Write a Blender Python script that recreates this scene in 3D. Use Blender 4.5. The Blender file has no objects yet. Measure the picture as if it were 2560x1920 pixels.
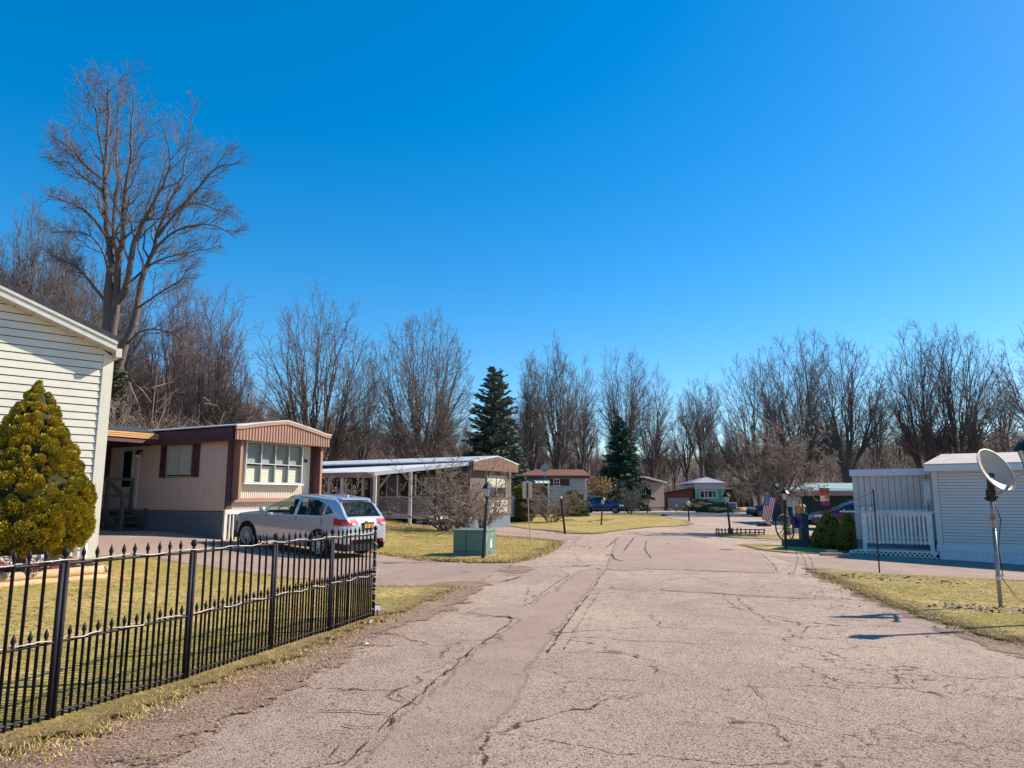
import bpy, math, random
import numpy as np
from mathutils import Vector, Matrix
from mathutils.geometry import delaunay_2d_cdt
random.seed(7)
R = math.radians
sc = bpy.context.scene
C = sc.collection

# ------------------------------------------------------------------ camera, sky, sun, exposure
cd = bpy.data.cameras.new("camera"); cam = bpy.data.objects.new("camera", cd); C.objects.link(cam)
cam.location = (0, 0, 1.6); cam.rotation_euler = (R(90 + 9), 0, 0)
cd.sensor_fit = 'HORIZONTAL'; cd.sensor_width = 36; cd.lens = 36 * 1800 / 2560
cd.clip_start = .1; cd.clip_end = 2500
sc.camera = cam
SUN_EL, SUN_AZ = 35.6, 69.0            # azimuth clockwise from the view direction
w = bpy.data.worlds.new("World"); sc.world = w; w.use_nodes = True
nt = w.node_tree; nt.nodes.clear()
sky = nt.nodes.new('ShaderNodeTexSky'); sky.sky_type = 'NISHITA'; sky.sun_disc = False
sky.sun_elevation = R(SUN_EL); sky.sun_rotation = R(SUN_AZ)
sky.air_density = 1.0; sky.dust_density = .25; sky.ozone_density = 4.0; sky.altitude = 300
hs = nt.nodes.new('ShaderNodeHueSaturation'); hs.inputs['Hue'].default_value = .50; hs.inputs['Saturation'].default_value = 1.60
bg = nt.nodes.new('ShaderNodeBackground'); bg.inputs[1].default_value = .136
wo = nt.nodes.new('ShaderNodeOutputWorld')
gm = nt.nodes.new('ShaderNodeGamma'); gm.inputs[1].default_value = .78; nt.links.new(sky.outputs[0], gm.inputs[0]); nt.links.new(gm.outputs[0], hs.inputs['Color']); nt.links.new(hs.outputs[0], bg.inputs[0]); nt.links.new(bg.outputs[0], wo.inputs[0])
sd = bpy.data.lights.new("sun", 'SUN'); sun = bpy.data.objects.new("sun", sd); C.objects.link(sun)
sd.energy = 4.2; sd.angle = R(.5); sd.color = (1, .90, .76)
sv = Vector((math.sin(R(SUN_AZ)) * math.cos(R(SUN_EL)), math.cos(R(SUN_AZ)) * math.cos(R(SUN_EL)), math.sin(R(SUN_EL))))
sun.rotation_euler = sv.to_track_quat('Z', 'Y').to_euler()
sc.view_settings.view_transform = 'Standard'; sc.view_settings.look = 'None'
sc.view_settings.exposure = .95; sc.view_settings.gamma = 1
sc.cycles.max_bounces = 6; sc.cycles.transparent_max_bounces = 12
sc.cycles.use_denoising = True

# ------------------------------------------------------------------ terrain and photo geometry
F = 1800.; TH = R(9); EYE = 1.6
def sp(v, k=1.2):
    v *= k
    return (v if v > 20 else math.log1p(math.exp(v))) / k
def ss(a, b, x):
    t = min(1, max(0, (x - a) / (b - a))); return t * t * (3 - 2 * t)
def H(x, y):
    z = .085 * sp(-x - 4)
    if z > .55: z = .55 + .25 * (z - .55)
    z = min(z, 1.6)
    z *= 1 - .75 * ss(26, 44, y)
    z -= min(.6, .04 * sp(x - 4)) * (1 - ss(32, 48, y))
    z += .42 * math.exp(-((x + 6.5) / 5) ** 2 - ((y - 35) / 5.5) ** 2)
    return z
def lerp(xs, ys, x):
    if x <= xs[0]: return ys[0]
    for i in range(1, len(xs)):
        if x <= xs[i]:
            t = (x - xs[i-1]) / (xs[i] - xs[i-1]); return ys[i-1] + t * (ys[i] - ys[i-1])
    return ys[-1]
def hill(x, y):
    r = math.hypot(x, y)
    if y < 1: r0, s = 120, .1
    else:
        a = math.degrees(math.atan2(x, y))
        r0 = lerp([-60, -38, -24, -12, 0, 12, 22, 35, 60], [26, 30, 48, 72, 112, 135, 100, 75, 70], a)
        s = lerp([-60, -38, -24, -12, 0, 12, 35, 60], [.2, .2, .15, .10, .075, .07, .075, .08], a)
    d = r - r0
    if d <= 0: return 0
    return min(38 + .02 * d, s * d * d / (d + 14)) + .6 * math.sin(x * .05) * min(1, d / 60) * math.cos(y * .04)
def HT(x, y): return H(x, y) + hill(x, y)
def ray(sx, sy):
    u = (sx - 1280) / F; v = (960 - sy) / F
    return (u, math.cos(TH) - v * math.sin(TH), math.sin(TH) + v * math.cos(TH))
def G(sx, sy):                           # ground point under a photo pixel (2560 x 1920)
    d = ray(sx, sy); z = 0
    for _ in range(50):
        t = (z - EYE) / d[2] if d[2] < -1e-4 else 300
        x, y = d[0] * t, d[1] * t
        z = .5 * z + .5 * H(x, y)
    return Vector((x, y, EYE + d[2] * t))
def at(sx, sy, Y):                       # point seen at a pixel, Y metres ahead
    d = ray(sx, sy); t = Y / d[1]; return Vector((d[0] * t, Y, EYE + d[2] * t))
class Fr:                                # building frame: u along the facade, n out of it, z up
    def __init__(s, o, heading):
        h = R(heading); s.o = Vector((o[0], o[1], 0)); s.u = Vector((math.sin(h), math.cos(h), 0)); s.n = Vector((math.cos(h), -math.sin(h), 0)); s.h = heading
    def p(s, u, n, z): return s.o + s.u * u + s.n * n + Vector((0, 0, z))
    def uz(s, sx, sy, n=0):              # photo pixel -> (u, z) on the plane n
        d = Vector(ray(sx, sy)); o = s.o + s.n * n - Vector((0, 0, EYE)); o.z = 0
        t = o.dot(s.n) / d.dot(s.n); q = d * t + Vector((0, 0, EYE)) - s.o
        return Vector((q.x, q.y, 0)).dot(s.u), q.z
W0 = Fr((0, 0), 90)                      # world frame: u = +x, n = -y
class LF:                                # local frame u=x n=y z=z
    def p(s, u, n, z): return Vector((u, n, z))
LOC = LF()

# ------------------------------------------------------------------ mesh builder
class MB:
    def __init__(s): s.v = []; s.f = []
    def add(s, vs, fs):
        b = len(s.v); s.v += [tuple(q) for q in vs]; s.f += [tuple(b + i for i in f) for f in fs]; return s
    def box(s, fr, u0, u1, n0, n1, z0, z1):
        vs = [fr.p(a, b, c) for c in (z0, z1) for a, b in ((u0, n0), (u1, n0), (u1, n1), (u0, n1))]
        return s.add(vs, [(3, 2, 1, 0), (4, 5, 6, 7), (0, 1, 5, 4), (1, 2, 6, 5), (2, 3, 7, 6), (3, 0, 4, 7)])
    def poly(s, pts, ext):               # extruded polygon
        k = len(pts); e = Vector(ext); a = [Vector(q) for q in pts]
        return s.add(a + [q + e for q in a], [tuple(range(k - 1, -1, -1)), tuple(range(k, 2 * k))] + [(i, (i + 1) % k, k + (i + 1) % k, k + i) for i in range(k)])
    def quad(s, pts): return s.add(pts, [tuple(range(len(pts)))])
    def bar(s, a, b, w, h=None):         # rectangular bar a-b
        a, b = Vector(a), Vector(b); h = h or w; d = (b - a).normalized()
        x = d.cross(Vector((0, 0, 1)))
        x = x.normalized() if x.length > 1e-3 else Vector((1, 0, 0))
        y = x.cross(d)
        vs = [q + x * i * w / 2 + y * j * h / 2 for q in (a, b) for i, j in ((-1, -1), (1, -1), (1, 1), (-1, 1))]
        return s.add(vs, [(3, 2, 1, 0), (4, 5, 6, 7), (0, 1, 5, 4), (1, 2, 6, 5), (2, 3, 7, 6), (3, 0, 4, 7)])
    def tube(s, pts, r, k=8, cap=True):
        pts = [Vector(q) for q in pts]; n = len(pts); rs = r if isinstance(r, (list, tuple)) else [r] * n
        b = len(s.v); x = None
        for i, q in enumerate(pts):
            d = (pts[min(i + 1, n - 1)] - pts[max(i - 1, 0)])
            d = d.normalized() if d.length > 1e-9 else Vector((0, 0, 1))
            if x is None:
                x = d.cross(Vector((0, 0, 1)))
                if x.length < 1e-3: x = d.cross(Vector((1, 0, 0)))
            x = (x - d * x.dot(d)).normalized(); y = d.cross(x)
            for j in range(k):
                t = 2 * math.pi * j / k; s.v.append(tuple(q + (x * math.cos(t) + y * math.sin(t)) * rs[i]))
        for i in range(n - 1):
            for j in range(k):
                a = b + i * k + j; c = b + i * k + (j + 1) % k; s.f.append((a, c, c + k, a + k))
        if cap: s.f.append(tuple(b + j for j in range(k - 1, -1, -1))); s.f.append(tuple(b + (n - 1) * k + j for j in range(k)))
        return s
    def lathe(s, c, prof, k=16, M=None): # prof: (r, z) pairs
        c = Vector(c); b = len(s.v)
        for r, z in prof:
            for j in range(k):
                t = 2 * math.pi * j / k; q = Vector((r * math.cos(t), r * math.sin(t), z))
                s.v.append(tuple(c + (M @ q if M else q)))
        n = len(prof)
        for i in range(n - 1):
            for j in range(k):
                a = b + i * k + j; d = b + i * k + (j + 1) % k; s.f.append((a, d, d + k, a + k))
        s.f.append(tuple(b + j for j in range(k - 1, -1, -1))); s.f.append(tuple(b + (n - 1) * k + j for j in range(k)))
        return s
ORG = {}
def place(o, parent):
    if parent is not None:
        o.parent = parent
def obj(name, mb, mat, parent=None, smooth=False, bevel=0):
    me = bpy.data.meshes.new(name)
    org = ORG.get(parent.name, Vector()) if parent else Vector()
    if parent is None and mb.v:
        a = np.array(mb.v); org = Vector((a[:, 0].mean(), a[:, 1].mean(), a[:, 2].min()))
    me.from_pydata([(x - org.x, y - org.y, z - org.z) for x, y, z in mb.v], [], mb.f)
    o = bpy.data.objects.new(name, me); C.objects.link(o)
    if isinstance(mat, list):
        for m in mat: me.materials.append(m)
    else: me.materials.append(mat)
    if smooth: me.polygons.foreach_set('use_smooth', [True] * len(me.polygons))
    if bevel:
        b = o.modifiers.new('bevel', 'BEVEL'); b.width = bevel; b.segments = 2; b.limit_method = 'ANGLE'
    if parent: place(o, parent); ORG[o.name] = org
    else: o.location = org; ORG[o.name] = org
    return o
def npmesh(name, V, Q, mat, parent=None, smooth=False, cols=None):
    """vertices V (n,3), faces Q (m,k) all with the same k"""
    V = np.asarray(V, dtype=np.float32)
    if parent is not None:
        org = ORG.get(parent.name, Vector()); V = V - np.array(org[:], dtype=np.float32)
    me = bpy.data.meshes.new(name); m, k = Q.shape
    me.vertices.add(len(V)); me.vertices.foreach_set('co', V.ravel())
    me.loops.add(m * k); me.loops.foreach_set('vertex_index', Q.astype(np.int32).ravel())
    me.polygons.add(m); me.polygons.foreach_set('loop_start', np.arange(0, m * k, k, dtype=np.int32))
    if smooth: me.polygons.foreach_set('use_smooth', np.ones(m, dtype=bool))
    me.update(calc_edges=True); me.materials.append(mat)
    o = bpy.data.objects.new(name, me); C.objects.link(o)
    if parent is not None: place(o, parent); ORG[o.name] = ORG.get(parent.name, Vector())
    return o
def tag(o, label, cat, group=None):
    o['label'] = label; o['category'] = cat
    if group: o['group'] = group
    return o
def thing(name, label, cat, loc=(0, 0, 0), group=None):
    o = bpy.data.objects.new(name, None); C.objects.link(o); o.location = loc; o.empty_display_size = .2
    ORG[o.name] = Vector(loc)
    return tag(o, label, cat, group)
def kind(o, k): o['kind'] = k; return o
def copy_tree(root, loc, rz=0, sc_=(1, 1, 1), label=None, group=None):
    r = root.copy(); C.objects.link(r); r.location = loc; r.rotation_euler = (0, 0, rz); r.scale = sc_
    if label: r['label'] = label
    if group: r['group'] = group
    for ch in list(root.children):
        c = ch.copy(); C.objects.link(c); c.parent = r
        for g in ch.children:
            d = g.copy(); C.objects.link(d); d.parent = c
    return r

# ------------------------------------------------------------------ materials
def s2l(c):
    return tuple(((v / 255) / 12.92 if v <= 10 else (((v / 255) + .055) / 1.055) ** 2.4) for v in c) + (1,)
def mat(name, col, rough=.75, var=.15, scale=4, metal=0, bump=0, bscale=40, spec=.35, coat=0, stretch=None, col2=None, em=0, dirt=0):
    m = bpy.data.materials.new(name); m.use_nodes = True; n = m.node_tree; b = n.nodes['Principled BSDF']; L = n.links
    if len(col) == 3: col = tuple(col) + (1,)
    b.inputs['Roughness'].default_value = rough; b.inputs['Metallic'].default_value = metal
    b.inputs['Specular IOR Level'].default_value = spec; b.inputs['Coat Weight'].default_value = coat
    b.inputs['Coat Roughness'].default_value = .06
    tc = n.nodes.new('ShaderNodeTexCoord'); mp = n.nodes.new('ShaderNodeMapping')
    if stretch: mp.inputs['Scale'].default_value = stretch
    L.new(tc.outputs['Object'], mp.inputs[0])
    nz = n.nodes.new('ShaderNodeTexNoise'); nz.inputs['Scale'].default_value = scale; nz.inputs['Detail'].default_value = 7; nz.inputs['Roughness'].default_value = .65
    L.new(mp.outputs[0], nz.inputs['Vector'])
    mx = n.nodes.new('ShaderNodeMix'); mx.data_type = 'RGBA'
    c2 = col2 + (1,) if col2 and len(col2) == 3 else col2
    mx.inputs[6].default_value = tuple(v * (1 - var) for v in col[:3]) + (1,) if not c2 else col
    mx.inputs[7].default_value = tuple(min(1, v * (1 + var)) for v in col[:3]) + (1,) if not c2 else c2
    rp = n.nodes.new('ShaderNodeMapRange'); rp.inputs[1].default_value = .32; rp.inputs[2].default_value = .68
    L.new(nz.outputs[0], rp.inputs[0]); L.new(rp.outputs[0], mx.inputs[0])
    out = mx.outputs[2]
    if dirt:
        nd = n.nodes.new('ShaderNodeTexNoise'); nd.inputs['Scale'].default_value = 1.3; nd.inputs['Detail'].default_value = 9; nd.inputs['Roughness'].default_value = .75
        L.new(tc.outputs['Object'], nd.inputs['Vector'])
        r2 = n.nodes.new('ShaderNodeMapRange'); r2.inputs[1].default_value = .5; r2.inputs[2].default_value = .75; r2.inputs[4].default_value = dirt
        L.new(nd.outputs[0], r2.inputs[0])
        m2 = n.nodes.new('ShaderNodeMix'); m2.data_type = 'RGBA'; m2.inputs[7].default_value = (.12, .10, .07, 1)
        L.new(r2.outputs[0], m2.inputs[0]); L.new(out, m2.inputs[6]); out = m2.outputs[2]
    L.new(out, b.inputs['Base Color'])
    if bump:
        nb = n.nodes.new('ShaderNodeTexNoise'); nb.inputs['Scale'].default_value = bscale; nb.inputs['Detail'].default_value = 6
        L.new(mp.outputs[0], nb.inputs['Vector'])
        bp = n.nodes.new('ShaderNodeBump'); bp.inputs['Strength'].default_value = bump; bp.inputs['Distance'].default_value = .02
        L.new(nb.outputs[0], bp.inputs['Height']); L.new(bp.outputs[0], b.inputs['Normal'])
    return m
def glass_mat(name, tint=(.93, .94, .93), clear=.88, rough=.02):
    m = bpy.data.materials.new(name); m.use_nodes = True; n = m.node_tree; n.nodes.clear(); L = n.links
    t = n.nodes.new('ShaderNodeBsdfTransparent'); t.inputs[0].default_value = tint + (1,)
    p = n.nodes.new('ShaderNodeBsdfPrincipled'); p.inputs['Base Color'].default_value = (.02, .03, .035, 1); p.inputs['Roughness'].default_value = rough
    x = n.nodes.new('ShaderNodeMixShader'); x.inputs[0].default_value = 1 - clear
    o = n.nodes.new('ShaderNodeOutputMaterial')
    L.new(t.outputs[0], x.inputs[1]); L.new(p.outputs[0], x.inputs[2]); L.new(x.outputs[0], o.inputs[0]); return m

def ground_mat(name, stops, scales, edge=0, dirtcol=None, bump=.5, bscale=30, rough=.95, specks=None, edgew=.35, crk=None):
    """patchy ground: noise-mixed colours; ragged edge by the mesh attribute 'edge' (metres to the border)"""
    m = bpy.data.materials.new(name); m.use_nodes = True; n = m.node_tree; b = n.nodes['Principled BSDF']; L = n.links
    b.inputs['Roughness'].default_value = rough; b.inputs['Specular IOR Level'].default_value = .2
    g = n.nodes.new('ShaderNodeNewGeometry'); P = g.outputs['Position']
    def noise(s, det=8, ro=.65, v=P):
        q = n.nodes.new('ShaderNodeTexNoise'); q.inputs['Scale'].default_value = s; q.inputs['Detail'].default_value = det; q.inputs['Roughness'].default_value = ro
        L.new(v, q.inputs['Vector']); return q.outputs[0]
    def rng(v, a, b_, c=0, d=1):
        q = n.nodes.new('ShaderNodeMapRange'); q.inputs[1].default_value = a; q.inputs[2].default_value = b_; q.inputs[3].default_value = c; q.inputs[4].default_value = d
        L.new(v, q.inputs[0]); return q.outputs[0]
    def mix(f, a, b_, bl='MIX'):
        q = n.nodes.new('ShaderNodeMix'); q.data_type = 'RGBA'; q.blend_type = bl
        if isinstance(f, float): q.inputs[0].default_value = f
        else: L.new(f, q.inputs[0])
        for i, v in ((6, a), (7, b_)):
            if isinstance(v, tuple): q.inputs[i].default_value = v + (1,)
            else: L.new(v, q.inputs[i])
        return q.outputs[2]
    col = stops[0]
    for c, (s, a, b_) in zip(stops[1:], scales): col = mix(rng(noise(s), a, b_), col, c)
    if specks:
        for (s, thr, cc, amt) in specks:
            v = n.nodes.new('ShaderNodeTexVoronoi'); v.inputs['Scale'].default_value = s; L.new(P, v.inputs['Vector'])
            sx = n.nodes.new('ShaderNodeSeparateColor'); L.new(v.outputs['Color'], sx.inputs[0])
            f = rng(sx.outputs[0], thr, thr + .08, 0, amt); col = mix(f, col, cc)
    if crk:
        wn = n.nodes.new('ShaderNodeTexNoise'); wn.inputs['Scale'].default_value = 2.5; wn.inputs['Detail'].default_value = 6; L.new(P, wn.inputs['Vector'])
        va = n.nodes.new('ShaderNodeVectorMath'); va.operation = 'MULTIPLY_ADD'; va.inputs[1].default_value = (.45, .45, .45); L.new(wn.outputs['Color'], va.inputs[0]); L.new(P, va.inputs[2])
        for (s, wd, mk, a_, b_) in crk:
            v = n.nodes.new('ShaderNodeTexVoronoi'); v.feature = 'DISTANCE_TO_EDGE'; v.inputs['Scale'].default_value = s; L.new(va.outputs[0], v.inputs['Vector'])
            f1 = rng(v.outputs['Distance'], wd * .4, wd, 1, 0); f2 = rng(noise(mk, 5), a_, b_); f3 = rng(noise(9, 5), .38, .55)
            mm = n.nodes.new('ShaderNodeMath'); mm.operation = 'MULTIPLY'; L.new(f1, mm.inputs[0]); L.new(f2, mm.inputs[1]); m3 = n.nodes.new('ShaderNodeMath'); m3.operation = 'MULTIPLY'; L.new(mm.outputs[0], m3.inputs[0]); L.new(f3, m3.inputs[1])
            col = mix(m3.outputs[0], col, (.055, .04, .035))
    if edge:
        at_ = n.nodes.new('ShaderNodeAttribute'); at_.attribute_name = 'edge'
        ad = n.nodes.new('ShaderNodeMath'); ad.operation = 'SUBTRACT'; L.new(at_.outputs['Fac'], ad.inputs[0])
        L.new(rng(noise(2.2, 10, .75), .3, .7, 0, edgew), ad.inputs[1]); e = ad.outputs[0]
        if dirtcol: col = mix(rng(e, .02, edgew * .9, 1, 0), col, dirtcol)
        tr = n.nodes.new('ShaderNodeBsdfTransparent'); ms = n.nodes.new('ShaderNodeMixShader')
        L.new(rng(e, -.01, .04), ms.inputs[0]); L.new(tr.outputs[0], ms.inputs[1]); L.new(b.outputs[0], ms.inputs[2])
        L.new(ms.outputs[0], n.nodes['Material Output'].inputs[0])
    L.new(col, b.inputs['Base Color'])
    bp = n.nodes.new('ShaderNodeBump'); bp.inputs['Strength'].default_value = bump; bp.inputs['Distance'].default_value = .03
    L.new(noise(bscale, 8, .7), bp.inputs['Height']); L.new(bp.outputs[0], b.inputs['Normal'])
    return m
M = {}
DIRT = (.19, .125, .085)
M['asphalt'] = ground_mat('worn asphalt', [(.45, .315, .235), (.56, .405, .305), (.32, .215, .17), (.60, .44, .32), (.36, .245, .19)],
    [(.35, .4, .62), (1.1, .50, .72), (.14, .48, .62), (4.5, .5, .72)], bump=1.0, bscale=60,
    specks=[(105, .77, (.12, .085, .075), .7), (52, .90, (.10, .075, .07), .7), (130, .8, (.70, .56, .46), .7)], crk=[(.55, .010, .3, .42, .50), (3.2, .035, .45, .53, .60)])
M['patch'] = ground_mat('patched asphalt', [(.36, .25, .195), (.42, .30, .235), (.30, .20, .16)], [(.6, .4, .65), (2.5, .5, .75)], bump=.6, bscale=90,
    edge=1, edgew=.12, specks=[(120, .8, (.13, .09, .085), .6), (150, .84, (.6, .46, .38), .6)])
M['grass'] = ground_mat('winter lawn', [(.40, .28, .06), (.58, .40, .13), (.20, .17, .03), (.52, .32, .13), (.30, .25, .035)],
    [(.8, .40, .58), (3.2, .50, .62), (1.9, .52, .64), (.45, .5, .60)], edge=1, dirtcol=(.20, .135, .07), bump=1.0, bscale=26, edgew=.55,
    specks=[(24, .76, (.42, .31, .15), .7), (15, .84, (.12, .11, .02), .6), (34, .80, (.09, .085, .018), .8), (60, .92, (.66, .55, .38), .8)])
M['dirt'] = ground_mat('bare dirt verge', [(.30, .185, .12), (.38, .25, .17), (.19, .11, .07)], [(1.2, .4, .62), (5, .5, .7)], edge=1, bump=1, bscale=40, edgew=.5,
    specks=[(45, .84, (.42, .34, .27), .8), (60, .85, (.06, .045, .035), .8)])
M['drive'] = ground_mat('dusty pink driveway', [(.36, .25, .195), (.43, .305, .235), (.30, .205, .16)], [(.5, .4, .62), (2.2, .5, .7)], edge=1, edgew=.25, bump=.8, bscale=60, specks=[(90, .8, (.14, .09, .08), .6), (120, .84, (.5, .42, .35), .6)])
M['floor'] = ground_mat('leaf littered woodland floor', [(.22, .155, .11), (.28, .20, .14), (.15, .105, .075)], [(.3, .4, .6), (2, .5, .7)], bump=.8, bscale=12)
M['crack'] = mat('dark crack', (.065, .045, .04), .95, .3, 20)
M['snow'] = mat('old snow', (.75, .78, .82), .6, .1, 3, bump=.4)
M['vinyl'] = mat('cream vinyl siding', (.70, .66, .54), .5, .05, 2, spec=.4, dirt=.10)
M['white'] = mat('white painted metal', (.72, .73, .70), .45, .06, 5, dirt=.15)
M['white2'] = mat('off white trim', (.62, .58, .50), .55, .08, 5, dirt=.2)
M['shingle'] = mat('dark grey shingles', (.05, .05, .06), .9, .35, 14, bump=.6)
M['soffit'] = mat('beige soffit', (.55, .50, .42), .6, .06, 4)
M['tan'] = mat('tan panel siding', (.72, .52, .41), .6, .06, 2, stretch=(8, 8, .5), bump=.1, dirt=.12)
M['cream'] = mat('cream ribbed metal', (.84, .75, .60), .5, .05, 3, dirt=.12)
M['brown'] = mat('brown wood trim', (.20, .10, .07), .65, .18, 6, stretch=(6, 6, .6))
M['brownlt'] = mat('light brown boards', (.34, .19, .13), .6, .12, 6, stretch=(6, 6, .6), dirt=.15)
M['maroon'] = mat('maroon fascia', (.11, .045, .048), .6, .25, 6)
M['roofwhite'] = mat('pale coated roof', (.55, .56, .58), .5, .12, 3, dirt=.4)
M['slate'] = mat('blue grey skirting', (.14, .18, .22), .6, .15, 5, stretch=(8, 8, .6), dirt=.1)
M['orange'] = mat('varnished pine fascia', (.62, .33, .12), .5, .15, 5, stretch=(1, 1, 8))
M['oldwood'] = mat('weathered deck wood', (.13, .10, .085), .85, .3, 7, stretch=(5, 5, 1), bump=.3)
M['blinds'] = mat('pale window blinds', (.85, .78, .60), .7, .12, 5, stretch=(.4, .4, 12))
M['alu'] = mat('aluminium frame', (.55, .55, .54), .35, .05, 6, metal=.6)
M['glass'] = glass_mat('window glass')
M['darkglass'] = glass_mat('dark window glass', (.12, .15, .16), .15)
M['fence'] = mat('black painted iron', (.012, .010, .015), .6, .4, 12, spec=.22)
M['rope'] = mat('clear rope light tube', (.48, .43, .36), .35, .08, 20, spec=.6)
M['black'] = mat('black metal', (.012, .012, .013), .5, .3, 10)
M['frost'] = mat('frosted lamp glass', (.55, .56, .55), .3, .1, 10)
M['gutter'] = M['white']
M['greenroof'] = mat('pale green metal roof', (.58, .70, .62), .4, .08, 3, dirt=.15)
M['teal'] = mat('green enamel cabinet', (.10, .19, .145), .5, .08, 3, dirt=.2, spec=.5)
M['concrete'] = mat('concrete', (.32, .30, .27), .9, .12, 8, bump=.3)
M['bark'] = mat('grey brown bark', (.13, .10, .085), .95, .3, 9, stretch=(2, 2, .35), bump=.8, bscale=25)
M['twig'] = mat('fine twigs', (.165, .13, .11), .9, .25, .6)
M['twigred'] = mat('reddish twigs', (.20, .135, .12), .9, .25, .6)
M['twigpale'] = mat('pale dry twigs', (.27, .21, .16), .9, .3, 1.5)
M['brush'] = mat('dry undergrowth', (.23, .17, .135), .95, .35, .25)  # lightened colour stands in for haze over the far wood
def leafmat(name, a, b):
    m = mat(name, a, .7, 0, 2.2, col2=b, spec=.25); bs = m.node_tree.nodes['Principled BSDF']
    bs.inputs['Subsurface Weight'].default_value = 0; return m
M['arbor'] = leafmat('yellow green conifer sprays', (.24, .20, .018), (.52, .38, .03))
M['arbor2'] = leafmat('green conifer sprays', (.14, .15, .03), (.32, .28, .06))
M['spruce'] = leafmat('blue green spruce needles', (.06, .095, .08), (.14, .17, .12))
M['spruce2'] = leafmat('dark green spruce needles', (.03, .085, .06), (.08, .14, .08))
M['pine'] = leafmat('olive pine needles', (.04, .05, .02), (.10, .11, .04))
M['rhodo'] = leafmat('dry tan leaves', (.27, .18, .075), (.42, .30, .13))
M['mulch'] = mat('red wood mulch', (.22, .065, .04), .95, .5, 25, bump=1, bscale=30)
M['timber'] = mat('landscape timber', (.50, .34, .19), .8, .2, 5, stretch=(1.5, 1.5, 6), bump=.3, dirt=.3)
M['gravel'] = mat('white gravel', (.45, .42, .40), .9, .5, 30, bump=1, bscale=20)
M['grey'] = mat('lilac grey T1-11 panels', (.60, .52, .47), .75, .06, 3, stretch=(6, 6, .5), dirt=.12)
M['greyvinyl'] = mat('warm grey lap siding', (.62, .57, .52), .6, .04, 3, dirt=.1)
M['bluefascia'] = mat('pale blue fascia', (.62, .62, .66), .5, .05, 3)
M['deckwhite'] = mat('faded white deck paint', (.72, .66, .60), .7, .12, 6, dirt=.25)
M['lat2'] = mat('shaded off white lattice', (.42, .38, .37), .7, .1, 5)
M['dish'] = mat('dish grey cream enamel', (.50, .39, .28), .5, .08, 4, dirt=.2)
M['galv'] = mat('galvanised pole', (.30, .28, .27), .45, .2, 9, metal=.5)
M['rust'] = mat('rusty clamp', (.42, .16, .08), .8, .3, 12)
M['signback'] = mat('tan sign back', (.62, .48, .34), .5, .06, 4, dirt=.15)
M['green'] = mat('sea green siding', (.10, .48, .30), .6, .08, 4)
M['redbrown'] = mat('red brown shed wall', (.26, .08, .06), .7, .15, 4)
M['brownroof'] = mat('brown shingle roof', (.17, .075, .055), .85, .2, 10)
M['greyroof'] = mat('blue grey shingle roof', (.33, .36, .44), .8, .12, 10)
M['carblack'] = mat('tyre rubber', (.015, .015, .017), .85, .2, 10)
M['rim'] = mat('alloy rim', (.66, .64, .60), .35, .04, 5, metal=.2)
M['plastic'] = mat('dark plastic trim', (.02, .021, .024), .6, .15, 10)
M['red'] = mat('red lamp lens', (.45, .012, .01), .15, .1, 10, spec=.6, coat=.6)
M['clear'] = mat('clear lamp lens', (.75, .70, .70), .15, .05, 10, coat=.6)
M['purple'] = mat('purple fabric', (.12, .06, .28), .8, .15, 8)
M['plate'] = mat('orange number plate', (.85, .42, .04), .4, .04, 10)
M['navy'] = mat('navy print', (.02, .03, .10), .6, .1, 10)
M['leaf'] = mat('dead leaves', (.20, .12, .075), .9, 0, 9, col2=(.52, .38, .25))

# ------------------------------------------------------------------ ground sheets
def in_poly(px, py, poly):
    px = np.asarray(px); py = np.asarray(py); c = np.zeros(px.shape, bool); n = len(poly)
    for i in range(n):
        x0, y0 = poly[i]; x1, y1 = poly[(i + 1) % n]
        k = ((y0 > py) != (y1 > py)) & (px < (x1 - x0) * (py - y0) / ((y1 - y0) or 1e-9) + x0); c ^= k
    return c
def edge_d(px, py, poly):
    d = np.full(np.shape(px), 1e9); n = len(poly)
    for i in range(n):
        x0, y0 = poly[i]; x1, y1 = poly[(i + 1) % n]; dx, dy = x1 - x0, y1 - y0; l = dx * dx + dy * dy + 1e-12
        t = np.clip(((px - x0) * dx + (py - y0) * dy) / l, 0, 1)
        d = np.minimum(d, np.hypot(px - x0 - t * dx, py - y0 - t * dy))
    return d
def densify(poly, st, jit, rng):
    out = []; n = len(poly)
    for i in range(n):
        a, b = Vector(poly[i]), Vector(poly[(i + 1) % n]); L = (b - a).length; s = st * max(.5, min(4, a.length / 12)); k = max(1, int(L / s))
        for j in range(k):
            q = a.lerp(b, j / k); out.append((q.x + rng.uniform(-jit, jit), q.y + rng.uniform(-jit, jit)))
    return out
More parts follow.
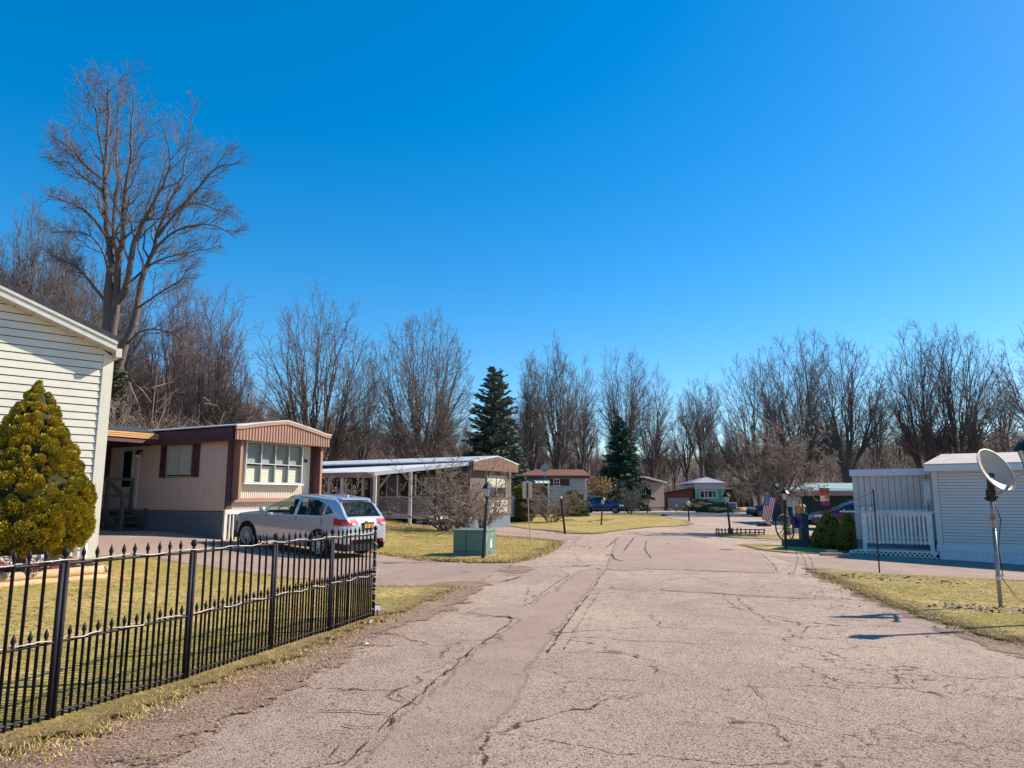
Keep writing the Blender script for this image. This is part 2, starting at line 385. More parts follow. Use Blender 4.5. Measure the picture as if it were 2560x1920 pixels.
def sheet(name, poly, spacing, dz, mat_, jit=.03, bulge=0, hf=H):
    """one ground sheet following the terrain; spacing grows with distance"""
    rng = random.Random(len(name) + int(poly[0][0] * 100)); B = densify(poly, spacing, jit, rng)
    xs = [q[0] for q in B]; ys = [q[1] for q in B]
    pts = list(B); yy = min(ys)
    while yy < max(ys):
        s = spacing * max(1, min(6, abs(yy) / 12)); x = min(xs)
        row = []
        while x < max(xs):
            row.append((x + rng.uniform(-.2, .2) * s, yy + rng.uniform(-.2, .2) * s)); x += s
        if row:
            a = np.array(row); ok = in_poly(a[:, 0], a[:, 1], B) & (edge_d(a[:, 0], a[:, 1], B) > .3 * s)
            pts += [tuple(r) for r in a[ok]]
        yy += s
    nb = len(B)
    vs, es, fs, *_ = delaunay_2d_cdt([Vector(q) for q in pts], [], [list(range(nb))], 1, 1e-5)
    a = np.array([(q.x, q.y) for q in vs]); ed = edge_d(a[:, 0], a[:, 1], B)
    me = bpy.data.meshes.new(name)
    me.from_pydata([(x, y, hf(x, y) + dz + bulge * min(1, e / .5)) for (x, y), e in zip(a, ed)], [], [tuple(f) for f in fs])
    at_ = me.attributes.new('edge', 'FLOAT', 'POINT'); at_.data.foreach_set('value', ed.astype(np.float32))
    me.polygons.foreach_set('use_smooth', [True] * len(me.polygons)); me.materials.append(mat_)
    for p in me.polygons:
        if p.normal.z < 0: p.flip()
    o = bpy.data.objects.new(name, me); C.objects.link(o); return kind(o, 'structure')
def GP(l): return [tuple(G(*q)[:2]) for q in l]
def c6(l): return [(800 + x / 2.633, 1300 + y / 2.633) for x, y in l]
def c7(l): return [(1640 + x / 2.404, 1300 + y / 2.404) for x, y in l]
# terrain
gx = np.concatenate([-np.geomspace(420, 32, 46), np.arange(-30, 31, 1.5), np.geomspace(32, 420, 46)])
gy = np.concatenate([np.arange(-30, 60, 1.5), np.geomspace(60, 620, 90)])
V = []
for y in gy:
    for x in gx:
        near = 1 if (-25 < x < 32 and y < 120) else 0
        V.append((x, y, HT(x, y) - (.05 if near else 0)))
nx = len(gx); idx = np.arange(len(V)).reshape(len(gy), nx)
Q = np.stack([idx[:-1, :-1], idx[:-1, 1:], idx[1:, 1:], idx[1:, :-1]], -1).reshape(-1, 4)
kind(npmesh('ground', V, Q, M['floor'], smooth=True), 'structure')
road_poly = [(-14, -6), (13, -6), (30, 4), (34, 24), (34, 60), (40, 86), (30, 92), (16, 93), (6, 92), (-3, 70), (-16, 50), (-24, 44), (-26, 22), (-16, 12)]
sheet('road', road_poly, .6, .0, M['asphalt'], jit=0)
sheet('driveway', GP([(1260, 1425), (1190, 1474), (1100, 1470), (937, 1472), (706, 1447), (398, 1399), (180, 1392), (-40, 1385), (250, 1335), (600, 1355), (860, 1368), (992, 1390), (1180, 1404), (1303, 1407)]), .5, .004, M['drive'], .03)
sheet('driveway', GP([(1985, 1412), (2181, 1438), (2560, 1460), (2760, 1478), (2760, 1415), (2560, 1408), (2349, 1392), (2140, 1385), (2050, 1392), (1960, 1390), (1890, 1381)]), .5, .004, M['drive'], .03)
sheet('driveway', GP([(1470, 1342), (1421, 1360), (1341, 1352), (1160, 1332), (968, 1312), (900, 1306), (1233, 1306), (1365, 1330)]), .6, .004, M['drive'], .03)
# lawns, raised a little above the paving
L1 = GP([(-420, 1760), (-200, 1920), (120, 1940), (250, 1880), (420, 1800), (620, 1716), (800, 1655), (899, 1600), (978, 1560), (1043, 1535), (1100, 1512), (1150, 1490), (1190, 1470), (1100, 1465), (937, 1466), (850, 1455), (706, 1441), (622, 1430), (510, 1413), (398, 1393), (233, 1388)])
L1 = [(-9.5, 3)] + L1[1:] + [tuple(G(180, 1386)[:2]), (-13.5, 12)]
vergel = GP([(-200, 2050), (120, 2000), (420, 1960), (560, 1860), (800, 1729), (930, 1640), (1010, 1590), (1080, 1560), (1170, 1530), (1215, 1500), (1240, 1466), (1290, 1440), (1200, 1452), (1080, 1452), (1000, 1470), (700, 1560), (300, 1720), (-150, 1900)])
sheet('dirt_verge', vergel, .35, .012, M['dirt'], .05)
sheet('lawn', L1, .35, .022, M['grass'], .04, .03)
L2 = GP([(860, 1374), (940, 1388), (992, 1396), (1039, 1404), (1133, 1409), (1180, 1411), (1303, 1410), (1341, 1402), (1388, 1386), (1412, 1367), (1421, 1357), (1411, 1354), (1341, 1347), (1233, 1338), (1160, 1326), (1015, 1312), (968, 1309), (900, 1312)])
L2 = L2[:1] + L2[1:]
sheet('lawn', L2, .5, .012, M['grass'], .05, .05)
sheet('dirt_verge', GP([(1250, 1413), (1330, 1410), (1400, 1390), (1430, 1365), (1490, 1342), (1500, 1352), (1450, 1385), (1380, 1420), (1250, 1455), (1200, 1440)]), .5, .006, M['dirt'], .06)
L3 = GP([(1233, 1309), (1294, 1323), (1365, 1335), (1412, 1337), (1482, 1338), (1517, 1334), (1576, 1326), (1640, 1319), (1690, 1317), (1729, 1314), (1744, 1311), (1726, 1302), (1690, 1297), (1660, 1288), (1640, 1283.5), (1600, 1283), (1480, 1286), (1390, 1284), (1300, 1281)])
sheet('lawn', L3, .8, .012, M['grass'], .08, .06)
LA = GP([(1770, 1339), (1819, 1346), (2007, 1351.5), (2060, 1352), (2060, 1338), (1950, 1337), (1875, 1334), (1800, 1334)])
sheet('lawn', LA, .6, .012, M['grass'], .05, .04)
LB = GP([(1822, 1360), (1870, 1373), (1946, 1384), (2028, 1386), (2056, 1389), (2130, 1392), (2145, 1374), (2060, 1366), (1990, 1362), (1900, 1360)])
sheet('lawn', LB, .6, .012, M['grass'], .05, .04)
LC = GP([(1870, 1322), (1905, 1326), (1960, 1327), (1985, 1322), (1950, 1314), (1905, 1315)])
sheet('dirt_verge', LC, .8, .012, M['grass'], .08, .05)
LD = GP([(1977, 1416.5), (2039, 1418.5), (2181, 1433), (2347, 1441), (2560, 1454), (2760, 1470), (2760, 1690), (2560, 1629), (2410, 1591), (2306, 1558), (2181, 1512), (2077, 1466)])
sheet('dirt_verge', GP([(1940, 1412), (2077, 1478), (2181, 1530), (2306, 1580), (2410, 1618), (2560, 1665), (2760, 1740), (2760, 1640), (2400, 1560), (2150, 1450)]), .5, .006, M['dirt'], .05)
sheet('lawn', LD, .4, .012, M['grass'], .05, .04)
# asphalt patches and cracks
pA = GP(c6([(100, 1760), (475, 1290), (1000, 860), (1280, 655), (1110, 640), (940, 610), (1020, 560), (1350, 567), (1480, 470), (1650, 360), (1720, 300), (1890, 330), (1800, 455), (1500, 870), (1440, 1000), (1350, 1200), (1150, 1450), (940, 1760)]))
sheet('asphalt_patch', pA, .4, .005, M['patch'], .01)
pB = GP(c7([(-200, 405), (0, 405), (300, 410), (700, 440), (1000, 470), (1000, 482), (500, 457), (0, 427), (-200, 420)]))
sheet('asphalt_patch', pB, .4, .005, M['patch'], .01)
pC = GP(c7([(-240, 100), (0, 96), (200, 108), (400, 180), (640, 215), (745, 322), (400, 311), (0, 299), (-200, 310), (-330, 320)]))
sheet('asphalt_patch', pC, .5, .005, M['patch'], .01)
cr = [(c6(l), w_) for l, w_ in [
    ([(930, 620), (1010, 632), (1110, 640), (1230, 638), (1285, 657)], .036),
    ([(1280, 660), (1180, 740), (1000, 860), (900, 960), (780, 1050), (640, 1180), (475, 1290), (430, 1360), (330, 1470), (160, 1633)], .022),
    ([(-10, 1262), (250, 1270), (400, 1280), (475, 1290)], .028), ([(480, 1295), (470, 1340), (420, 1400)], .026),
    ([(1500, 870), (1560, 780), (1660, 640), (1720, 560), (1800, 455), (1850, 370), (1890, 330)], .025),
    ([(1500, 860), (1515, 876), (1560, 880), (1750, 868), (1950, 875), (2060, 890), (2110, 915)], .04),
    ([(1800, 455), (2000, 460), (2212, 462)], .03), ([(1610, 860), (1700, 700), (1760, 600), (1850, 470)], .012),
    ([(1720, 655), (1930, 658)], .01), ([(1810, 315), (1850, 328), (1950, 325), (2100, 318), (2212, 325)], .04),
    ([(1150, 555), (1330, 567), (1400, 545), (1480, 470), (1650, 360)], .018), ([(1880, 240), (1920, 225), (1940, 260), (1990, 272)], .07),
    ([(1750, 188), (1880, 186), (1960, 120)], .06), ([(2000, 205), (2070, 115)], .06), ([(2150, 140), (2140, 200), (2180, 250)], .05),
    ([(550, 850), (830, 858), (1000, 850)], .010), ([(1640, 285), (1760, 280)], .06), ([(1660, 300), (1720, 310), (1800, 300)], .05),
    ([(1180, 410), (1240, 400), (1330, 372)], .06), ([(920, 343), (1020, 347)], .06), ([(500, 280), (700, 290)], .02), ([(600, 338), (850, 345)], .02),
    ([(20, 1340), (90, 1362), (180, 1358), (300, 1375), (380, 1370)], .014), ([(120, 1480), (110, 1560), (140, 1600)], .010), ([(40, 1395), (160, 1402), (260, 1418), (300, 1412)], .012)]]
cr += [(c7(l), w_) for l, w_ in [
    ([(0, 425), (300, 435), (500, 455), (750, 468), (1000, 480)], .03), ([(0, 298), (220, 300), (400, 310), (600, 318), (745, 322)], .04),
    ([(490, 460), (520, 500), (600, 560), (700, 620), (800, 660), (890, 720)], .018), ([(440, 180), (640, 210), (700, 260), (740, 320)], .03),
    ([(560, 980), (640, 1070), (700, 1180), (900, 1240), (1100, 1280), (1400, 1310), (1750, 1340)], .010),
    ([(0, 1190), (200, 1230), (400, 1250), (620, 1280), (820, 1330)], .010), ([(0, 800), (300, 805), (420, 812)], .008),
    ([(1600, 690), (1800, 760), (2000, 830), (2212, 900)], .014), ([(700, 330), (910, 345)], .02), ([(420, 178), (560, 182)], .05)]]
cm = MB(); rg = random.Random(3)
for pts, w_ in cr:
    P = [G(*q) for q in pts]; D = [P[0]]
    for a, b in zip(P, P[1:]):
        k = max(2, int((b - a).length / .09)); k = min(k, 60)
        for j in range(1, k + 1): D.append(a.lerp(b, j / k) + Vector((rg.gauss(0, .013), rg.gauss(0, .013), 0)))
    b0 = len(cm.v); n = len(D)
    for i, q in enumerate(D):
        t = D[min(i + 1, n - 1)] - D[max(i - 1, 0)]; nn = Vector((-t.y, t.x, 0)).normalized()
        ww = w_ * rg.uniform(.12, 1.25) * (.3 if i in (0, n - 1) else 1) * .5 * (0.12 if rg.random() < .22 else 1)
        for s_ in (1, -1):
            e = q + nn * ww * s_; cm.v.append((e.x, e.y, H(e.x, e.y) + .014))
    for i in range(n - 1): cm.f.append((b0 + 2 * i, b0 + 2 * i + 1, b0 + 2 * i + 3, b0 + 2 * i + 2))
kind(obj('road_cracks', cm, M['crack']), 'structure')
def blob(cx, cy, rx, ry, n=18, seed=1, rot=0):
    r_ = random.Random(seed); out = []
    for i in range(n):
        a = 2 * math.pi * i / n; k = r_.uniform(.7, 1.15); x, y = rx * k * math.cos(a), ry * k * math.sin(a)
        out.append((cx + x * math.cos(rot) - y * math.sin(rot), cy + x * math.sin(rot) + y * math.cos(rot)))
    return out
g = G(1848, 1284); o = sheet('snow_patch', blob(g.x, g.y, 2.0, 1.8, seed=5), .5, .03, M['snow'], .1, .08); 
g = G(1672, 1287); sheet('snow_patch', blob(g.x, g.y, .6, 1.2, seed=8), .5, .03, M['snow'], .1, .05)
g = G(1728, 1290); sheet('snow_patch', blob(g.x, g.y, .5, 1.2, seed=9), .5, .03, M['snow'], .1, .05)

# ------------------------------------------------------------------ scattered ground detail
nr = np.random.default_rng(5)
def Hn(x, y): return np.array([H(a, b) for a, b in zip(x, y)])
def blades(name, polys, n, ymax, hgt, mat_, label, w_=.0045, ymin=2, minedge=.02, power=1.6):
    X, Y = [], []
    for poly, share in polys:
        a = np.array(poly); m = int(n * share * 3)
        x = nr.uniform(a[:, 0].min(), a[:, 0].max(), m); y = ymin + (ymax - ymin) * nr.random(m) ** power
        ok = in_poly(x, y, poly); x, y = x[ok], y[ok]
        e = edge_d(x, y, poly); ok = e > minedge + nr.random(len(x)) * .35; X.append(x[ok]); Y.append(y[ok])
    x = np.concatenate(X)[:n]; y = np.concatenate(Y)[:n]; z = Hn(x, y) + .03; k = len(x)
    a = nr.uniform(0, 6.28, k); h = hgt * nr.uniform(.4, 1.3, k); lean = nr.uniform(.2, 1.6, k) * h; b = nr.uniform(0, 6.28, k)
    ww = w_ * nr.uniform(.6, 1.3, k)
    V = np.empty((k, 3, 3)); V[:, 0] = np.stack([x - np.cos(a) * ww, y - np.sin(a) * ww, z], 1); V[:, 1] = np.stack([x + np.cos(a) * ww, y + np.sin(a) * ww, z], 1)
    V[:, 2] = np.stack([x + np.cos(b) * lean, y + np.sin(b) * lean, z + h], 1)
    o = npmesh(name, V.reshape(-1, 3), np.arange(3 * k).reshape(-1, 3), mat_); kind(o, 'stuff'); tag(o, label, 'grass'); return o
M['blade'] = leafmat('grass blades', (.32, .24, .035), (.72, .50, .18))
M['blade'].node_tree.nodes['Noise Texture'].inputs['Scale'].default_value = 9
blades('grass', [(L1, 1)], 230000, 14.5, .030, M['blade'], 'short yellow green winter grass along the iron fence')
blades('grass', [(L2, 1)], 60000, 42, .05, M['blade'], 'short yellow grass round the green utility box', ymin=17, power=1.3, w_=.012)
blades('grass', [(LD, 1)], 70000, 17, .035, M['blade'], 'short dry grass around the satellite dish pole', ymin=8, power=1)
def litter(name, cx, cy, rx, ry, n, size, mat_, label, cat, flat=.3, up=.03):
    r_ = np.sqrt(nr.random(n)); t = nr.uniform(0, 6.28, n); x = cx + rx * r_ * np.cos(t) * nr.normal(1, .2, n); y = cy + ry * r_ * np.sin(t)
    z = Hn(x, y) + up + nr.uniform(0, .03, n); s = size * nr.uniform(.4, 1.3, n); a = nr.uniform(0, 6.28, n)
    ux = np.stack([np.cos(a), np.sin(a), nr.normal(0, flat, n)], 1) * s[:, None]; vx = np.stack([-np.sin(a), np.cos(a), nr.normal(0, flat, n)], 1) * (s * nr.uniform(.4, .8, n))[:, None]
    c = np.stack([x, y, z], 1); V = np.stack([c - ux, c - vx * .9, c + ux + np.array([0, 0, .012]), c + vx], 1)
    o = npmesh(name, V.reshape(-1, 3), np.arange(4 * n).reshape(-1, 4), mat_); kind(o, 'stuff'); tag(o, label, cat); return o
g = G(2500, 1535); litter('fallen_leaves', g.x - .1, g.y + .1, 1.0, .45, 420, .045, M['leaf'], 'pile of pale dead leaves round the dish pole', 'leaves')
g = G(2235, 1452); litter('fallen_leaves', g.x, g.y, 1.6, .9, 420, .05, M['leaf'], 'scattered dead leaves by the thin clothesline post', 'leaves')
litter('fallen_leaves', -6, 9.5, 4, 4, 2600, .017, M['leaf'], 'small pale leaf bits strewn over the fenced lawn', 'leaves')
litter('fallen_leaves', 8, 12, 3.5, 3.0, 1100, .022, M['leaf'], 'stray leaf bits over the lawn by the satellite dish', 'leaves')
litter('fallen_leaves', -1, 26, 5, 5, 900, .035, M['leaf'], 'stray leaf bits on the lawn by the blank sign', 'leaves')
def pebbles(poly, n, label, ymax, sz=.010):
    a = np.array(poly); m = n * 4; x = nr.uniform(a[:, 0].min(), a[:, 0].max(), m); y = nr.uniform(max(2, a[:, 1].min()), ymax, m)
    ok = in_poly(x, y, poly); x, y = x[ok][:n], y[ok][:n]; k = len(x); z = Hn(x, y) + .016; s = sz * nr.uniform(.3, 1.6, k) ** 1.5
    off = np.array([(1, 0, 0), (-.5, .87, 0), (-.5, -.87, 0), (0, 0, .9)]); V = np.stack([x, y, z], 1)[:, None] + off[None] * s[:, None, None] * nr.uniform(.6, 1.3, (k, 4, 1))
    Q = np.array([(0, 1, 3), (1, 2, 3), (2, 0, 3)])[None] + (np.arange(k) * 4)[:, None, None]
    o = npmesh('gravel', V.reshape(-1, 3), Q.reshape(-1, 3), M['gravel2']); kind(o, 'stuff'); tag(o, label, 'gravel')
M['gravel2'] = mat('mixed pebbles', (.18, .11, .08), .9, 0, 60, col2=(.46, .34, .26))
pebbles(vergel, 9000, 'loose gravel on the dirt verge between fence and road', 11, .0065)
pebbles([(-2.2, 2.2), (4.5, 2.2), (4.5, 7), (-1.2, 8)], 14000, 'loose grit on the near road surface', 8, .0055)

# ------------------------------------------------------------------ iron fence
FA, FB = Vector((-3.235, 5.34, 0)), Vector((-1.85, 9.95, 0)); fd = (FB - FA).normalized(); NP = 4
pl_ = (FB - FA).length / NP
fence = thing('iron_fence', 'black iron picket fence with ball topped posts running along the road verge', 'fence', (-2.5, 7.6, 0))
def fz(q): return H(q.x, q.y) + .02
FP = [Vector(v) for v in ((-3.23, 5.34, 0), (-2.82, 6.53, 0), (-2.49, 7.75, 0), (-2.16, 8.85, 0), (-1.85, 9.95, 0))]
def fp(t, z):
    k = t / pl_; i = max(0, min(NP - 1, int(math.floor(k)))); q = FP[i] + (FP[i + 1] - FP[i]) * (k - i); return Vector((q.x, q.y, fz(q) + z))
def spear(mb, q, z, r=.0115):
    mb.lathe(q, [(r, -z + .02), (r, -.115), (.014, -.112), (.015, -.100), (.010, -.094), (.009, -.075), (.0165, -.055), (.015, -.040), (.0012, 0)], 8)
rgf = random.Random(2)
for i in range(-1, NP + 1):
    q = fp(i * pl_, 0); m = MB()
    if i < NP:
        for s_ in (-.021, .021): m.tube([q + fd * s_ + Vector((0, 0, -.05)), q + fd * s_ + Vector((0, 0, 1.10))], .0185, 8)
    else: m.tube([q + Vector((0, 0, -.05)), q + Vector((0, 0, 1.10))], .022, 8)
    m.lathe(q + Vector((0, 0, 1.10)), [(.024, 0), (.024, .012), (.013, .02), (.011, .040), (.019, .045), (.026, .060), (.027, .074), (.022, .09), (.011, .10), (.001, .104)], 12)
    obj('post', m, M['fence'], fence, smooth=True)
for i in range(-1, NP):
    a, b = i * pl_ + .03, (i + 1) * pl_ - .03
    for z, r in ((1.092, .012), (.548, .011), (.07, .010)):
        m = MB(); m.tube([fp(a, z + (.004 * rgf.uniform(-1, 1))), fp((a + b) / 2, z), fp(b, z)], r, 6); obj('rail', m, M['fence'], fence)
    for k in range(1, 10):
        m = MB(); t = a + (b - a) * k / 10; lean = Vector((rgf.gauss(0, .003), rgf.gauss(0, .004), 0)); spear(m, fp(t, 1.205) + lean, 1.205); obj('picket', m, M['fence'], fence, smooth=True)
    for k in range(10):
        m = MB(); t = a + (b - a) * (k + .5) / 10; spear(m, fp(t, .655), .655, .0105); obj('picket', m, M['fence'], fence, smooth=True)
fn = Vector((-fd.y, fd.x, 0))
def rope(z0, amp, step, r=.0075, t0=-1.2):
    pts = []; t = t0 * pl_; k = 0
    while t < NP * pl_ + .01:
        ph = k * math.pi / 3
        pts.append(fp(t, z0 + amp * math.sin(ph * .7) + .006 * rgf.uniform(-1, 1)) - fn * (.026 * (1 if math.sin(ph) > -.2 else -1))); t += step; k += 1
    return pts
m = MB(); m.tube(rope(1.112, .008, .07), .0048, 6); tag(obj('rope_light', m, M['rope'], smooth=True), 'clear rope light woven along the top rail of the iron fence', 'rope light')
pts = rope(.566, .010, .065); e = fp(NP * pl_, 0)
for k in range(60):
    t = k / 59; pts.append(e + Vector((.036 * math.cos(k * .75), .036 * math.sin(k * .75), .56 - .1 * math.sin(t * 3) + (0 if k < 6 else 0) + (.52 - 1.0 * t) * (1 if k > 8 else 0) * .5)))
m = MB(); m.tube(pts, .0045, 6); tag(obj('rope_light', m, M['rope'], smooth=True), 'clear rope light woven through the lower pickets and coiled round the end post', 'rope light')
m = MB(); m.tube([e + Vector((.034 * math.cos(k * .7), .034 * math.sin(k * .7), 1.06 - k * .012)) for k in range(80)], .0042, 6); tag(obj('rope_light', m, M['rope'], smooth=True), 'rope light spiralling down the end post of the iron fence', 'rope light')
g = G(943, 1547); g.z += .03; t = thing('solar_spotlight', 'small solar spotlight staked in the grass at the fence end', 'garden light', g)
m = MB(); m.tube([g + Vector((0, 0, -.05)), g + Vector((0, 0, .09))], .008, 6); obj('stake', m, M['black'], t)
fr = Fr((g.x, g.y), 60); m = MB(); z = g.z
m.poly([fr.p(-.055, .0, z + .06), fr.p(.055, 0, z + .06), fr.p(.055, -.03, z + .15), fr.p(-.055, -.03, z + .15)], fr.n * -.03); obj('housing', m, M['black'], t, bevel=.004)
m = MB(); m.poly([fr.p(-.045, .003, z + .07), fr.p(.045, .003, z + .07), fr.p(.045, -.024, z + .142), fr.p(-.045, -.024, z + .142)], fr.n * .004); obj('lens', m, M['frost'], t)

# ------------------------------------------------------------------ building helpers
def window(parent, fr, u0, u1, z0, z1, cols=2, rows=1, fm=None, n=0, fw=.05, blinds=True, split=None, glass='glass', d=.05, shutter=None, cover=1.0):
    fm = fm or M['alu']; m = MB()
    m.box(fr, u0, u1, n, n + d, z1 - fw, z1); m.box(fr, u0, u1, n, n + d, z0, z0 + fw)
    m.box(fr, u0, u0 + fw, n, n + d, z0 + fw, z1 - fw); m.box(fr, u1 - fw, u1, n, n + d, z0 + fw, z1 - fw)
    f = obj('window', m, fm, parent)
    iu, iz = u1 - u0 - 2 * fw, z1 - z0 - 2 * fw
    m = MB()
    for c in range(1, cols): uu = u0 + fw + iu * c / cols; m.box(fr, uu - fw * .35, uu + fw * .35, n + .004, n + d - .006, z0 + fw, z1 - fw)
    for r_ in range(1, rows):
        zz = z0 + fw + iz * (split if split else r_ / rows); m.box(fr, u0 + fw, u1 - fw, n + .002, n + d - .003, zz - fw * .35, zz + fw * .35)
    if m.v: obj('muntin', m, fm, f)
    m = MB(); m.quad([fr.p(u0 + fw, n + d * .55, z0 + fw), fr.p(u1 - fw, n + d * .55, z0 + fw), fr.p(u1 - fw, n + d * .55, z1 - fw), fr.p(u0 + fw, n + d * .55, z1 - fw)]); obj('pane', m, M[glass], f)
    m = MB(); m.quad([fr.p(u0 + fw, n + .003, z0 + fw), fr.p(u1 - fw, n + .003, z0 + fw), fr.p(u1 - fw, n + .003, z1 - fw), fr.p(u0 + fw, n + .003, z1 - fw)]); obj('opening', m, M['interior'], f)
    if blinds:
        m = MB(); k = int(iz * abs(cover) / .05)
        for j in range(k):
            zz = (z1 - fw - .05 * (j + 1)) if cover > 0 else z0 + fw + .05 * j; m.quad([fr.p(u0 + fw + .01, n + .02, zz), fr.p(u1 - fw - .01, n + .02, zz), fr.p(u1 - fw - .01, n + .010, zz + .047), fr.p(u0 + fw + .01, n + .010, zz + .047)])
        obj('blind', m, M['blinds'], f)
    if shutter:
        for a, b in ((u0 - shutter, u0 - .01), (u1 + .01, u1 + shutter)):
            m = MB(); m.box(fr, a, a + .04, n, n + .035, z0, z1); m.box(fr, b - .04, b, n, n + .035, z0, z1); m.box(fr, a, b, n, n + .034, z0 - .002, z0 + .05); m.box(fr, a, b, n, n + .034, z1 - .05, z1 + .002)
            zz = z0 + .06
            while zz < z1 - .07: m.quad([fr.p(a + .04, n + .03, zz), fr.p(b - .04, n + .03, zz), fr.p(b - .04, n + .012, zz + .045), fr.p(a + .04, n + .012, zz + .045)]); zz += .045
            m.box(fr, a + .03, b - .03, n + .001, n + .01, z0 + .03, z1 - .03); obj('shutter', m, M['maroon'], parent)
    return f
M['gap'] = mat('shaded siding joint', (.05, .045, .04), .9, .1, 3)  # near-black backing puts the shadow between siding courses into its colour
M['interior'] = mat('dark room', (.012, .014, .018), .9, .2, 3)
def laps(mb, fr, u0, u1, z0, z1, step, n=0, d=.018, top=None):
    """lap siding courses; top(z) -> (u0,u1) clips them"""
    z = z0
    while z < z1 - .01:
        ze = min(z + step, z1); a, b = (u0, u1) if not top else top(z + step * .11); a1, b1 = (u0, u1) if not top else top(ze)
        if b - a > .05:
            if b1 - a1 < .01: a1 = b1 = (a1 + b1) / 2
            g0 = step * .11; k = .35
            mb.add([fr.p(a, n, z + g0), fr.p(b, n, z + g0), fr.p(b, n + d, z + g0), fr.p(a, n + d, z + g0), fr.p(b1, n + d * k, ze), fr.p(a1, n + d * k, ze), fr.p(b1, n, ze), fr.p(a1, n, ze)], [(0, 3, 2, 1), (3, 5, 4, 2), (0, 7, 5, 3), (1, 2, 4, 6), (5, 7, 6, 4)])
        z = ze
def ribs(mb, fr, u0, u1, z0, z1, pitch, n=0, d=.02, z1f=None, duty=.6):
    u = u0
    while u < u1 - .01:
        e = min(u + pitch * duty, u1); zt = z1f((u + e) / 2) if z1f else z1
        k = pitch * duty * .25
        mb.add([fr.p(u, n, z0), fr.p(u + k, n + d, z0), fr.p(e - k, n + d, z0), fr.p(e, n, z0), fr.p(u, n, zt), fr.p(u + k, n + d, zt), fr.p(e - k, n + d, zt), fr.p(e, n, zt)], [(0, 1, 5, 4), (1, 2, 6, 5), (2, 3, 7, 6), (3, 2, 1, 0), (4, 5, 6, 7)])
        u += pitch
def panels(mb, fr, u0, u1, z0, z1, pitch, n=0, d=.012, gap=.014, z1f=None):
    u = u0
    while u < u1 - .02:
        e = min(u + pitch - gap, u1); a = z1f(u) if z1f else z1; b = z1f(e) if z1f else z1
        mb.poly([fr.p(u, n, z0), fr.p(e, n, z0), fr.p(e, n, b), fr.p(u, n, a)], fr.n * d); u += pitch
def lattice(mb, fr, u0, u1, z0, z1, n, step=.13, w_=.035):
    Ht = z1 - z0; m0 = u0 - Ht
    while m0 < u1:
        for s_ in (0, 1):
            a, b = (m0, m0 + Ht) if s_ == 0 else (m0 + Ht, m0)
            za, zb = z0, z1
            pa, pb = a, b
            def clip(ua, za, ub, zb):
                lo, hi = u0, u1
                t0, t1 = 0., 1.; du = ub - ua
                if abs(du) < 1e-6: return None
                for bnd, sg in ((lo, 1), (hi, -1)):
                    t = (bnd - ua) / du
                    if (du * sg) > 0: t0 = max(t0, t)
                    else: t1 = min(t1, t)
                if t1 <= t0: return None
                return ua + du * t0, za + (zb - za) * t0, ua + du * t1, za + (zb - za) * t1
            c = clip(pa, za, pb, zb)
            if c: mb.bar(fr.p(c[0], n + s_ * .012, c[1]), fr.p(c[2], n + s_ * .012, c[3]), .010, w_)
        m0 += step

# ------------------------------------------------------------------ cream house at the left edge
A = G(235, 1400); HF = Fr(A, 46)
house = thing('house', 'cream vinyl sided house gable with dark shingle roof at the left edge', 'house', (A.x, A.y, .35))
slope = .37; ze = 4.60; WU = 9.6
def rake(u): return ze + slope * (-u if u > -WU / 2 else WU + u)
z0h = -.1
m = MB(); m.poly([HF.p(0, 0, z0h), HF.p(0, 0, rake(0)), HF.p(-WU / 2, 0, rake(-WU / 2)), HF.p(-WU, 0, rake(-WU)), HF.p(-WU, 0, z0h)], HF.n * -13); obj('wall', m, M['gap'], house)
m = MB(); laps(m, HF, -WU, -.02, .42, rake(-WU / 2), .152, n=.004, d=.022, top=lambda z: (-WU + max(0, (z - rake(0)) / slope), -.02 - max(0, (z - rake(0)) / slope)))
obj('siding', m, M['vinyl'], house)
m = MB(); m.box(HF, -.16, -.06, .004, .038, .40, 4.55); m.box(HF, -.06, .035, -.10, .036, .40, 4.55); obj('corner_trim', m, M['vinyl'], house)
m = MB(); m.box(HF, -WU, 0.0, .004, .03, -.1, .42); obj('foundation', m, M['concrete'], house)
OH = .30; OV = HF.uz(303, 862, .30)[0] - .08          # overhang along the rake / beyond the eave
def roofslab(fr, wu, zf, over, ov, back, th, base):
    mm = MB()
    for sgn in (0, 1):
        pts = [(ov, zf(0) - ov * slope), (-wu / 2, zf(-wu / 2))] if sgn == 0 else [(-wu / 2, zf(-wu / 2)), (-wu - ov, zf(-wu) - ov * slope)]
        (ua, za), (ub, zb) = pts
        mm.poly([fr.p(ua, over, za + base), fr.p(ub, over, zb + base), fr.p(ub, over, zb + base + th), fr.p(ua, over, za + base + th)], fr.n * -(back + over))
    return mm
rf = obj('roof', roofslab(HF, WU, rake, OH + .015, OV + .02, 13.2, .11, .20), M['shingle'], house)
obj('rake_board', roofslab(HF, WU, rake, OH, OV, .0, .185, .012), M['white2'], house)
obj('drip_edge', roofslab(HF, WU, rake, OH + .02, OV + .01, -OH + .0, .055, .142), M['white2'], house)
ms = MB()
for sgn in (0, 1):
    ua, ub = (OV, -WU / 2) if sgn == 0 else (-WU / 2, -WU - OV)
    k = 16
    for j in range(k):
        a = ua + (ub - ua) * j / k; b = ua + (ub - ua) * (j + .96) / k
        f = lambda u: (rake(min(0, max(-WU, u))) - (max(0, u) + max(0, -WU - u)) * slope)
        ms.poly([HF.p(a, OH - .01, f(a) - .012), HF.p(b, OH - .01, f(b) - .012), HF.p(b, OH - .01, f(b) + .008), HF.p(a, OH - .01, f(a) + .008)], HF.n * -(OH + .2))
obj('soffit', ms, M['soffit'], house)
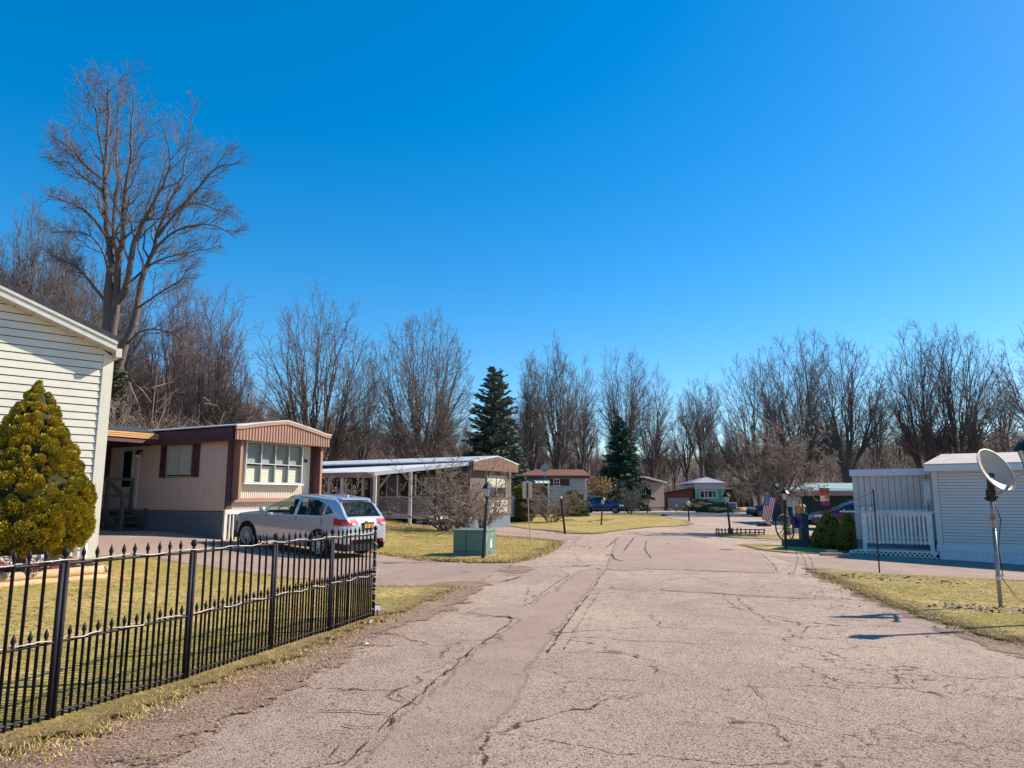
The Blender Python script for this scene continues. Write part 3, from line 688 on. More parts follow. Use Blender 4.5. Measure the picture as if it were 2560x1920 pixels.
m = MB(); m.box(HF, .0, OV, -13, OH - .012, ze - .125, ze - .04); m.box(HF, OV, OV + .11, -13, OH, ze - .12, ze + .06); obj('eave', m, M['white2'], house)
# white porch picket piece beside the corner
g = G(232, 1412); fr = Fr((g.x + .12, g.y - .4), 46 + 90 + 60)
t = thing('picket_section', 'short white picket railing beside the house corner behind the conifer', 'railing', (g.x, g.y - .4, H(g.x, g.y)))
zz = H(g.x, g.y - .4); fr = Fr((g.x, g.y - .4), 80)
m = MB(); m.box(fr, -.02, .07, -.05, .04, zz, zz + .62); obj('post', m, M['white'], t)
for k in range(5): m = MB(); m.box(fr, -.16 - k * .15, -.08 - k * .15, -.02, .0, zz + .1, zz + .42); obj('picket', m, M['white'], t)
m = MB(); m.box(fr, -.85, .10, -.03, .02, zz + .02, zz + .1); m.box(fr, -.85, -.02, -.03, .02, zz + .40, zz + .44); obj('rail', m, M['white'], t)

# landscaping bed
a = G(258, 1452); b = G(-260, 1500); c = G(125, 1407)
bed = [tuple(a[:2]), tuple(c[:2]), (c.x - 4, c.y - .6), tuple(b[:2])]
sheet('mulch_bed', bed, .35, .07, M['mulch'], .02)
def log(p, q, r, z, label):
    mm = MB(); k = 10; pts = []
    for i in range(k + 1):
        v = Vector(p).lerp(Vector(q), i / k); pts.append((v.x, v.y, H(v.x, v.y) + z + .004 * math.sin(i * 2)))
    mm.tube(pts, r, 12); o = obj('landscape_timber', mm, M['timber'], smooth=True, bevel=0); tag(o, label, 'timber', 'timbers round the shrub bed')
log(a, b, .055, .06, 'lower front landscape timber of the mulch bed')
log(a + Vector((-.06, .02, 0)), b + Vector((0, .03, 0)), .075, .17, 'upper front landscape timber of the mulch bed')
log(a + Vector((.03, .03, 0)), c, .05, .19, 'landscape timber at the right side of the mulch bed')
log(a + Vector((.02, .02, 0)), c, .05, .07, 'lower right side landscape timber under the sloping one')
sheet('gravel_strip', [(-11.5, 10.9), (-7.9, 13.6), (-8.35, 14.3), (-11.9, 11.5)], .3, .06, M['gravel'], .03)
m = random.Random(4)
litter('mulch_chips', a.x - 1.25, a.y + .05, .62, .55, 700, .04, M['mulch'], 'red bark chips in the timber edged bed', 'mulch', flat=.5, up=.09)
litter('gravel', -9.2, 12.9, 1.3, 1.0, 900, .035, M['gravel'], 'white gravel along the foot of the cream house', 'gravel', flat=.6, up=.08)

# ------------------------------------------------------------------ brown mobile home
A1 = G(482 * 1.1573, 1166 * 1.1573); TE = Fr(A1, 29.3); TS = Fr(A1, 119.3); gz = A1.z
t1 = thing('mobile_home', 'tan and brown mobile home with big front window behind the silver car', 'mobile home', (A1.x, A1.y, gz))
W1 = 3.52
E1 = lambda x, y, n: TE.uz(230 + x / 3.568, 1000 + y / 3.568, n)
def pk1(u): return 3.72 + .31 * (1 - abs(u - W1 / 2) / (W1 / 2)) ** .8
m = MB(); m.box(TE, 0.02, W1 - .02, -17, -.02, 1.22, 3.68); obj('wall', m, M['tan'], t1)
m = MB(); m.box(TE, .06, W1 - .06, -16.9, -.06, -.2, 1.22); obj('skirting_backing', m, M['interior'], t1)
m = MB(); ribs(m, TS, -16.5, -.08, gz - .25, 1.05, .11, n=-.02, d=.012, duty=.8); m.box(TS, -16.5, -.06, -.03, -.01, gz - .3, 1.06); m.box(TS, -16.5, -.04, -.03, .02, 1.05, 1.20); obj('skirting', m, M['slate'], t1)
m = MB(); ribs(m, TE, .02, W1, gz - .3, 1.14, .125, n=.0, d=.03, duty=.62); m.box(TE, .0, W1 + .02, -.02, .045, 1.12, 1.26); m.box(TE, -.03, .04, -.03, .04, gz - .1, 1.26); obj('skirting', m, M['white2'], t1)
m = MB(); panels(m, TS, -12, -.22, 1.26, 3.32, .41, n=-.018, d=.012, gap=.010); obj('side_panels', m, M['tan'], t1)
m = MB(); ribs(m, TE, .24, W1 - .1, 1.28, 3.34, .075, n=-.015, d=.022, duty=.7); obj('front_panels', m, M['cream'], t1)
# frames at the front: recessed porch front box
m = MB()
m.box(TE, -.02, .17, -.012, .05, 1.27, 3.34); obj('corner_post', m, M['maroon'], t1); m = MB(); m.box(TE, W1 - .15, W1 - .061, -.012, .05, 1.27, 3.34); m.box(TE, W1 - .06, W1 + .06, -.01, .36, 1.10, 3.35); obj('corner_post', m, M['maroon'], t1)
m = MB(); m.box(TE, .16, .25, .0, .34, 1.55, 3.40); m.box(TE, .16, W1 - .04, .0, .15, 1.48, 1.60); m.box(TE, W1 - .04, W1 + .05, .26, .37, .55, 3.36); obj('trim_frame', m, M['brownlt'], t1)
# front pleated gable fascia, overhanging
m = MB(); m.poly([TE.p(-.18, .46, 3.32), TE.p(W1 + .22, .46, 3.32)] + [TE.p(W1 + .22 - (W1 + .4) * k / 12, .46, pk1(min(W1, max(0, W1 + .22 - (W1 + .4) * k / 12))) - .02) for k in range(13)], TE.n * .03); ob = obj('gable_fascia', m, M['brownlt'], t1)
m = MB(); ribs(m, TE, -.17, W1 + .2, 3.32, 3.7, .115, n=.49, d=.022, z1f=lambda u: pk1(min(W1, max(0, u))) - .11, duty=.82); obj('fascia_boards', m, M['brownlt'], t1)
def bandm(fr, u0, u1, n0, n1, f, za, zb, k=14):
    mm = MB()
    for j in range(k):
        a_, b_ = u0 + (u1 - u0) * j / k, u0 + (u1 - u0) * (j + 1) / k
        mm.add([fr.p(a_, n0, f(a_) + za), fr.p(b_, n0, f(b_) + za), fr.p(b_, n1, f(b_) + za), fr.p(a_, n1, f(a_) + za), fr.p(a_, n0, f(a_) + zb), fr.p(b_, n0, f(b_) + zb), fr.p(b_, n1, f(b_) + zb), fr.p(a_, n1, f(a_) + zb)],
               [(0, 1, 2, 3), (7, 6, 5, 4), (3, 2, 6, 7), (0, 4, 5, 1)] + ([(0, 3, 7, 4)] if j == 0 else []) + ([(1, 5, 6, 2)] if j == k - 1 else []))
    return mm
cl1 = lambda u: pk1(min(W1, max(0, u)))
obj('fascia_cap', bandm(TE, -.2, W1 + .24, .45, .545, cl1, -.10, -.005), M['brownlt'], t1)
rf = obj('roof', bandm(TE, -.22, W1 + .26, -17.1, .55, cl1, -.0, .035), M['roofwhite'], t1)
m = MB(); m.box(TE, -.14, W1 + .18, -17, .45, 3.33, 3.345); obj('soffit', m, M['brown'], t1)
# dark side mansard fascia
m = MB(); m.poly([TS.p(-12, .04, 3.30), TS.p(-12, .18, 3.34), TS.p(-12, .20, 3.68), TS.p(-12, .04, 3.69)], TS.u * 12.36); m.box(TS, -12, .38, .17, .225, 3.27, 3.35); obj('side_fascia', m, M['maroon'], t1)
WA, WB = E1(1355, 740, .14), E1(1868, 740, .14)
f = window(t1, TE, WA[0], WB[0], 2.05, 3.33, cols=4, rows=2, split=.47, n=.03, fw=.045, d=.14, cover=-.46)
m = MB(); m.quad([TE.p(WA[0] + .06, .045, 2.66), TE.p(WB[0] - .06, .045, 2.66), TE.p(WB[0] - .06, .045, 3.27), TE.p(WA[0] + .06, .045, 3.27)]); obj('painted_reflection', m, mat('grey pane reflection', (.36, .38, .34), .8, .15, 2), f)  # grey panel paints the dim, reflective look of the upper panes
m = MB(); m.box(TE, WA[0] - .05, WB[0] + .05, .03, .22, 2.02, 2.055); obj('window_sill', m, M['white'], t1)
window(t1, TS, -2.83, -1.62, 2.24, 3.26, cols=2, n=-.002, fw=.04, d=.05, shutter=.34, cover=1.0)
window(t1, TS, -7.4, -6.15, 2.24, 3.26, cols=2, n=-.002, fw=.04, d=.05, shutter=.30)
# door
m = MB(); m.box(TS, -5.34, -4.28, -.004, .035, 1.27, 3.42); dr = obj('door', m, M['white2'], t1)
m = MB(); m.box(TS, -5.06, -4.60, .036, .05, 1.95, 3.14); obj('pane', m, M['darkglass'], dr)
m = MB(); m.box(TS, -5.14, -5.06, .035, .055, 1.95, 3.2); m.box(TS, -4.6, -4.52, .035, .055, 1.95, 3.2); m.box(TS, -5.14, -4.52, .035, .056, 3.14, 3.21); m.box(TS, -5.14, -4.52, .035, .056, 1.90, 1.96); m.box(TS, -5.1, -4.55, .035, .05, 1.38, 1.8); obj('storm_frame', m, M['white2'], dr)
m = MB(); m.tube([TS.p(-4.17, .0, 3.12), TS.p(-4.17, .14, 3.14)], .03, 8); m.lathe(TS.p(-4.17, .15, 3.0), [(.085, 0), (.06, .06), (.035, .14), (.01, .15)], 10); obj('porch_light', m, M['black'], t1)
m = MB(); m.lathe(TS.p(-4.17, .15, 2.9), [(.03, 0), (.06, .02), (.06, .1)], 10); obj('lamp_glass', m, M['frost'], t1)
m = MB(); m.lathe(TE.p(W1 - .45, .1, 2.78), [(.02, 0), (.055, .02), (.055, .09), (.02, .11)], 10); m.tube([TE.p(W1 - .45, -.02, 2.86), TE.p(W1 - .45, .1, 2.86)], .02, 6); obj('wall_lamp', m, M['black'], t1)
# porch roof over the steps
up_, zt1 = TS.uz(395, 1085.5, .22); zb1 = TS.uz(395, 1099, .22)[1]; NO = 2.3
m = MB(); m.box(TS, -9.5, up_ - .02, .2, NO, zt1 - .03, zt1 + .02); m.poly([TS.p(up_, .2, zt1 + .02), TS.p(up_ - 1.3, .2, zt1 + .30), TS.p(up_ - 1.3, NO, zt1 + .16), TS.p(up_, NO, zt1 + .02)], (0, 0, .02)); m.poly([TS.p(up_ - 1.3, .2, zt1 + .30), TS.p(-9.5, .2, zt1 + .30), TS.p(-9.5, NO, zt1 + .16), TS.p(up_ - 1.3, NO, zt1 + .16)], (0, 0, .02)); pr = obj('porch_roof', m, M['shingle'], t1)
m = MB(); hh = (zt1 - zb1) / 3
for k in range(3): m.box(TS, up_ - .02, up_ + .035 - .012 * k, .2, NO + .02, zt1 - hh * (k + 1) + .006, zt1 - hh * k)
obj('porch_fascia', m, M['orange'], t1)
m = MB(); m.box(TS, -9.5, -3.7, .02, .16, 3.28, 3.44); m.box(TS, up_ - .12, up_ - .03, .16, NO, zb1 - .14, zb1); obj('porch_beam', m, M['maroon'], t1)
# steps
st = thing('porch_steps', 'weathered wooden steps and landing with handrail at the brown mobile home', 'steps', tuple(TS.p(-4.5, .5, gz)))
m = MB(); m.box(TS, -6.6, -4.42, .02, .95, 1.18, 1.24); obj('landing', m, M['oldwood'], st)
for k in range(1, 5):
    z = 1.24 - k * .195; m = MB(); m.box(TS, -4.62 + .20 * k, -4.34 + .20 * k, .04, .95, z - .045, z); obj('tread', m, M['oldwood'], st)
m = MB()
for n_ in (.06, .90): m.bar(TS.p(-4.5, n_, 1.14), TS.p(-3.62, n_, gz + .05), .05, .22)
obj('stringer', m, M['oldwood'], st)
for u_, n_, za, zb in ((-4.45, .05, gz, 2.16), (-4.5, .86, gz, 2.16), (-5.4, .9, gz, 2.16), (-6.55, .9, gz, 3.3), (-3.66, .86, gz, 1.72), (-3.66, .05, gz, 1.28)):
    m = MB(); m.box(TS, u_ - .05, u_ + .05, n_ - .05, n_ + .05, za - .1, zb); obj('post', m, M['oldwood'], st)
m = MB(); m.box(TS, -4.50, -4.40, .0, .98, 2.16, 2.25); m.bar(TS.p(-4.5, .92, 2.20), TS.p(-3.62, .92, 1.70), .05, .13); m.box(TS, -4.48, -4.42, .0, .9, 1.62, 1.72); m.box(TS, -6.6, -4.5, .84, .96, 2.16, 2.22); m.box(TS, -6.6, -4.5, .87, .93, 1.62, 1.72); obj('handrail', m, M['oldwood'], st)

# ------------------------------------------------------------------ second mobile home with white porch roof
A2 = Vector((-2.05, 35.5, 0)); T2E = Fr(A2, 29.3); T2S = Fr(A2, 119.3); W2 = 4.1
t2 = thing('mobile_home', 'dark brown mobile home with white porch roof and lattice railings behind the big bare bush', 'mobile home', (A2.x, A2.y, 0))
uz = lambda fr, l, n=0: [fr.uz(780 + x / 4.254, 1080 + y / 4.254, n) for x, y in l]
pk2 = lambda u: 3.36 + .33 * (1 - abs(min(W2, max(0, u)) - W2 / 2) / (W2 / 2)) ** .8
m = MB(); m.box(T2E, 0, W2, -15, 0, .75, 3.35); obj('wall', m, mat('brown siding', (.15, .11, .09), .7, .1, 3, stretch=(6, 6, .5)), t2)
m = MB(); m.box(T2E, .04, W2 - .04, -14.9, -.04, -.2, .75); obj('skirting', m, M['slate'], t2)
m = MB(); m.poly([T2E.p(-.2, .3, 2.95), T2E.p(W2 + .2, .3, 2.95)] + [T2E.p(W2 + .2 - (W2 + .4) * k / 10, .3, pk2(W2 + .2 - (W2 + .4) * k / 10)) for k in range(11)], T2E.n * .03); ribs(m, T2E, -.18, W2 + .18, 2.96, 3.3, .13, n=.33, d=.025, z1f=lambda u: pk2(u) - .04, duty=.8); obj('gable_fascia', m, M['brownlt'], t2)
obj('roof', bandm(T2E, -.22, W2 + .22, -15.1, .36, pk2, 0, .06), M['roofwhite'], t2)
m = MB(); m.box(T2E, 1.3, 3.6, 0, .04, .85, 1.5); ribs(m, T2E, 1.3, 3.6, .88, 1.45, .12, n=.04, d=.02); obj('front_panels', m, M['cream'], t2)
window(t2, T2E, 1.5, 3.5, 1.55, 2.75, cols=2, rows=2, n=.005, fw=.06, cover=.5)
# porch along the side
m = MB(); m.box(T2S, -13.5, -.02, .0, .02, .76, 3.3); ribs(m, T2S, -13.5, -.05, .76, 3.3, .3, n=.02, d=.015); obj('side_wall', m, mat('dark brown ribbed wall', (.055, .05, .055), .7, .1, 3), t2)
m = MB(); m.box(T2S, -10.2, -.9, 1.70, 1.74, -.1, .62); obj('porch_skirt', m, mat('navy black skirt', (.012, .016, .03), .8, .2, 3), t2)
m = MB(); m.box(T2S, -10.2, -.6, .02, 1.9, .62, .74); obj('porch_floor', m, M['deckwhite'], t2)
for (a_, b_) in ((-4.1, -.8), (-9.6, -5.2)):
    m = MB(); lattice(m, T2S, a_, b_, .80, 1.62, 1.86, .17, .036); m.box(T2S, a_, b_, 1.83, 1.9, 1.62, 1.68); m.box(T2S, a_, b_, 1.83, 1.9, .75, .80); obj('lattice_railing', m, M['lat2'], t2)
for u_ in (-4.2, -5.15, -7.4, -9.6):
    m = MB(); m.box(T2S, u_ - .06, u_ + .06, 1.8, 1.92, -.05, 2.75); obj('post', m, M['white2'], t2)
m = MB()
for u_ in (-1.9, -3.0, -6.3, -8.5): m.box(T2S, u_ - .025, u_ + .025, 1.83, 1.88, 1.68, 2.7)
obj('screen_post', m, M['deckwhite'], t2)
m = MB(); _q = q_br = None; m.bar(T2S.p(-4.2, 1.86, 2.0), T2S.p(-3.4, 1.86, 2.85), .07, .09); obj('brace', m, M['white2'], t2)
q1, q2, q3 = at(1173, 1158, 35.2), at(930, 1184, 32.6), at(800, 1186, 36.5); b1, b2 = T2S.p(-.3, .02, q1.z + .02), T2S.p(-12.5, .02, 3.12)
m = MB(); m.poly([q1, q2, q3, b2, b1], (0, 0, .06)); m.bar(q1 + Vector((0, -.03, -.02)), q2 + Vector((0, -.03, -.02)), .05, .17); obj('porch_roof', m, M['white'], t2)
m = MB(); m.bar(q2 + Vector((.1, -.06, -.06)), q3 + Vector((0, -.06, -.06)), .06, .26); obj('porch_fascia', m, M['brownlt'], t2)
for f_ in (.03, .62):
    pt = q1.lerp(q2, 1 - f_ if f_ < .1 else f_); pt = q2.lerp(q1, .03) if f_ < .1 else q1.lerp(q2, .62); m = MB(); m.box(W0, pt.x - .07, pt.x + .07, -pt.y - .07, -pt.y + .07, H(pt.x, pt.y) - .1, pt.z - .1); obj('post', m, M['white2'], t2)
pt = q2.lerp(q3, .55); m = MB(); m.box(W0, pt.x - .07, pt.x + .07, -pt.y - .17, -pt.y - .03, H(pt.x, pt.y) - .1, pt.z - .15); obj('post', m, M['white2'], t2)
for k in range(5): 
    z = .62 - k * .14; m = MB(); m.box(T2S, -5.1, -4.2, 1.9 + .26 * k, 2.18 + .26 * k, z - .04, z); obj('tread', m, M['deckwhite'], t2)
m = MB(); m.bar(T2S.p(-5.12, 1.9, 1.6), T2S.p(-5.12, 3.2, .85), .05, .09); m.bar(T2S.p(-4.15, 1.9, 1.6), T2S.p(-4.15, 3.2, .85), .05, .09); obj('stair_rail', m, M['deckwhite'], t2)
for a_ in (-2.9, -6.2, -8.6): window(t2, T2S, a_, a_ + 1.1, 1.6, 2.6, cols=2, n=.004, fw=.05, blinds=False, glass='darkglass')
m = MB(); m.box(T2S, -5.1, -4.25, .0, .05, .75, 2.75); obj('door', m, M['slate'], t2)
# weather vane / little rooftop aerial behind the roof

# ------------------------------------------------------------------ far mobile homes
def gable_home(name, label, A_, heading, W_, L_, zb, ze_, zp, wallm, roofm, skirtm, trim, over=.25, hip=0):
    fe = Fr(A_, heading); fs_ = Fr(A_, heading + 90); t = thing(name, label, 'mobile home', (A_[0], A_[1], 0))
    m = MB(); m.poly([fe.p(0, 0, zb), fe.p(W_, 0, zb), fe.p(W_, 0, ze_)] + ([] if hip else [fe.p(W_ / 2, 0, zp - .05)]) + [fe.p(0, 0, ze_)], fe.n * -L_); obj('wall', m, wallm, t)
    m = MB(); m.box(fe, .04, W_ - .04, -L_ + .05, -.04, -.3, zb + .02); obj('skirting', m, skirtm, t)
    m = MB(); e0 = ze_ - .03
    h = W_ / 2 if hip else -over
    a_, b_ = fe.p(-over, over, e0), fe.p(W_ + over, over, e0); c_, d_ = fe.p(W_ + over, -L_ - over, e0), fe.p(-over, -L_ - over, e0)
    r0, r1 = fe.p(W_ / 2, -h, zp), fe.p(W_ / 2, -L_, zp)
    up = Vector((0, 0, .09))
    m.add([a_, b_, c_, d_, r0, r1, a_ + up, b_ + up, c_ + up, d_ + up, r0 + up, r1 + up], [(0, 3, 2, 1), (6, 7, 10), (7, 8, 11, 10), (8, 9, 11), (9, 6, 10, 11), (0, 1, 7, 6), (1, 2, 8, 7), (2, 3, 9, 8), (3, 0, 6, 9)])
    obj('roof', m, roofm, t)
    return t, fe, fs_
# white home with brown roof
c5 = lambda x, y: (1200 + x / 4.254, 1080 + y / 4.254)
Y3 = 70; p0 = at(*c5(725, 800), Y3); fr3 = Fr((p0.x, p0.y), 84)
t3 = thing('mobile_home', 'white mobile home with brown roof behind the dark blue car', 'mobile home', (p0.x, p0.y, 0))
z1 = fr3.uz(*c5(725, 468))[1]; u1 = fr3.uz(*c5(1128, 468))[0]; zr = fr3.uz(*c5(725, 398))[1]
w3 = mat('white lap siding', (.46, .45, .42), .6, .05, 3, dirt=.1)
m = MB(); m.box(fr3, 0, u1, -8, 0, -.3, z1); obj('wall', m, M['gap'], t3); m = MB(); laps(m, fr3, .0, u1, .2, z1, .2, n=.003, d=.03); obj('siding', m, w3, t3)
m = MB(); m.poly([fr3.p(-7.2, .3, z1 - .06), fr3.p(u1 + .3, .3, z1 - .06), fr3.p(u1 + .3, -2.5, zr), fr3.p(-7.2, -2.5, zr)], (0, 0, .1)); m.poly([fr3.p(-7.2, -8.3, z1), fr3.p(u1 + .3, -8.3, z1), fr3.p(u1 + .3, -2.5, zr), fr3.p(-7.2, -2.5, zr)], (0, 0, .1)); obj('roof', m, M['brownroof'], t3)
m = MB(); m.box(fr3, -7.2, u1 + .3, .28, .34, z1 - .22, z1 + .05); obj('fascia', m, M['maroon'], t3)
m = MB(); m.box(fr3, u1 - .12, u1 + .02, -.1, .04, -.3, z1); obj('corner_trim', m, M['white'], t3)
a_ = fr3.uz(*c5(780, 500)); b_ = fr3.uz(*c5(848, 575)); window(t3, fr3, a_[0], b_[0], b_[1], a_[1], cols=2, rows=2, n=.03, fm=M['white'], fw=.06, blinds=False, shutter=.95)
g1 = fr3.uz(*c5(560, 545)); g2 = fr3.uz(*c5(700, 800)); wt = mat('tan garage wall', (.30, .215, .15), .7, .08, 3)
m = MB(); m.box(fr3, -7.0, -.02, -7, -.6, -.3, z1 - .2); obj('garage_wall', m, wt, t3)
m = MB(); m.box(fr3, -3.0, -.5, -.6, -.55, -.2, 1.75 + .6); gd = obj('garage_door', m, wt, t3)
for k in (0, 1): m = MB(); m.box(fr3, -2.8 + k * 1.2, -1.85 + k * 1.2, -.55, -.53, 1.85, 2.2); obj('pane', m, M['darkglass'], gd)
q1 = fr3.uz(*c5(725, 462)); q2 = fr3.uz(*c5(725, 525), 1.4)
m = MB(); m.poly([fr3.p(-7.4, -.6, z1 - .05), fr3.p(.05, -.6, z1 - .05), fr3.p(.05, 1.0, z1 - .75), fr3.p(-7.4, 1.0, z1 - .75)], (0, 0, .06)); ribs(m, Fr(fr3.p(0, 0, 0), 84), -7.4, .05, 0, .01, .45); ar = obj('awning_roof', m, M['greenroof'], t3)
m = MB()
for k in range(17): m.bar(fr3.p(-7.3 + k * .455, -.58, z1 + .03), fr3.p(-7.3 + k * .455, 1.0, z1 - .68), .04, .05)
obj('roof_rib', m, M['greenroof'], t3)
for u_ in (-.1, -7.2): m = MB(); m.box(fr3, u_ - .09, u_ + .09, .8, .98, -.2, z1 - .7); obj('post', m, M['white'], t3)
# its round dish
p = at(1200 + 688 / 4.254, 1080 + 388 / 4.254, Y3 - 1.2); t = thing('satellite_dish', 'round grey satellite dish on the roof edge of the white mobile home', 'satellite dish', p)
mm_ = Vector((-.15, -1, .35)).to_track_quat('Z', 'Y').to_matrix()
m = MB(); m.lathe(p, [(.01, 0), (.15, .01), (.29, .05), (.39, .10), (.40, .11), (.39, .11), (.27, .06), (.12, .02)], 24, mm_); obj('reflector', m, mat('grey dish', (.42, .40, .39), .6, .08, 3), t, smooth=True)
m = MB(); m.tube([p, p + Vector((0, .1, -.1)), p + Vector((0, .15, -1.0))], .03, 8); obj('mast', m, M['galv'], t)
m = MB(); m.tube([p + mm_ @ Vector((.2, 0, .05)), p + mm_ @ Vector((0, 0, .35))], .01, 6); m.tube([p + mm_ @ Vector((-.2, 0, .05)), p + mm_ @ Vector((0, 0, .35))], .01, 6); obj('feed_arm', m, M['galv'], t)
# tan home with gable
p = at(*c5(1515, 770), 90); c = p
w4 = mat('beige siding', (.42, .32, .26), .7, .06, 3)
z4 = at(*c5(1515, 530), 90).z; zp4 = at(*c5(1665, 478), 92).z
t4, fe, fs_ = gable_home('mobile_home', 'tan gable mobile home with dark red bush in front, right of the white one', (p.x, p.y), 62, 6.6, 16, .5, z4, zp4, w4, M['brownroof'], M['concrete'], M['white2'])
m = MB(); m.box(fe, -.05, .12, -.1, .05, -.1, z4); m.bar(fe.p(-.25, .27, z4 - .03), fe.p(3.3, .27, zp4), .05, .22); m.bar(fe.p(6.85, .27, z4 - .03), fe.p(3.3, .27, zp4), .05, .22); m.box(fs_, -16, .2, .24, .3, z4 - .12, z4 + .06); obj('trim', m, M['white2'], t4)
window(t4, fs_, -2.2, -1.0, 1.3, 2.9, 1, 2, n=.01, fm=M['white'], fw=.1, blinds=False); window(t4, fe, 2.6, 4.6, 1.4, 2.8, 2, 1, n=.01, fm=M['white2'], fw=.1, blinds=False)
for (x_, y_, h_, r_) in ((1375, 470, .55, .12), (1325, 480, .3, .16), (1290, 485, .35, .1)):
    p_ = at(*c5(x_, y_ + 15), 93); m = MB(); m.tube([p_ + Vector((0, 0, -.5)), p_ + Vector((0, 0, h_))], r_, 8); m.lathe(p_ + Vector((0, 0, h_)), [(r_ * 1.5, 0), (r_ * 1.4, .08), (.02, .14)], 8); obj('roof_vent', m, M['white2'], t4)
# sea green home
c3 = lambda x, y: (1640 + x / 7.9, 1170 + y / 7.9)
Y6 = 99; p = at(*c3(800, 760), Y6); q = at(*c3(1325, 760), Y6); W6 = q.x - p.x
z6 = at(*c3(800, 415), Y6).z; ze6 = at(*c3(800, 300), Y6).z; zp6 = at(*c3(1050, 195), Y6 + 2).z; zb6 = at(*c3(800, 670), Y6).z
t6, fe, fs_ = gable_home('mobile_home', 'sea green mobile home with four light front window and grey hip roof', (p.x, p.y), 95, W6, 14, zb6, ze6, zp6, M['green'], M['greyroof'], M['redbrown'], None, over=.45, hip=1)
m = MB(); m.box(fe, -.15, W6 + .12, -14, .10, z6, ze6 - .02); laps(m, fe, -.15, W6 + .1, z6, ze6 - .05, .22, n=.10, d=.03); obj('upper_band', m, M['bluefascia'], t6)
m = MB(); m.box(fe, -.06, .12, -.1, .05, zb6, z6); m.box(fe, W6 - .12, W6 + .06, -.1, .05, zb6, z6); obj('corner_trim', m, M['white2'], t6)
m = MB(); laps(m, fe, .14, W6 - .14, zb6, z6, .16, n=.003, d=.03); obj('siding', m, M['green'], t6)
m = MB(); m.box(Fr(fe.p(W6, 0, 0), 5), .0, 14, 0, .05, zb6, ze6 - .1); obj('side_wall', m, mat('cream side siding', (.5, .5, .4), .6, .05, 3), t6)
a_ = fe.uz(*c3(850, 432)); b_ = fe.uz(*c3(1215, 603)); f = window(t6, fe, a_[0], b_[0], b_[1], a_[1], 4, 1, n=.02, fm=M['white'], fw=.16, blinds=False, glass='darkglass')
m = MB(); m.box(fe, a_[0] + .95, a_[0] + 1.3, .03, .045, b_[1] + .2, b_[1] + .5); obj('curtain', m, M['white'], f)
p_ = fe.p(-4.6, -1, 0)
t = thing('shed', 'low red brown shed wall with pale garage door beside the sea green home', 'shed', tuple(p_))
m = MB(); m.poly([fe.p(-4.9, -1, -.1), fe.p(-.2, -1, -.1), fe.p(-.2, -1, z6 + .05), fe.p(-4.9, -1, z6 - .75)], fe.n * -6); obj('wall', m, M['redbrown'], t)
m = MB(); m.poly([fe.p(-5.2, -.6, z6 - .72), fe.p(-.2, -.6, z6 + .12), fe.p(-.2, -7, z6 + .02), fe.p(-5.2, -7, z6 - .85)], (0, 0, .10)); obj('roof', m, M['maroon'], t)
m = MB(); m.box(fe, -3.7, -.8, -1, -.93, -.1, z6 - 1.2); obj('garage_door', m, mat('pale garage door', (.42, .42, .38), .5, .05, 2), t); 
t = thing('carport', 'dark teal carport sheltering a parked car left of the red brown shed', 'carport', tuple(fe.p(-8, 2, 0)))
m = MB(); m.poly([fe.p(-9, 2.0, z6 - .2), fe.p(-5.1, 2.0, z6 - .85), fe.p(-5.1, -6, z6 - .85), fe.p(-9, -6, z6 - .2)], (0, 0, .12)); obj('roof', m, M['slate'], t)
for u_, n_ in ((-8.9, 1.9), (-5.2, 1.9), (-8.9, -5.5), (-5.2, -5.5)): m = MB(); m.box(fe, u_ - .07, u_ + .07, n_ - .07, n_ + .07, -.2, z6 - (.3 if u_ < -7 else .8)); obj('post', m, M['slate'], t)
m = MB(); m.box(fe, -9, -5.2, -6, -5.9, -.2, z6 - .9); obj('back_wall', m, M['teal'], t)
# door steps on the right side
t = thing('porch_steps', 'small grey landing with railing at the right side of the sea green home', 'steps', tuple(fe.p(W6 + .8, -3, 0)))
m = MB(); m.box(fe, W6 + .1, W6 + 1.7, -4, -1.5, .7, .8); obj('landing', m, M['oldwood'], t)
for u_ in (W6 + .4, W6 + 1.6): 
    for n_ in (-1.6, -3.9): m = MB(); m.box(fe, u_ - .05, u_ + .05, n_ - .05, n_ + .05, -.2, 3.0); obj('post', m, M['oldwood'], t)
m = MB(); m.box(fe, W6 + .3, W6 + 1.7, -4.1, -1.4, 2.9, 3.0); obj('canopy', m, M['white2'], t)
m = MB(); m.box(fe, W6 + .4, W6 + 1.6, -1.64, -1.58, 1.6, 1.7); m.box(fe, W6 + .4, W6 + 1.6, -1.64, -1.58, 1.15, 1.22); obj('railing', m, M['oldwood'], t)
p = at(*c3(1480, 770), 92); t = thing('window_sash', 'white framed blue pane leaning by the steps of the sea green home', 'window', (p.x, p.y, 0)); fr = Fr((p.x, p.y), 88)
m = MB(); m.box(fr, -.75, .75, 0, .05, .05, .15); m.box(fr, -.75, .75, 0, .05, .95, 1.07); m.box(fr, -.75, -.63, 0, .05, .15, .95); m.box(fr, .63, .75, 0, .05, .15, .95); obj('frame', m, M['white'], t)
m = MB(); m.box(fr, -.63, .63, .005, .02, .15, .95); obj('pane', m, mat('blue board', (.06, .13, .25), .4, .2, 4), t)
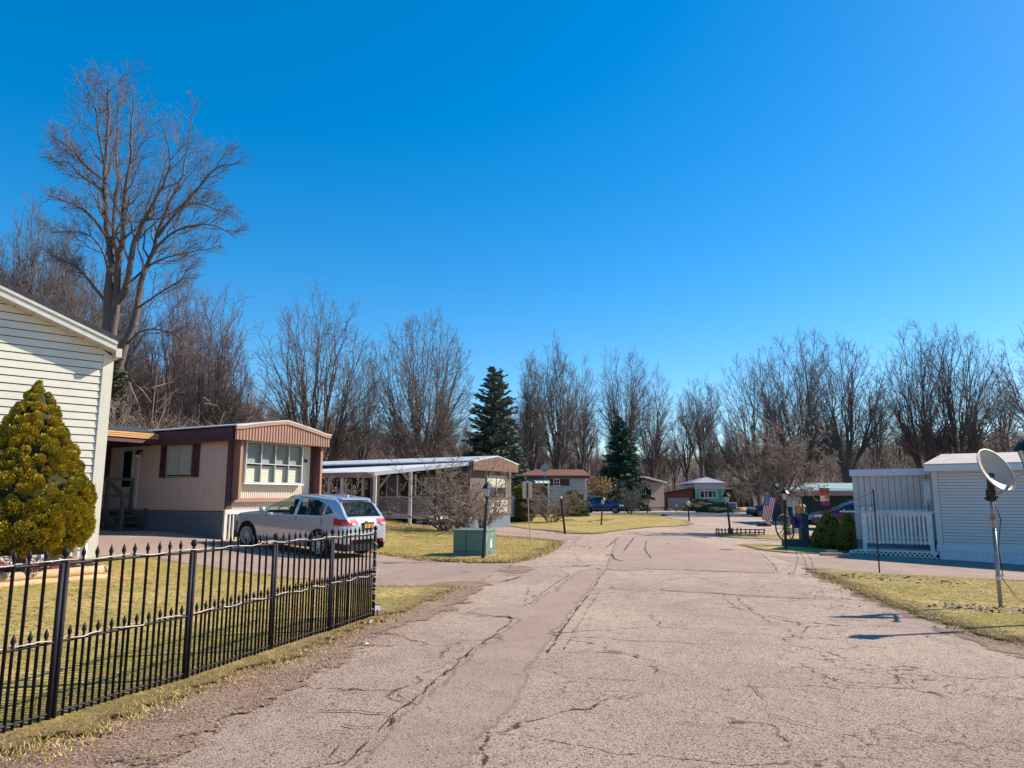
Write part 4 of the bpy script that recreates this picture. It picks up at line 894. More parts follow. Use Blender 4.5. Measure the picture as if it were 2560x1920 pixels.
# logs / timber edging
for k, (x0, x1, y_) in enumerate(((1450, 1990, 830), (1500, 2000, 868))):
    a_ = G(*c3(x0, y_ + 12)); b_ = G(*c3(x1, y_ + 6)); m = MB(); m.tube([a_ + Vector((0, 0, .22)), b_ + Vector((0, 0, .22))], .2, 8); tag(obj('timber_log', m, M['timber'], smooth=True), ['rear pale log edging the bed right of the sea green home', 'front pale log edging the bed right of the sea green home'][k], 'log')
p = G(*c3(1130, 790)); t = thing('number_board', 'small pale board standing before the hedge at the sea green home', 'sign', p)
m = MB(); m.box(Fr((p.x, p.y), 90), -.35, .35, 0, .04, .55, 1.35); obj('board', m, M['white2'], t); m = MB(); m.box(Fr((p.x, p.y), 90), -.04, .04, -.05, .0, -.1, 1.2); obj('post', m, M['oldwood'], t)

# ------------------------------------------------------------------ grey mobile home on the right
AR = G(2349, 1397.8); RF = Fr(AR, 123); r1 = lambda x, y: (2080 + x / 4.608, 1120 + y / 4.608)
tr = thing('mobile_home', 'grey sided mobile home in shade at the right edge behind the satellite dish', 'mobile home', (AR.x, AR.y, AR.z))
m = MB(); m.box(RF, 0, 14, -4.2, 0, -.75, 2.55); obj('wall', m, M['gap'], tr)
m = MB(); laps(m, RF, .16, 14, .05, 2.50, .103, n=.003, d=.02); obj('siding', m, M['greyvinyl'], tr)
m = MB(); m.box(RF, -.02, .15, -.1, .035, -.1, 2.5); obj('corner_trim', m, M['greyvinyl'], tr)
m = MB(); m.box(RF, -.05, 14, .002, .05, -.14, .06); obj('skirt_band', m, M['bluefascia'], tr)
m = MB(); m.box(RF, .0, 14, .0, .012, -.9, -.14); ribs(m, RF, .0, 14, -.9, -.15, .15, n=.012, d=.01, duty=.85); obj('skirting', m, M['bluefascia'], tr)
m = MB(); m.box(RF, -.2, 14, .02, .3, 2.49, 2.70); obj('fascia', m, M['bluefascia'], tr)
m = MB(); m.poly([RF.p(-.22, .32, 2.705), RF.p(14, .32, 2.705), RF.p(14, -2, 3.14), RF.p(.25, -2, 3.14)], (0, 0, .03)); m.poly([RF.p(-.22, -4.4, 2.7), RF.p(14, -4.4, 2.7), RF.p(14, -2, 3.13), RF.p(.25, -2, 3.13)], (0, 0, .03)); m.poly([RF.p(-.22, .32, 2.705), RF.p(.25, -2, 3.14), RF.p(-.22, -4.4, 2.7)], (0, 0, .03)); obj('roof', m, mat('pale tan coated roof', (.56, .46, .38), .7, .12, 3, dirt=.3), tr)
# panelled addition, set back behind the deck
n_ = -1.25; a_ = RF.uz(*r1(230, 320), n_); b_ = RF.uz(*r1(1150, 312), n_); fa = RF.uz(*r1(205, 252), n_); ul = a_[0]
ad = thing('annex', 'lilac grey panelled annex behind the white deck railing', 'annex', tuple(RF.p(-2, n_, -.4)))
m = MB(); m.box(RF, ul, -.01, n_ - 3, n_, -.8, a_[1]); obj('wall', m, M['gap'], ad)
m = MB(); panels(m, RF, ul, -.03, -.6, a_[1], .20, n=n_, d=.014, gap=.016); obj('wall_panels', m, M['grey'], ad)
m = MB(); m.box(RF, fa[0], -.05, n_ - 3.1, n_ + .16, a_[1] - .02, fa[1]); obj('fascia', m, M['bluefascia'], ad)
dk = thing('deck', 'faded white wooden deck with baluster railing and lattice skirt at the grey home', 'deck', tuple(RF.p(-1.3, -.6, -.4)))
L_, Rr = RF.uz(*r1(372, 1165), 0)[0], -.12
zt = RF.uz(*r1(800, 745))[1]; zbr = RF.uz(*r1(800, 1080))[1]; zfl = RF.uz(*r1(800, 1180))[1]
m = MB(); m.box(RF, L_ - .1, -.02, n_ + .02, .04, zfl - .06, zfl); obj('floor', m, M['deckwhite'], dk)
m = MB(); m.box(RF, L_ - .7, Rr + .08, -.04, .10, zt, zt + .05); m.box(RF, L_, Rr, .0, .05, zt - .12, zt); m.box(RF, L_, Rr, .0, .05, zbr - .05, zbr + .03); m.box(RF, L_, Rr, .0, .04, zbr + .13, zbr + .19); obj('rail', m, M['deckwhite'], dk)
m = MB(); m.box(RF, ul, -.05, n_ + .03, n_ + .06, zfl, zbr - .02); obj('shadow_strip', m, M['slate'], dk)  # dark strip stands in for the shadow gap under the bottom rail
for u_ in (L_ + .04, Rr - .05): m = MB(); m.box(RF, u_ - .06, u_ + .06, -.03, .08, zfl - .12, zt); obj('post', m, M['deckwhite'], dk)
k = int((Rr - L_) / .125)
for j in range(1, k): u_ = L_ + (Rr - L_) * j / k; m = MB(); m.box(RF, u_ - .035, u_ + .035, .051, .078, zbr - .08, zt - .02); obj('baluster', m, M['deckwhite'], dk)
m = MB(); lattice(m, RF, L_ - .35, -.04, -.45, zfl - .02, .06, .145, .04); m.box(RF, L_ - .3, -.03, .03, .09, zfl - .06, zfl - .02); obj('lattice_skirt', m, M['deckwhite'], dk)
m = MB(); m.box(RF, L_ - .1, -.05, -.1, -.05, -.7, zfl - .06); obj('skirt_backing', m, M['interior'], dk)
for k, (x, y) in enumerate(((358, 733), (445, 728))):
    u_, z_ = RF.uz(*r1(x, y)); m = MB(); m.lathe(RF.p(u_, .03, zt + .05), [(.02, 0), (.05, .02), (.05, .09), (.035, .12), (.001, .13)], 12); tag(obj('ornament', m, M['white'], smooth=True), ['left white round ornament on the deck rail', 'right white round ornament on the deck rail'][k], 'ornament')
a_ = RF.uz(*r1(510, 740)); b_ = RF.uz(*r1(830, 722)); m = MB(); m.poly([RF.p(a_[0], .0, zt + .055), RF.p(a_[0] + .9, .02, zt + .075), RF.p(a_[0] + 1.6, .0, zt + .09), RF.p(a_[0] + .9, -.1, zt + .085)], (0, 0, .015)); tag(obj('snow_brush', m, M['white']), 'long white brush lying on the deck rail', 'brush')
# wind chime
u_, z_ = RF.uz(*r1(1085, 345), .12); t = thing('wind_chime', 'long tubed wind chime hanging at the corner of the grey home', 'wind chime', tuple(RF.p(u_, .2, z_)))
m = MB(); m.lathe(RF.p(u_, .2, z_ - .02), [(.07, 0), (.07, .02)], 12); m.tube([RF.p(u_, .2, z_), RF.p(u_, .2, z_ + .12)], .004, 5); obj('hanger', m, M['black'], t)
for k, (dx, dn, l0, l1) in enumerate(((-.10, 0, .12, .92), (-.06, .05, .12, 1.0), (0, .06, .12, .80), (.04, .0, .12, .84), (.075, .04, .12, .70))):
    m = MB(); m.tube([RF.p(u_ + dx * .8, .2 + dn, z_ - l0), RF.p(u_ + dx, .2 + dn, z_ - l1)], .014, 8); m.tube([RF.p(u_ + dx * .6, .2 + dn, z_), RF.p(u_ + dx * .8, .2 + dn, z_ - l0)], .002, 4); obj('tube', m, M['white'], t, smooth=True)
# clothesline post with wires
b_ = G(2199.4, 1437); tp = at(2183.4, 1227, b_.y); t = thing('clothesline_post', 'thin black post with wires left of the satellite dish', 'post', b_)
m = MB(); m.tube([b_ + Vector((0, 0, -.1)), tp], .018, 8); m.lathe(tp, [(.02, 0), (.03, .03), (.01, .06)], 8); obj('post', m, M['black'], t)
m = MB(); e = RF.p(fa[0] - .2, n_ + .1, 1.3)
for dz, ez in ((-.02, 1.55), (-.32, 1.45), (-.48, 1.25)):
    s_ = tp + Vector((0, 0, dz)); e2 = Vector((e.x, e.y, ez)); m.tube([s_.lerp(e2, i / 8) - Vector((0, 0, .08 * math.sin(math.pi * i / 8))) for i in range(9)], .006, 5)
obj('wire', m, M['black'], t)

# ------------------------------------------------------------------ satellite dish on its pole
b_ = G(2502.7, 1528); top = at(2478, 1243, b_.y)
t = thing('satellite_dish', 'oval cream satellite dish on a galvanised pole in the right hand lawn', 'satellite dish', b_)
m = MB(); m.tube([b_ + Vector((0, 0, -.1)), b_.lerp(top, .72)], .030, 12); pole = obj('pole', m, M['galv'], t, smooth=True)
m = MB(); m.tube([b_.lerp(top, .70), top], .024, 12); obj('upper_pole', m, M['galv'], t, smooth=True)
m = MB(); m.tube([b_.lerp(top, .79), b_.lerp(top, .845)], .036, 12); obj('clamp', m, M['rust'], t)
m = MB(); m.tube([b_.lerp(top, .27), b_.lerp(top, .30)], .036, 12); m.tube([b_.lerp(top, .50), b_.lerp(top, .505)], .036, 12); obj('band', m, M['white2'], t)
ax = Vector((.295, -.853, .42)).normalized(); ctr = at(2483.5, 1178, b_.y - .12)
_x = Vector((0, 0, 1)).cross(ax).normalized(); rot = Matrix((_x, ax.cross(_x), ax)).transposed()
m = MB(); A_, B_ = .325, .365; dep = .11; n0 = 32
def dishpt(r_, a, off=0): return ctr + rot @ Vector((A_ * r_ * math.cos(a), B_ * r_ * math.sin(a), dep * r_ * r_ - dep * .5 + off))
K = 8
for side, off in ((0, .0), (1, -.012)):
    b0 = len(m.v); m.v.append(tuple(dishpt(0, 0, off)))
    for k in range(1, K + 1):
        for j in range(n0): m.v.append(tuple(dishpt(k / K, 2 * math.pi * j / n0, off)))
    for j in range(n0): f = (b0, b0 + 1 + j, b0 + 1 + (j + 1) % n0); m.f.append(f if side == 0 else f[::-1])
    for k in range(K - 1):
        for j in range(n0):
            q = b0 + 1 + k * n0 + j; q2 = b0 + 1 + k * n0 + (j + 1) % n0; f = (q, q + n0, q2 + n0, q2); m.f.append(f if side == 0 else f[::-1])
obj('reflector', m, M['dish'], t, smooth=True)
m = MB(); m.tube([dishpt(1, 2 * math.pi * j / 40, -.006) for j in range(41)], .011, 6); obj('rim', m, M['galv'], t)
m = MB(); m.bar(top + Vector((0, 0, -.06)), top + Vector((0, 0, .12)), .10); m.bar(top + Vector((0, 0, .05)), ctr - ax * .06, .07, .12); m.bar(top + Vector((-.1, 0, -.02)), top + Vector((.1, 0, .0)), .04); obj('bracket', m, M['black'], t)
lnb = ctr + rot @ Vector((0, 0, .40)) + Vector((.22, -.0, -.10)); arm0 = ctr + Vector((.10, 0, -.33))
m = MB(); m.bar(arm0, lnb, .03, .04); m.tube([top, arm0], .016, 6); obj('feed_arm', m, M['galv'], t)
m = MB(); m.lathe(lnb, [(.03, -.03), (.045, 0), (.045, .07), (.02, .09)], 10, (-ax).to_track_quat('Z', 'Y').to_matrix()); obj('feed_horn', m, M['black'], t)
c0 = b_ + Vector((.35, .1, .03)); m = MB(); m.tube([top + Vector((.04, 0, -.05)), b_.lerp(top, .8) + Vector((.12, 0, 0)), b_.lerp(top, .55) + Vector((.03, -.02, 0)), b_.lerp(top, .3) + Vector((.06, -.03, 0)), b_ + Vector((.17, .3, .62)), b_ + Vector((.43, .3, .22)), b_ + Vector((.48, .1, .10)), b_ + Vector((.35, -.05, .04)), b_ + Vector((.1, -.1, .03))], .007, 6); tag(obj('coaxial_cable', m, M['black'], smooth=True), 'black cable trailing from the dish pole to the ground', 'cable')

# ------------------------------------------------------------------ lamp posts
def lamp_post(base, top, label, style='lantern', r=.035, s=1.0, m_=None):
    """top: where the lantern starts"""
    t = thing('lamp_post', label, 'lamp post', base, 'black garden lamp posts along the road'); pm = m_ or M['black']
    m = MB(); m.tube([base + Vector((0, 0, -.12)), base.lerp(top, .15), top], [r * 1.0, r, r * .9], 12); m.lathe(top + Vector((0, 0, -.02)), [(r, 0), (r * 1.5, .02), (r * 1.5, .04), (r * .9, .05)], 12); obj('post', m, pm, t, smooth=False)
    up = (top - base).normalized(); Mx = up.to_track_quat('Z', 'Y').to_matrix(); q = top + up * .03
    if style == 'lantern':
        m = MB(); m.lathe(q, [(.06 * s, 0), (.105 * s, .19 * s)], 6, Mx); obj('lamp_glass', m, M['frost'], t)
        m = MB()
        for k in range(6):
            a = math.pi * k / 3; m.bar(q + Mx @ Vector((.062 * s * math.cos(a), .062 * s * math.sin(a), 0)), q + Mx @ Vector((.108 * s * math.cos(a), .108 * s * math.sin(a), .19 * s)), .010 * s)
        m.lathe(q, [(.065 * s, -.02), (.065 * s, .0)], 6, Mx); obj('lamp_frame', m, pm, t)
        m = MB(); m.lathe(q, [(.15 * s, .185 * s), (.148 * s, .20 * s), (.075 * s, .30 * s), (.03 * s, .315 * s), (.02 * s, .34 * s), (.03 * s, .355 * s), (.004, .38 * s)], 6, Mx); obj('lamp_cap', m, pm, t)
    elif style == 'broken':
        m = MB(); m.lathe(q, [(.05, -.02), (.055, .02), (.05, .10), (.03, .11)], 10, Mx); obj('socket', m, M['white'], t)
    elif style == 'small':
        m = MB(); m.lathe(q, [(.05 * s, 0), (.10 * s, .16 * s), (.06 * s, .2 * s), (.005, .22 * s)], 8, Mx); obj('lamp_glass', m, M['frost'], t)
    return t
def lp(b, t, label, **k):
    B = G(*b); lamp_post(B, at(t[0], t[1], B.y), label, **k)
lp((1206.7, 1402), (1217.5, 1244), 'leaning lamp post with pale lantern in front of the green utility box', r=.042, s=1.05, m_=mat('faded blue black paint', (.02, .035, .045), .45, .2, 8))
B = G(1206.7, 1402); T = at(1219, 1235, B.y); m = MB(); m.tube([T + Vector((.06, -.02, 0)), T + Vector((.05, -.06, -.3)), T + Vector((.02, -.06, -.65)), T + Vector((-.03, -.06, -.9))], .007, 5); tag(obj('loose_cable', m, M['rope']), 'pale cable hanging down the lamp post by the utility box', 'cable')
lp((1412.7, 1335), (1403.2, 1248), 'headless black lamp post leaning beside the second driveway', style='broken', r=.05)
lp((1502.8, 1316), (1506.4, 1262), 'black lamp post on the lawn right of the tilted headless post', s=1.3, r=.045)
lp((1618.4, 1283), (1620.6, 1254), 'small black lamp post near the lumpy bush at the far driveway', s=1.5, r=.06)
lp((1723, 1303.3), (1720.8, 1265), 'black lamp post with cup shaped lamp at the tip of the middle lawn', style='small', s=1.5, r=.055)
lp((1826.4, 1337.4), (1817.6, 1258), 'black lamp post leaning left beside the low picket border', s=1.55, r=.055)
lp((1964.4, 1376), (1962, 1252), 'black lamp post in front of the ornamental tree with the flag', s=1.15, r=.05)
lp((1691.5, 1279), (1691, 1268), 'short dark reflector post before the far parked car', style='small', s=1.2, r=.05)
B = Vector((7.25, 10.05, H(7.25, 10.05))); lamp_post(B, Vector((7.19, 10.05, 2.02)), 'black lamp post with lantern at the right edge of the photo', s=1.1, r=.045)

# ------------------------------------------------------------------ blank sign, utility box
B = G(1326.5, 1365.6); T = at(1317.5, 1200, B.y); t = thing('road_sign', 'blank tan rear side of a road sign on a white post', 'sign', B)
fr = Fr((B.x, B.y), 80); dx = (T.x - B.x) / (T.z - B.z); u0 = -.0
m = MB(); m.bar(B + Vector((0, 0, -.1)), T + Vector((0, 0, -.02)), .055, .03); obj('post', m, M['white2'], t)
zt_, zb_ = at(1318, 1203.5, B.y).z, at(1318, 1246, B.y).z; w_ = .165; m = MB(); cx = T.x + .01
pts = []
for (x, z, a0) in ((cx + w_ - .04, zt_ - .04, 0), (cx - w_ + .04, zt_ - .04, 90), (cx - w_ + .04, zb_ + .04, 180), (cx + w_ - .04, zb_ + .04, 270)):
    for k in range(4): a = R(a0 + 30 * k); pts.append((x + .04 * math.cos(a), B.y - .04, z + .04 * math.sin(a)))
m.poly(pts, (0, .004, 0)); obj('sign_plate', m, M['signback'], t)
m = MB(); m.box(W0, cx - .03, cx + .03, -B.y + .045, -B.y + .065, zb_ + .01, zt_ - .05); obj('sign_bracket', m, mat('maroon rail', (.10, .05, .06), .6), t)
a_ = G(1132.6, 1394); c_ = G(1209, 1397); uu = (c_ - a_); hd = math.degrees(math.atan2(1, .18)); fr = Fr((a_.x, a_.y), 100); wd = .93; dp = .95; hz = H(a_.x, a_.y)
t = thing('utility_box', 'green metal utility transformer box on the lawn behind the leaning lamp post', 'utility box', a_)
fr = Fr((a_.x, a_.y), 104)
m = MB(); m.box(fr, -.06, wd + .06, -dp - .06, .06, hz - .1, hz + .07); obj('pad', m, M['concrete'], t)
m = MB(); m.box(fr, 0, wd, -dp, 0, hz + .07, hz + .70); obj('cabinet', m, M['teal'], t, bevel=.008)
m = MB(); m.box(fr, -.02, wd + .02, -dp - .02, .02, hz + .70, hz + .745); obj('lid', m, mat('faded green lid', (.16, .22, .18), .5, .08, 4, dirt=.2), t, bevel=.01)
m = MB(); m.box(fr, .36, .372, 0, .006, hz + .1, hz + .69); m.box(fr, .0, wd, 0, .005, hz + .16, hz + .168); obj('door_seam', m, M['interior'], t)
fs2 = Fr(fr.p(wd, 0, 0), 14)
m = MB(); m.box(fs2, .42, .58, .0, .004, hz + .25, hz + .5); obj('warning_label', m, M['white'], t); m = MB(); m.box(fs2, .42, .58, .004, .006, hz + .45, hz + .5); obj('label_header', m, mat('orange label ink', (.8, .25, .05), .5), t)
m = MB(); m.box(fs2, .62, .68, .0, .003, hz + .56, hz + .66); m.box(fs2, .52, .57, .0, .003, hz + .6, hz + .63); m.box(fs2, .05, .09, .0, .003, hz + .4, hz + .62); obj('decal', m, mat('pale green decal', (.3, .45, .4), .5), t)
m = MB(); m.box(fs2, .3, .7, .0, .02, hz + .10, hz + .17); obj('latch', m, M['galv'], t)

# ------------------------------------------------------------------ trees
def prism_arrays(S, k):
    """S: rows p0(3) p1(3) r0 r1 -> vertices, quads of k sided tubes"""
    S = np.asarray(S, dtype=np.float64); n = len(S); p0, p1 = S[:, :3], S[:, 3:6]; r0, r1 = S[:, 6], S[:, 7]
    d = p1 - p0; d /= np.maximum(np.linalg.norm(d, axis=1), 1e-9)[:, None]
    ref = np.where(np.abs(d[:, 2:3]) < .9, np.array([[0, 0, 1.]]), np.array([[1., 0, 0]]))
    x = np.cross(d, ref); x /= np.linalg.norm(x, axis=1)[:, None]; y = np.cross(d, x)
    V = np.empty((n, 2 * k, 3))
    for j in range(k):
        t = 2 * math.pi * j / k; o = x * math.cos(t) + y * math.sin(t)
        V[:, j] = p0 + o * r0[:, None]; V[:, k + j] = p1 + o * r1[:, None]
    Q = np.array([(j, (j + 1) % k, k + (j + 1) % k, k + j) for j in range(k)])[None] + (np.arange(n) * 2 * k)[:, None, None]
    return V.reshape(-1, 3), Q.reshape(-1, 4)
def rot_about(d, ang, az, rng):
    d = d.normalized(); x = d.cross(Vector((0, 0, 1)))
    x = x.normalized() if x.length > 1e-3 else Vector((1, 0, 0)); y = d.cross(x)
    return (d * math.cos(ang) + (x * math.cos(az) + y * math.sin(az)) * math.sin(ang)).normalized()
class Tree:
    def __init__(s, seed, maxlev=4, up=.10, wig=.10, ratio=.55, ang=(28, 48), kids=(0, 6, 7, 6, 0), twig=.011, droop=0):
        s.r = random.Random(seed); s.seg = [[], [], [], [], [], []]; s.max = maxlev; s.up = up; s.wig = wig; s.ratio = ratio; s.ang = ang; s.kids = kids; s.tw = twig; s.droop = droop
    def limb(s, pts, r0, r1, lev, start=.25, kids=None, ratio=None):
        """given polyline limb that then sprouts"""
        n = len(pts) - 1; tot = sum((pts[i + 1] - pts[i]).length for i in range(n)); acc = 0; az = s.r.uniform(0, 6.28)
        k = kids if kids is not None else s.kids[min(lev, 4)]; nxt = start
        P = []
        for i in range(n):                     # resample with a little wobble
            L = (pts[i + 1] - pts[i]).length; m = max(1, int(L / (tot / 14)))
            for j in range(m): P.append(pts[i].lerp(pts[i + 1], j / m) + Vector((s.r.gauss(0, 1), s.r.gauss(0, 1), 0)) * tot * .003)
        P.append(pts[-1]); step = (1 - start) / max(1, k)
        for i in range(len(P) - 1):
            a, b = P[i], P[i + 1]; t0 = acc / tot; acc += (b - a).length; t1 = min(1, acc / tot)
            ra, rb = r0 + (r1 - r0) * t0 ** .8, r0 + (r1 - r0) * t1 ** .8; s.seg[lev].append((a, b, ra, rb))
            while nxt <= t1 and k and lev < s.max:
                q = a.lerp(b, min(1, max(0, (nxt - t0) / max(1e-6, t1 - t0)))); az += 2.4 + s.r.uniform(-.6, .6)
                d = rot_about(b - a, R(s.r.uniform(*s.ang)), az, s.r)
                s.grow(q, d, tot * (ratio or s.ratio) * s.r.uniform(.65, 1.1) * (1 - .45 * nxt), max(s.tw, min(rb * .55, (ra + rb) * .17)), lev + 1); nxt += step * s.r.uniform(.7, 1.3)
    def grow(s, p, d, L, r, lev):
        n = (6, 6, 5, 4, 2, 2)[lev]; k = s.kids[min(lev, 4)]; az = s.r.uniform(0, 6.28); st = L / n; d = d.normalized()
        end = max(s.tw * .55, r * (.25 if lev < 3 else .5)); start = .18 if lev else .3; nxt = start; step = (1 - start) / max(1, k)
        for i in range(n):
            w_ = s.wig * (1 + .5 * lev); d = (d + Vector((s.r.gauss(0, w_), s.r.gauss(0, w_), s.r.gauss(0, w_) + s.up * (1.3 if lev < 3 else .6) - s.droop * (lev > 1)))).normalized()
            q = p + d * st; t0, t1 = i / n, (i + 1) / n; ra, rb = r + (end - r) * t0, r + (end - r) * t1; s.seg[lev].append((p, q, ra, rb))
            while nxt <= t1 and k and lev < s.max:
                m_ = p.lerp(q, (nxt - t0) / (t1 - t0)); az += 2.4 + s.r.uniform(-.7, .7)
                s.grow(m_, rot_about(d, R(s.r.uniform(*s.ang)), az, s.r), L * s.ratio * s.r.uniform(.6, 1.15) * (1 - .4 * nxt), max(s.tw, ra * .5), lev + 1); nxt += step * s.r.uniform(.7, 1.3)
            p = q
    def bounds(s):
        a = np.array([tuple(x[1]) for l in s.seg for x in l]); return a
    def fit(s, Hh, Wd):
        a = s.bounds(); h = np.percentile(a[:, 2], 99.8); wx = np.percentile(np.abs(a[:, 0]), 98.5) * 2; wy = np.percentile(np.abs(a[:, 1]), 98.5) * 2
        return Hh / h, Wd / ((wx + wy) / 2)
    def build(s, root, tm, bm, sx=1, sz=1, lo=2, sy=None):
        sy = sy or sx
        def arr(ls): return [((a.x * sx, a.y * sy, a.z * sz) + (b.x * sx, b.y * sy, b.z * sz) + (ra, rb)) for l in ls for a, b, ra, rb in l]
        A_ = arr(s.seg[:lo]); org = np.array(ORG[root.name][:])
        V, Q = prism_arrays(A_, 8); npmesh('trunk', V + org, Q, bm, root, smooth=True)
        out = []
        V1, Q1 = prism_arrays(arr(s.seg[lo:3]) or A_[:1], 5); V2, Q2 = prism_arrays(arr(s.seg[3:]), 3)
        npmesh('crown', np.concatenate([V1, V2]) + org, np.concatenate([Q1, Q2 + len(V1)]), tm, root)
g_ = 2.39996
def bez(a, b, c, n):
    return [a * (1 - t) ** 2 + b * 2 * t * (1 - t) + c * t * t for t in [i / n for i in range(n + 1)]]
def polyl(T, P, r0, r1, lev, wob=0):
    q = T.r; P = [P[0]] + [p + Vector((q.gauss(0, wob), q.gauss(0, wob), q.gauss(0, wob))) for p in P[1:]]; n = len(P) - 1
    for i in range(n): T.seg[lev].append((P[i], P[i + 1], r0 + (r1 - r0) * (i / n) ** .8, r0 + (r1 - r0) * ((i + 1) / n) ** .8))
    return P
def sprout(T, P1, L1, ra, n2, n3, n4, twig, f, Hh, k2=.46, t0=.16):
    q = T.r; n1 = len(P1) - 1
    for j in range(n2):
        t = t0 + (.95 - t0) * (j + q.random()) / n2; x = t * n1; i_ = min(n1 - 1, int(x)); a = P1[i_].lerp(P1[i_ + 1], x - i_); d = (P1[i_ + 1] - P1[i_]).normalized()
        dd = rot_about(d, R(q.uniform(26, 54)), j * g_ + q.uniform(-.5, .5), q); L2 = L1 * (k2 - .62 * k2 * t) * q.uniform(.7, 1.25)
        out = (a - Vector((0, 0, f))).normalized(); e = a + (dd * .8 + out * .40 + Vector((0, 0, .02))).normalized() * L2
        r2 = max(twig * 1.6, ra * (1 - t) ** .9 * .42 + twig); P2 = polyl(T, bez(a, a + dd * L2 * .5, e, 5), r2, twig, 2, L2 * .02)
        for k3 in range(n3):
            t3 = .12 + .88 * (k3 + q.random()) / n3; x3 = min(4.99, t3 * 5); a3 = P2[int(x3)].lerp(P2[int(x3) + 1], x3 - int(x3)); d3 = (P2[int(x3) + 1] - P2[int(x3)]).normalized()
            dd3 = (rot_about(d3, R(q.uniform(20, 52)), k3 * g_ + q.random(), q) + Vector((0, 0, .03))).normalized(); L3 = (L2 * .42 + Hh * .022) * (1.08 - .5 * t3) * q.uniform(.6, 1.25)
            P3 = polyl(T, [a3, a3 + dd3 * L3 * .5, a3 + (dd3 + Vector((q.gauss(0, .15), q.gauss(0, .15), .02))).normalized() * L3], twig * 1.15, twig * .6, 3)
            for k4 in range(n4):
                t4 = q.uniform(.15, 1); a4 = P3[0].lerp(P3[2], t4); d4 = rot_about(P3[2] - P3[0], R(q.uniform(18, 55)), k4 * g_ + q.random() * 2, q); T.seg[4].append((a4, a4 + (d4 + Vector((0, 0, .02))) * L3 * q.uniform(.35, .7), twig * .8, twig * .4))
def auto_tree(seed, Hh, Wd, fork=.25, limbs=9, flat=.5, r=.3, lean=0, n2=6, n3=6, n4=3, twig=.010, low=None, curve=.35, ragged=.10, mains=None, **kw):
    """crown of main limbs that fork towards points spread over a rounded envelope"""
    T = Tree(seed); q = T.r; f = Hh * fork; R_ = Wd / 2; zc = Hh * (low if low is not None else fork + .16) + (Hh * .14); hz = Hh - zc
    top = Vector((q.gauss(0, .1), q.gauss(0, .1), f)); T.seg[0] += [(Vector((0, 0, -.6)), Vector((0, 0, .4)), r * 1.3, r), (Vector((0, 0, .4)), top, r, r * .82)]
    N = limbs * 6; tg = []
    for i in range(N):
        c = 1 - (i + .5) / N * (1.32); s_ = math.sqrt(max(0, 1 - c * c)); az = i * g_ + q.uniform(-.15, .15); k = q.uniform(1 - ragged, 1 + ragged * .5); sh = s_ if c > 0 else s_ * (1 + c * .45)
        if flat > .8: sh *= (1 - .35 * max(0, c))
        tg.append(Vector((math.cos(az) * R_ * sh * k + lean, math.sin(az) * R_ * sh * k, zc + hz * c * k * (1 if c > 0 else .75))))
    nm = mains or max(5, int(limbs * .7)); used = set()
    ms = []
    for m in range(nm):
        az = m * 2 * math.pi / nm + q.uniform(-.3, .3); sp_ = 0 if m == 0 and flat > .8 else (.18 if m % 3 == 0 else q.uniform(.4, .66))
        e = top + Vector((math.cos(az) * R_ * sp_, math.sin(az) * R_ * sp_, (Hh - f) * q.uniform(.30, .48))); b0 = top - Vector((0, 0, f * .35 * q.random() * (1 if m else 0)))
        P = polyl(T, bez(b0, b0.lerp(e, .5) + Vector((math.cos(az) * R_ * .06, math.sin(az) * R_ * .06, -.02 * Hh)), e, 7), r * q.uniform(.5, .62), r * .26, 1, Hh * .004); ms.append((P, e))
    for i, tt in enumerate(tg):
        P, e = min(ms, key=lambda pe: ((tt - top).normalized() - (pe[1] - top).normalized()).length + q.uniform(0, .12)); lowt = (tt.z - f) / (Hh - f)
        k = int(max(1, min(7, (1.5 + 6 * max(0, lowt)) * q.uniform(.6, 1.1)))); b0 = P[k]; d = (P[k] - P[k - 1]).normalized(); L = (tt - b0).length
        ctl = b0 + d * L * .45 + Vector((0, 0, .03 * L)); ra = r * .26 * (1 - .5 * k / 7) + .01; P1 = polyl(T, bez(b0, ctl, tt, 8), ra, .014, 1, L * .012)
        sprout(T, P1, L, ra, n2, n3, n4, twig, f, Hh, k2=.30, t0=.12)
    return T
def tree_at(sx, sytop, Y, width, label, seed, proto=None, name='bare_tree', group=None, mats=('twig', 'bark'), **kw):
    """one tree: trunk pixel column sx, crown top row sytop, Y metres ahead, crown width in photo pixels"""
    top = at(sx, sytop, Y); x = top.x; z0 = HT(x, Y); Hh = top.z - z0; Wd = width / F * Y
    Wd *= 1.04
    T = auto_tree(seed, Hh, Wd, r=Hh * kw.pop('rk', .0145), **kw); kz, kx = 1, 1
    t = thing(name, label, 'tree', (x, Y, z0), group); T.build(t, M[mats[0]], M[mats[1]], kx, kz)
    return t, Hh, Wd
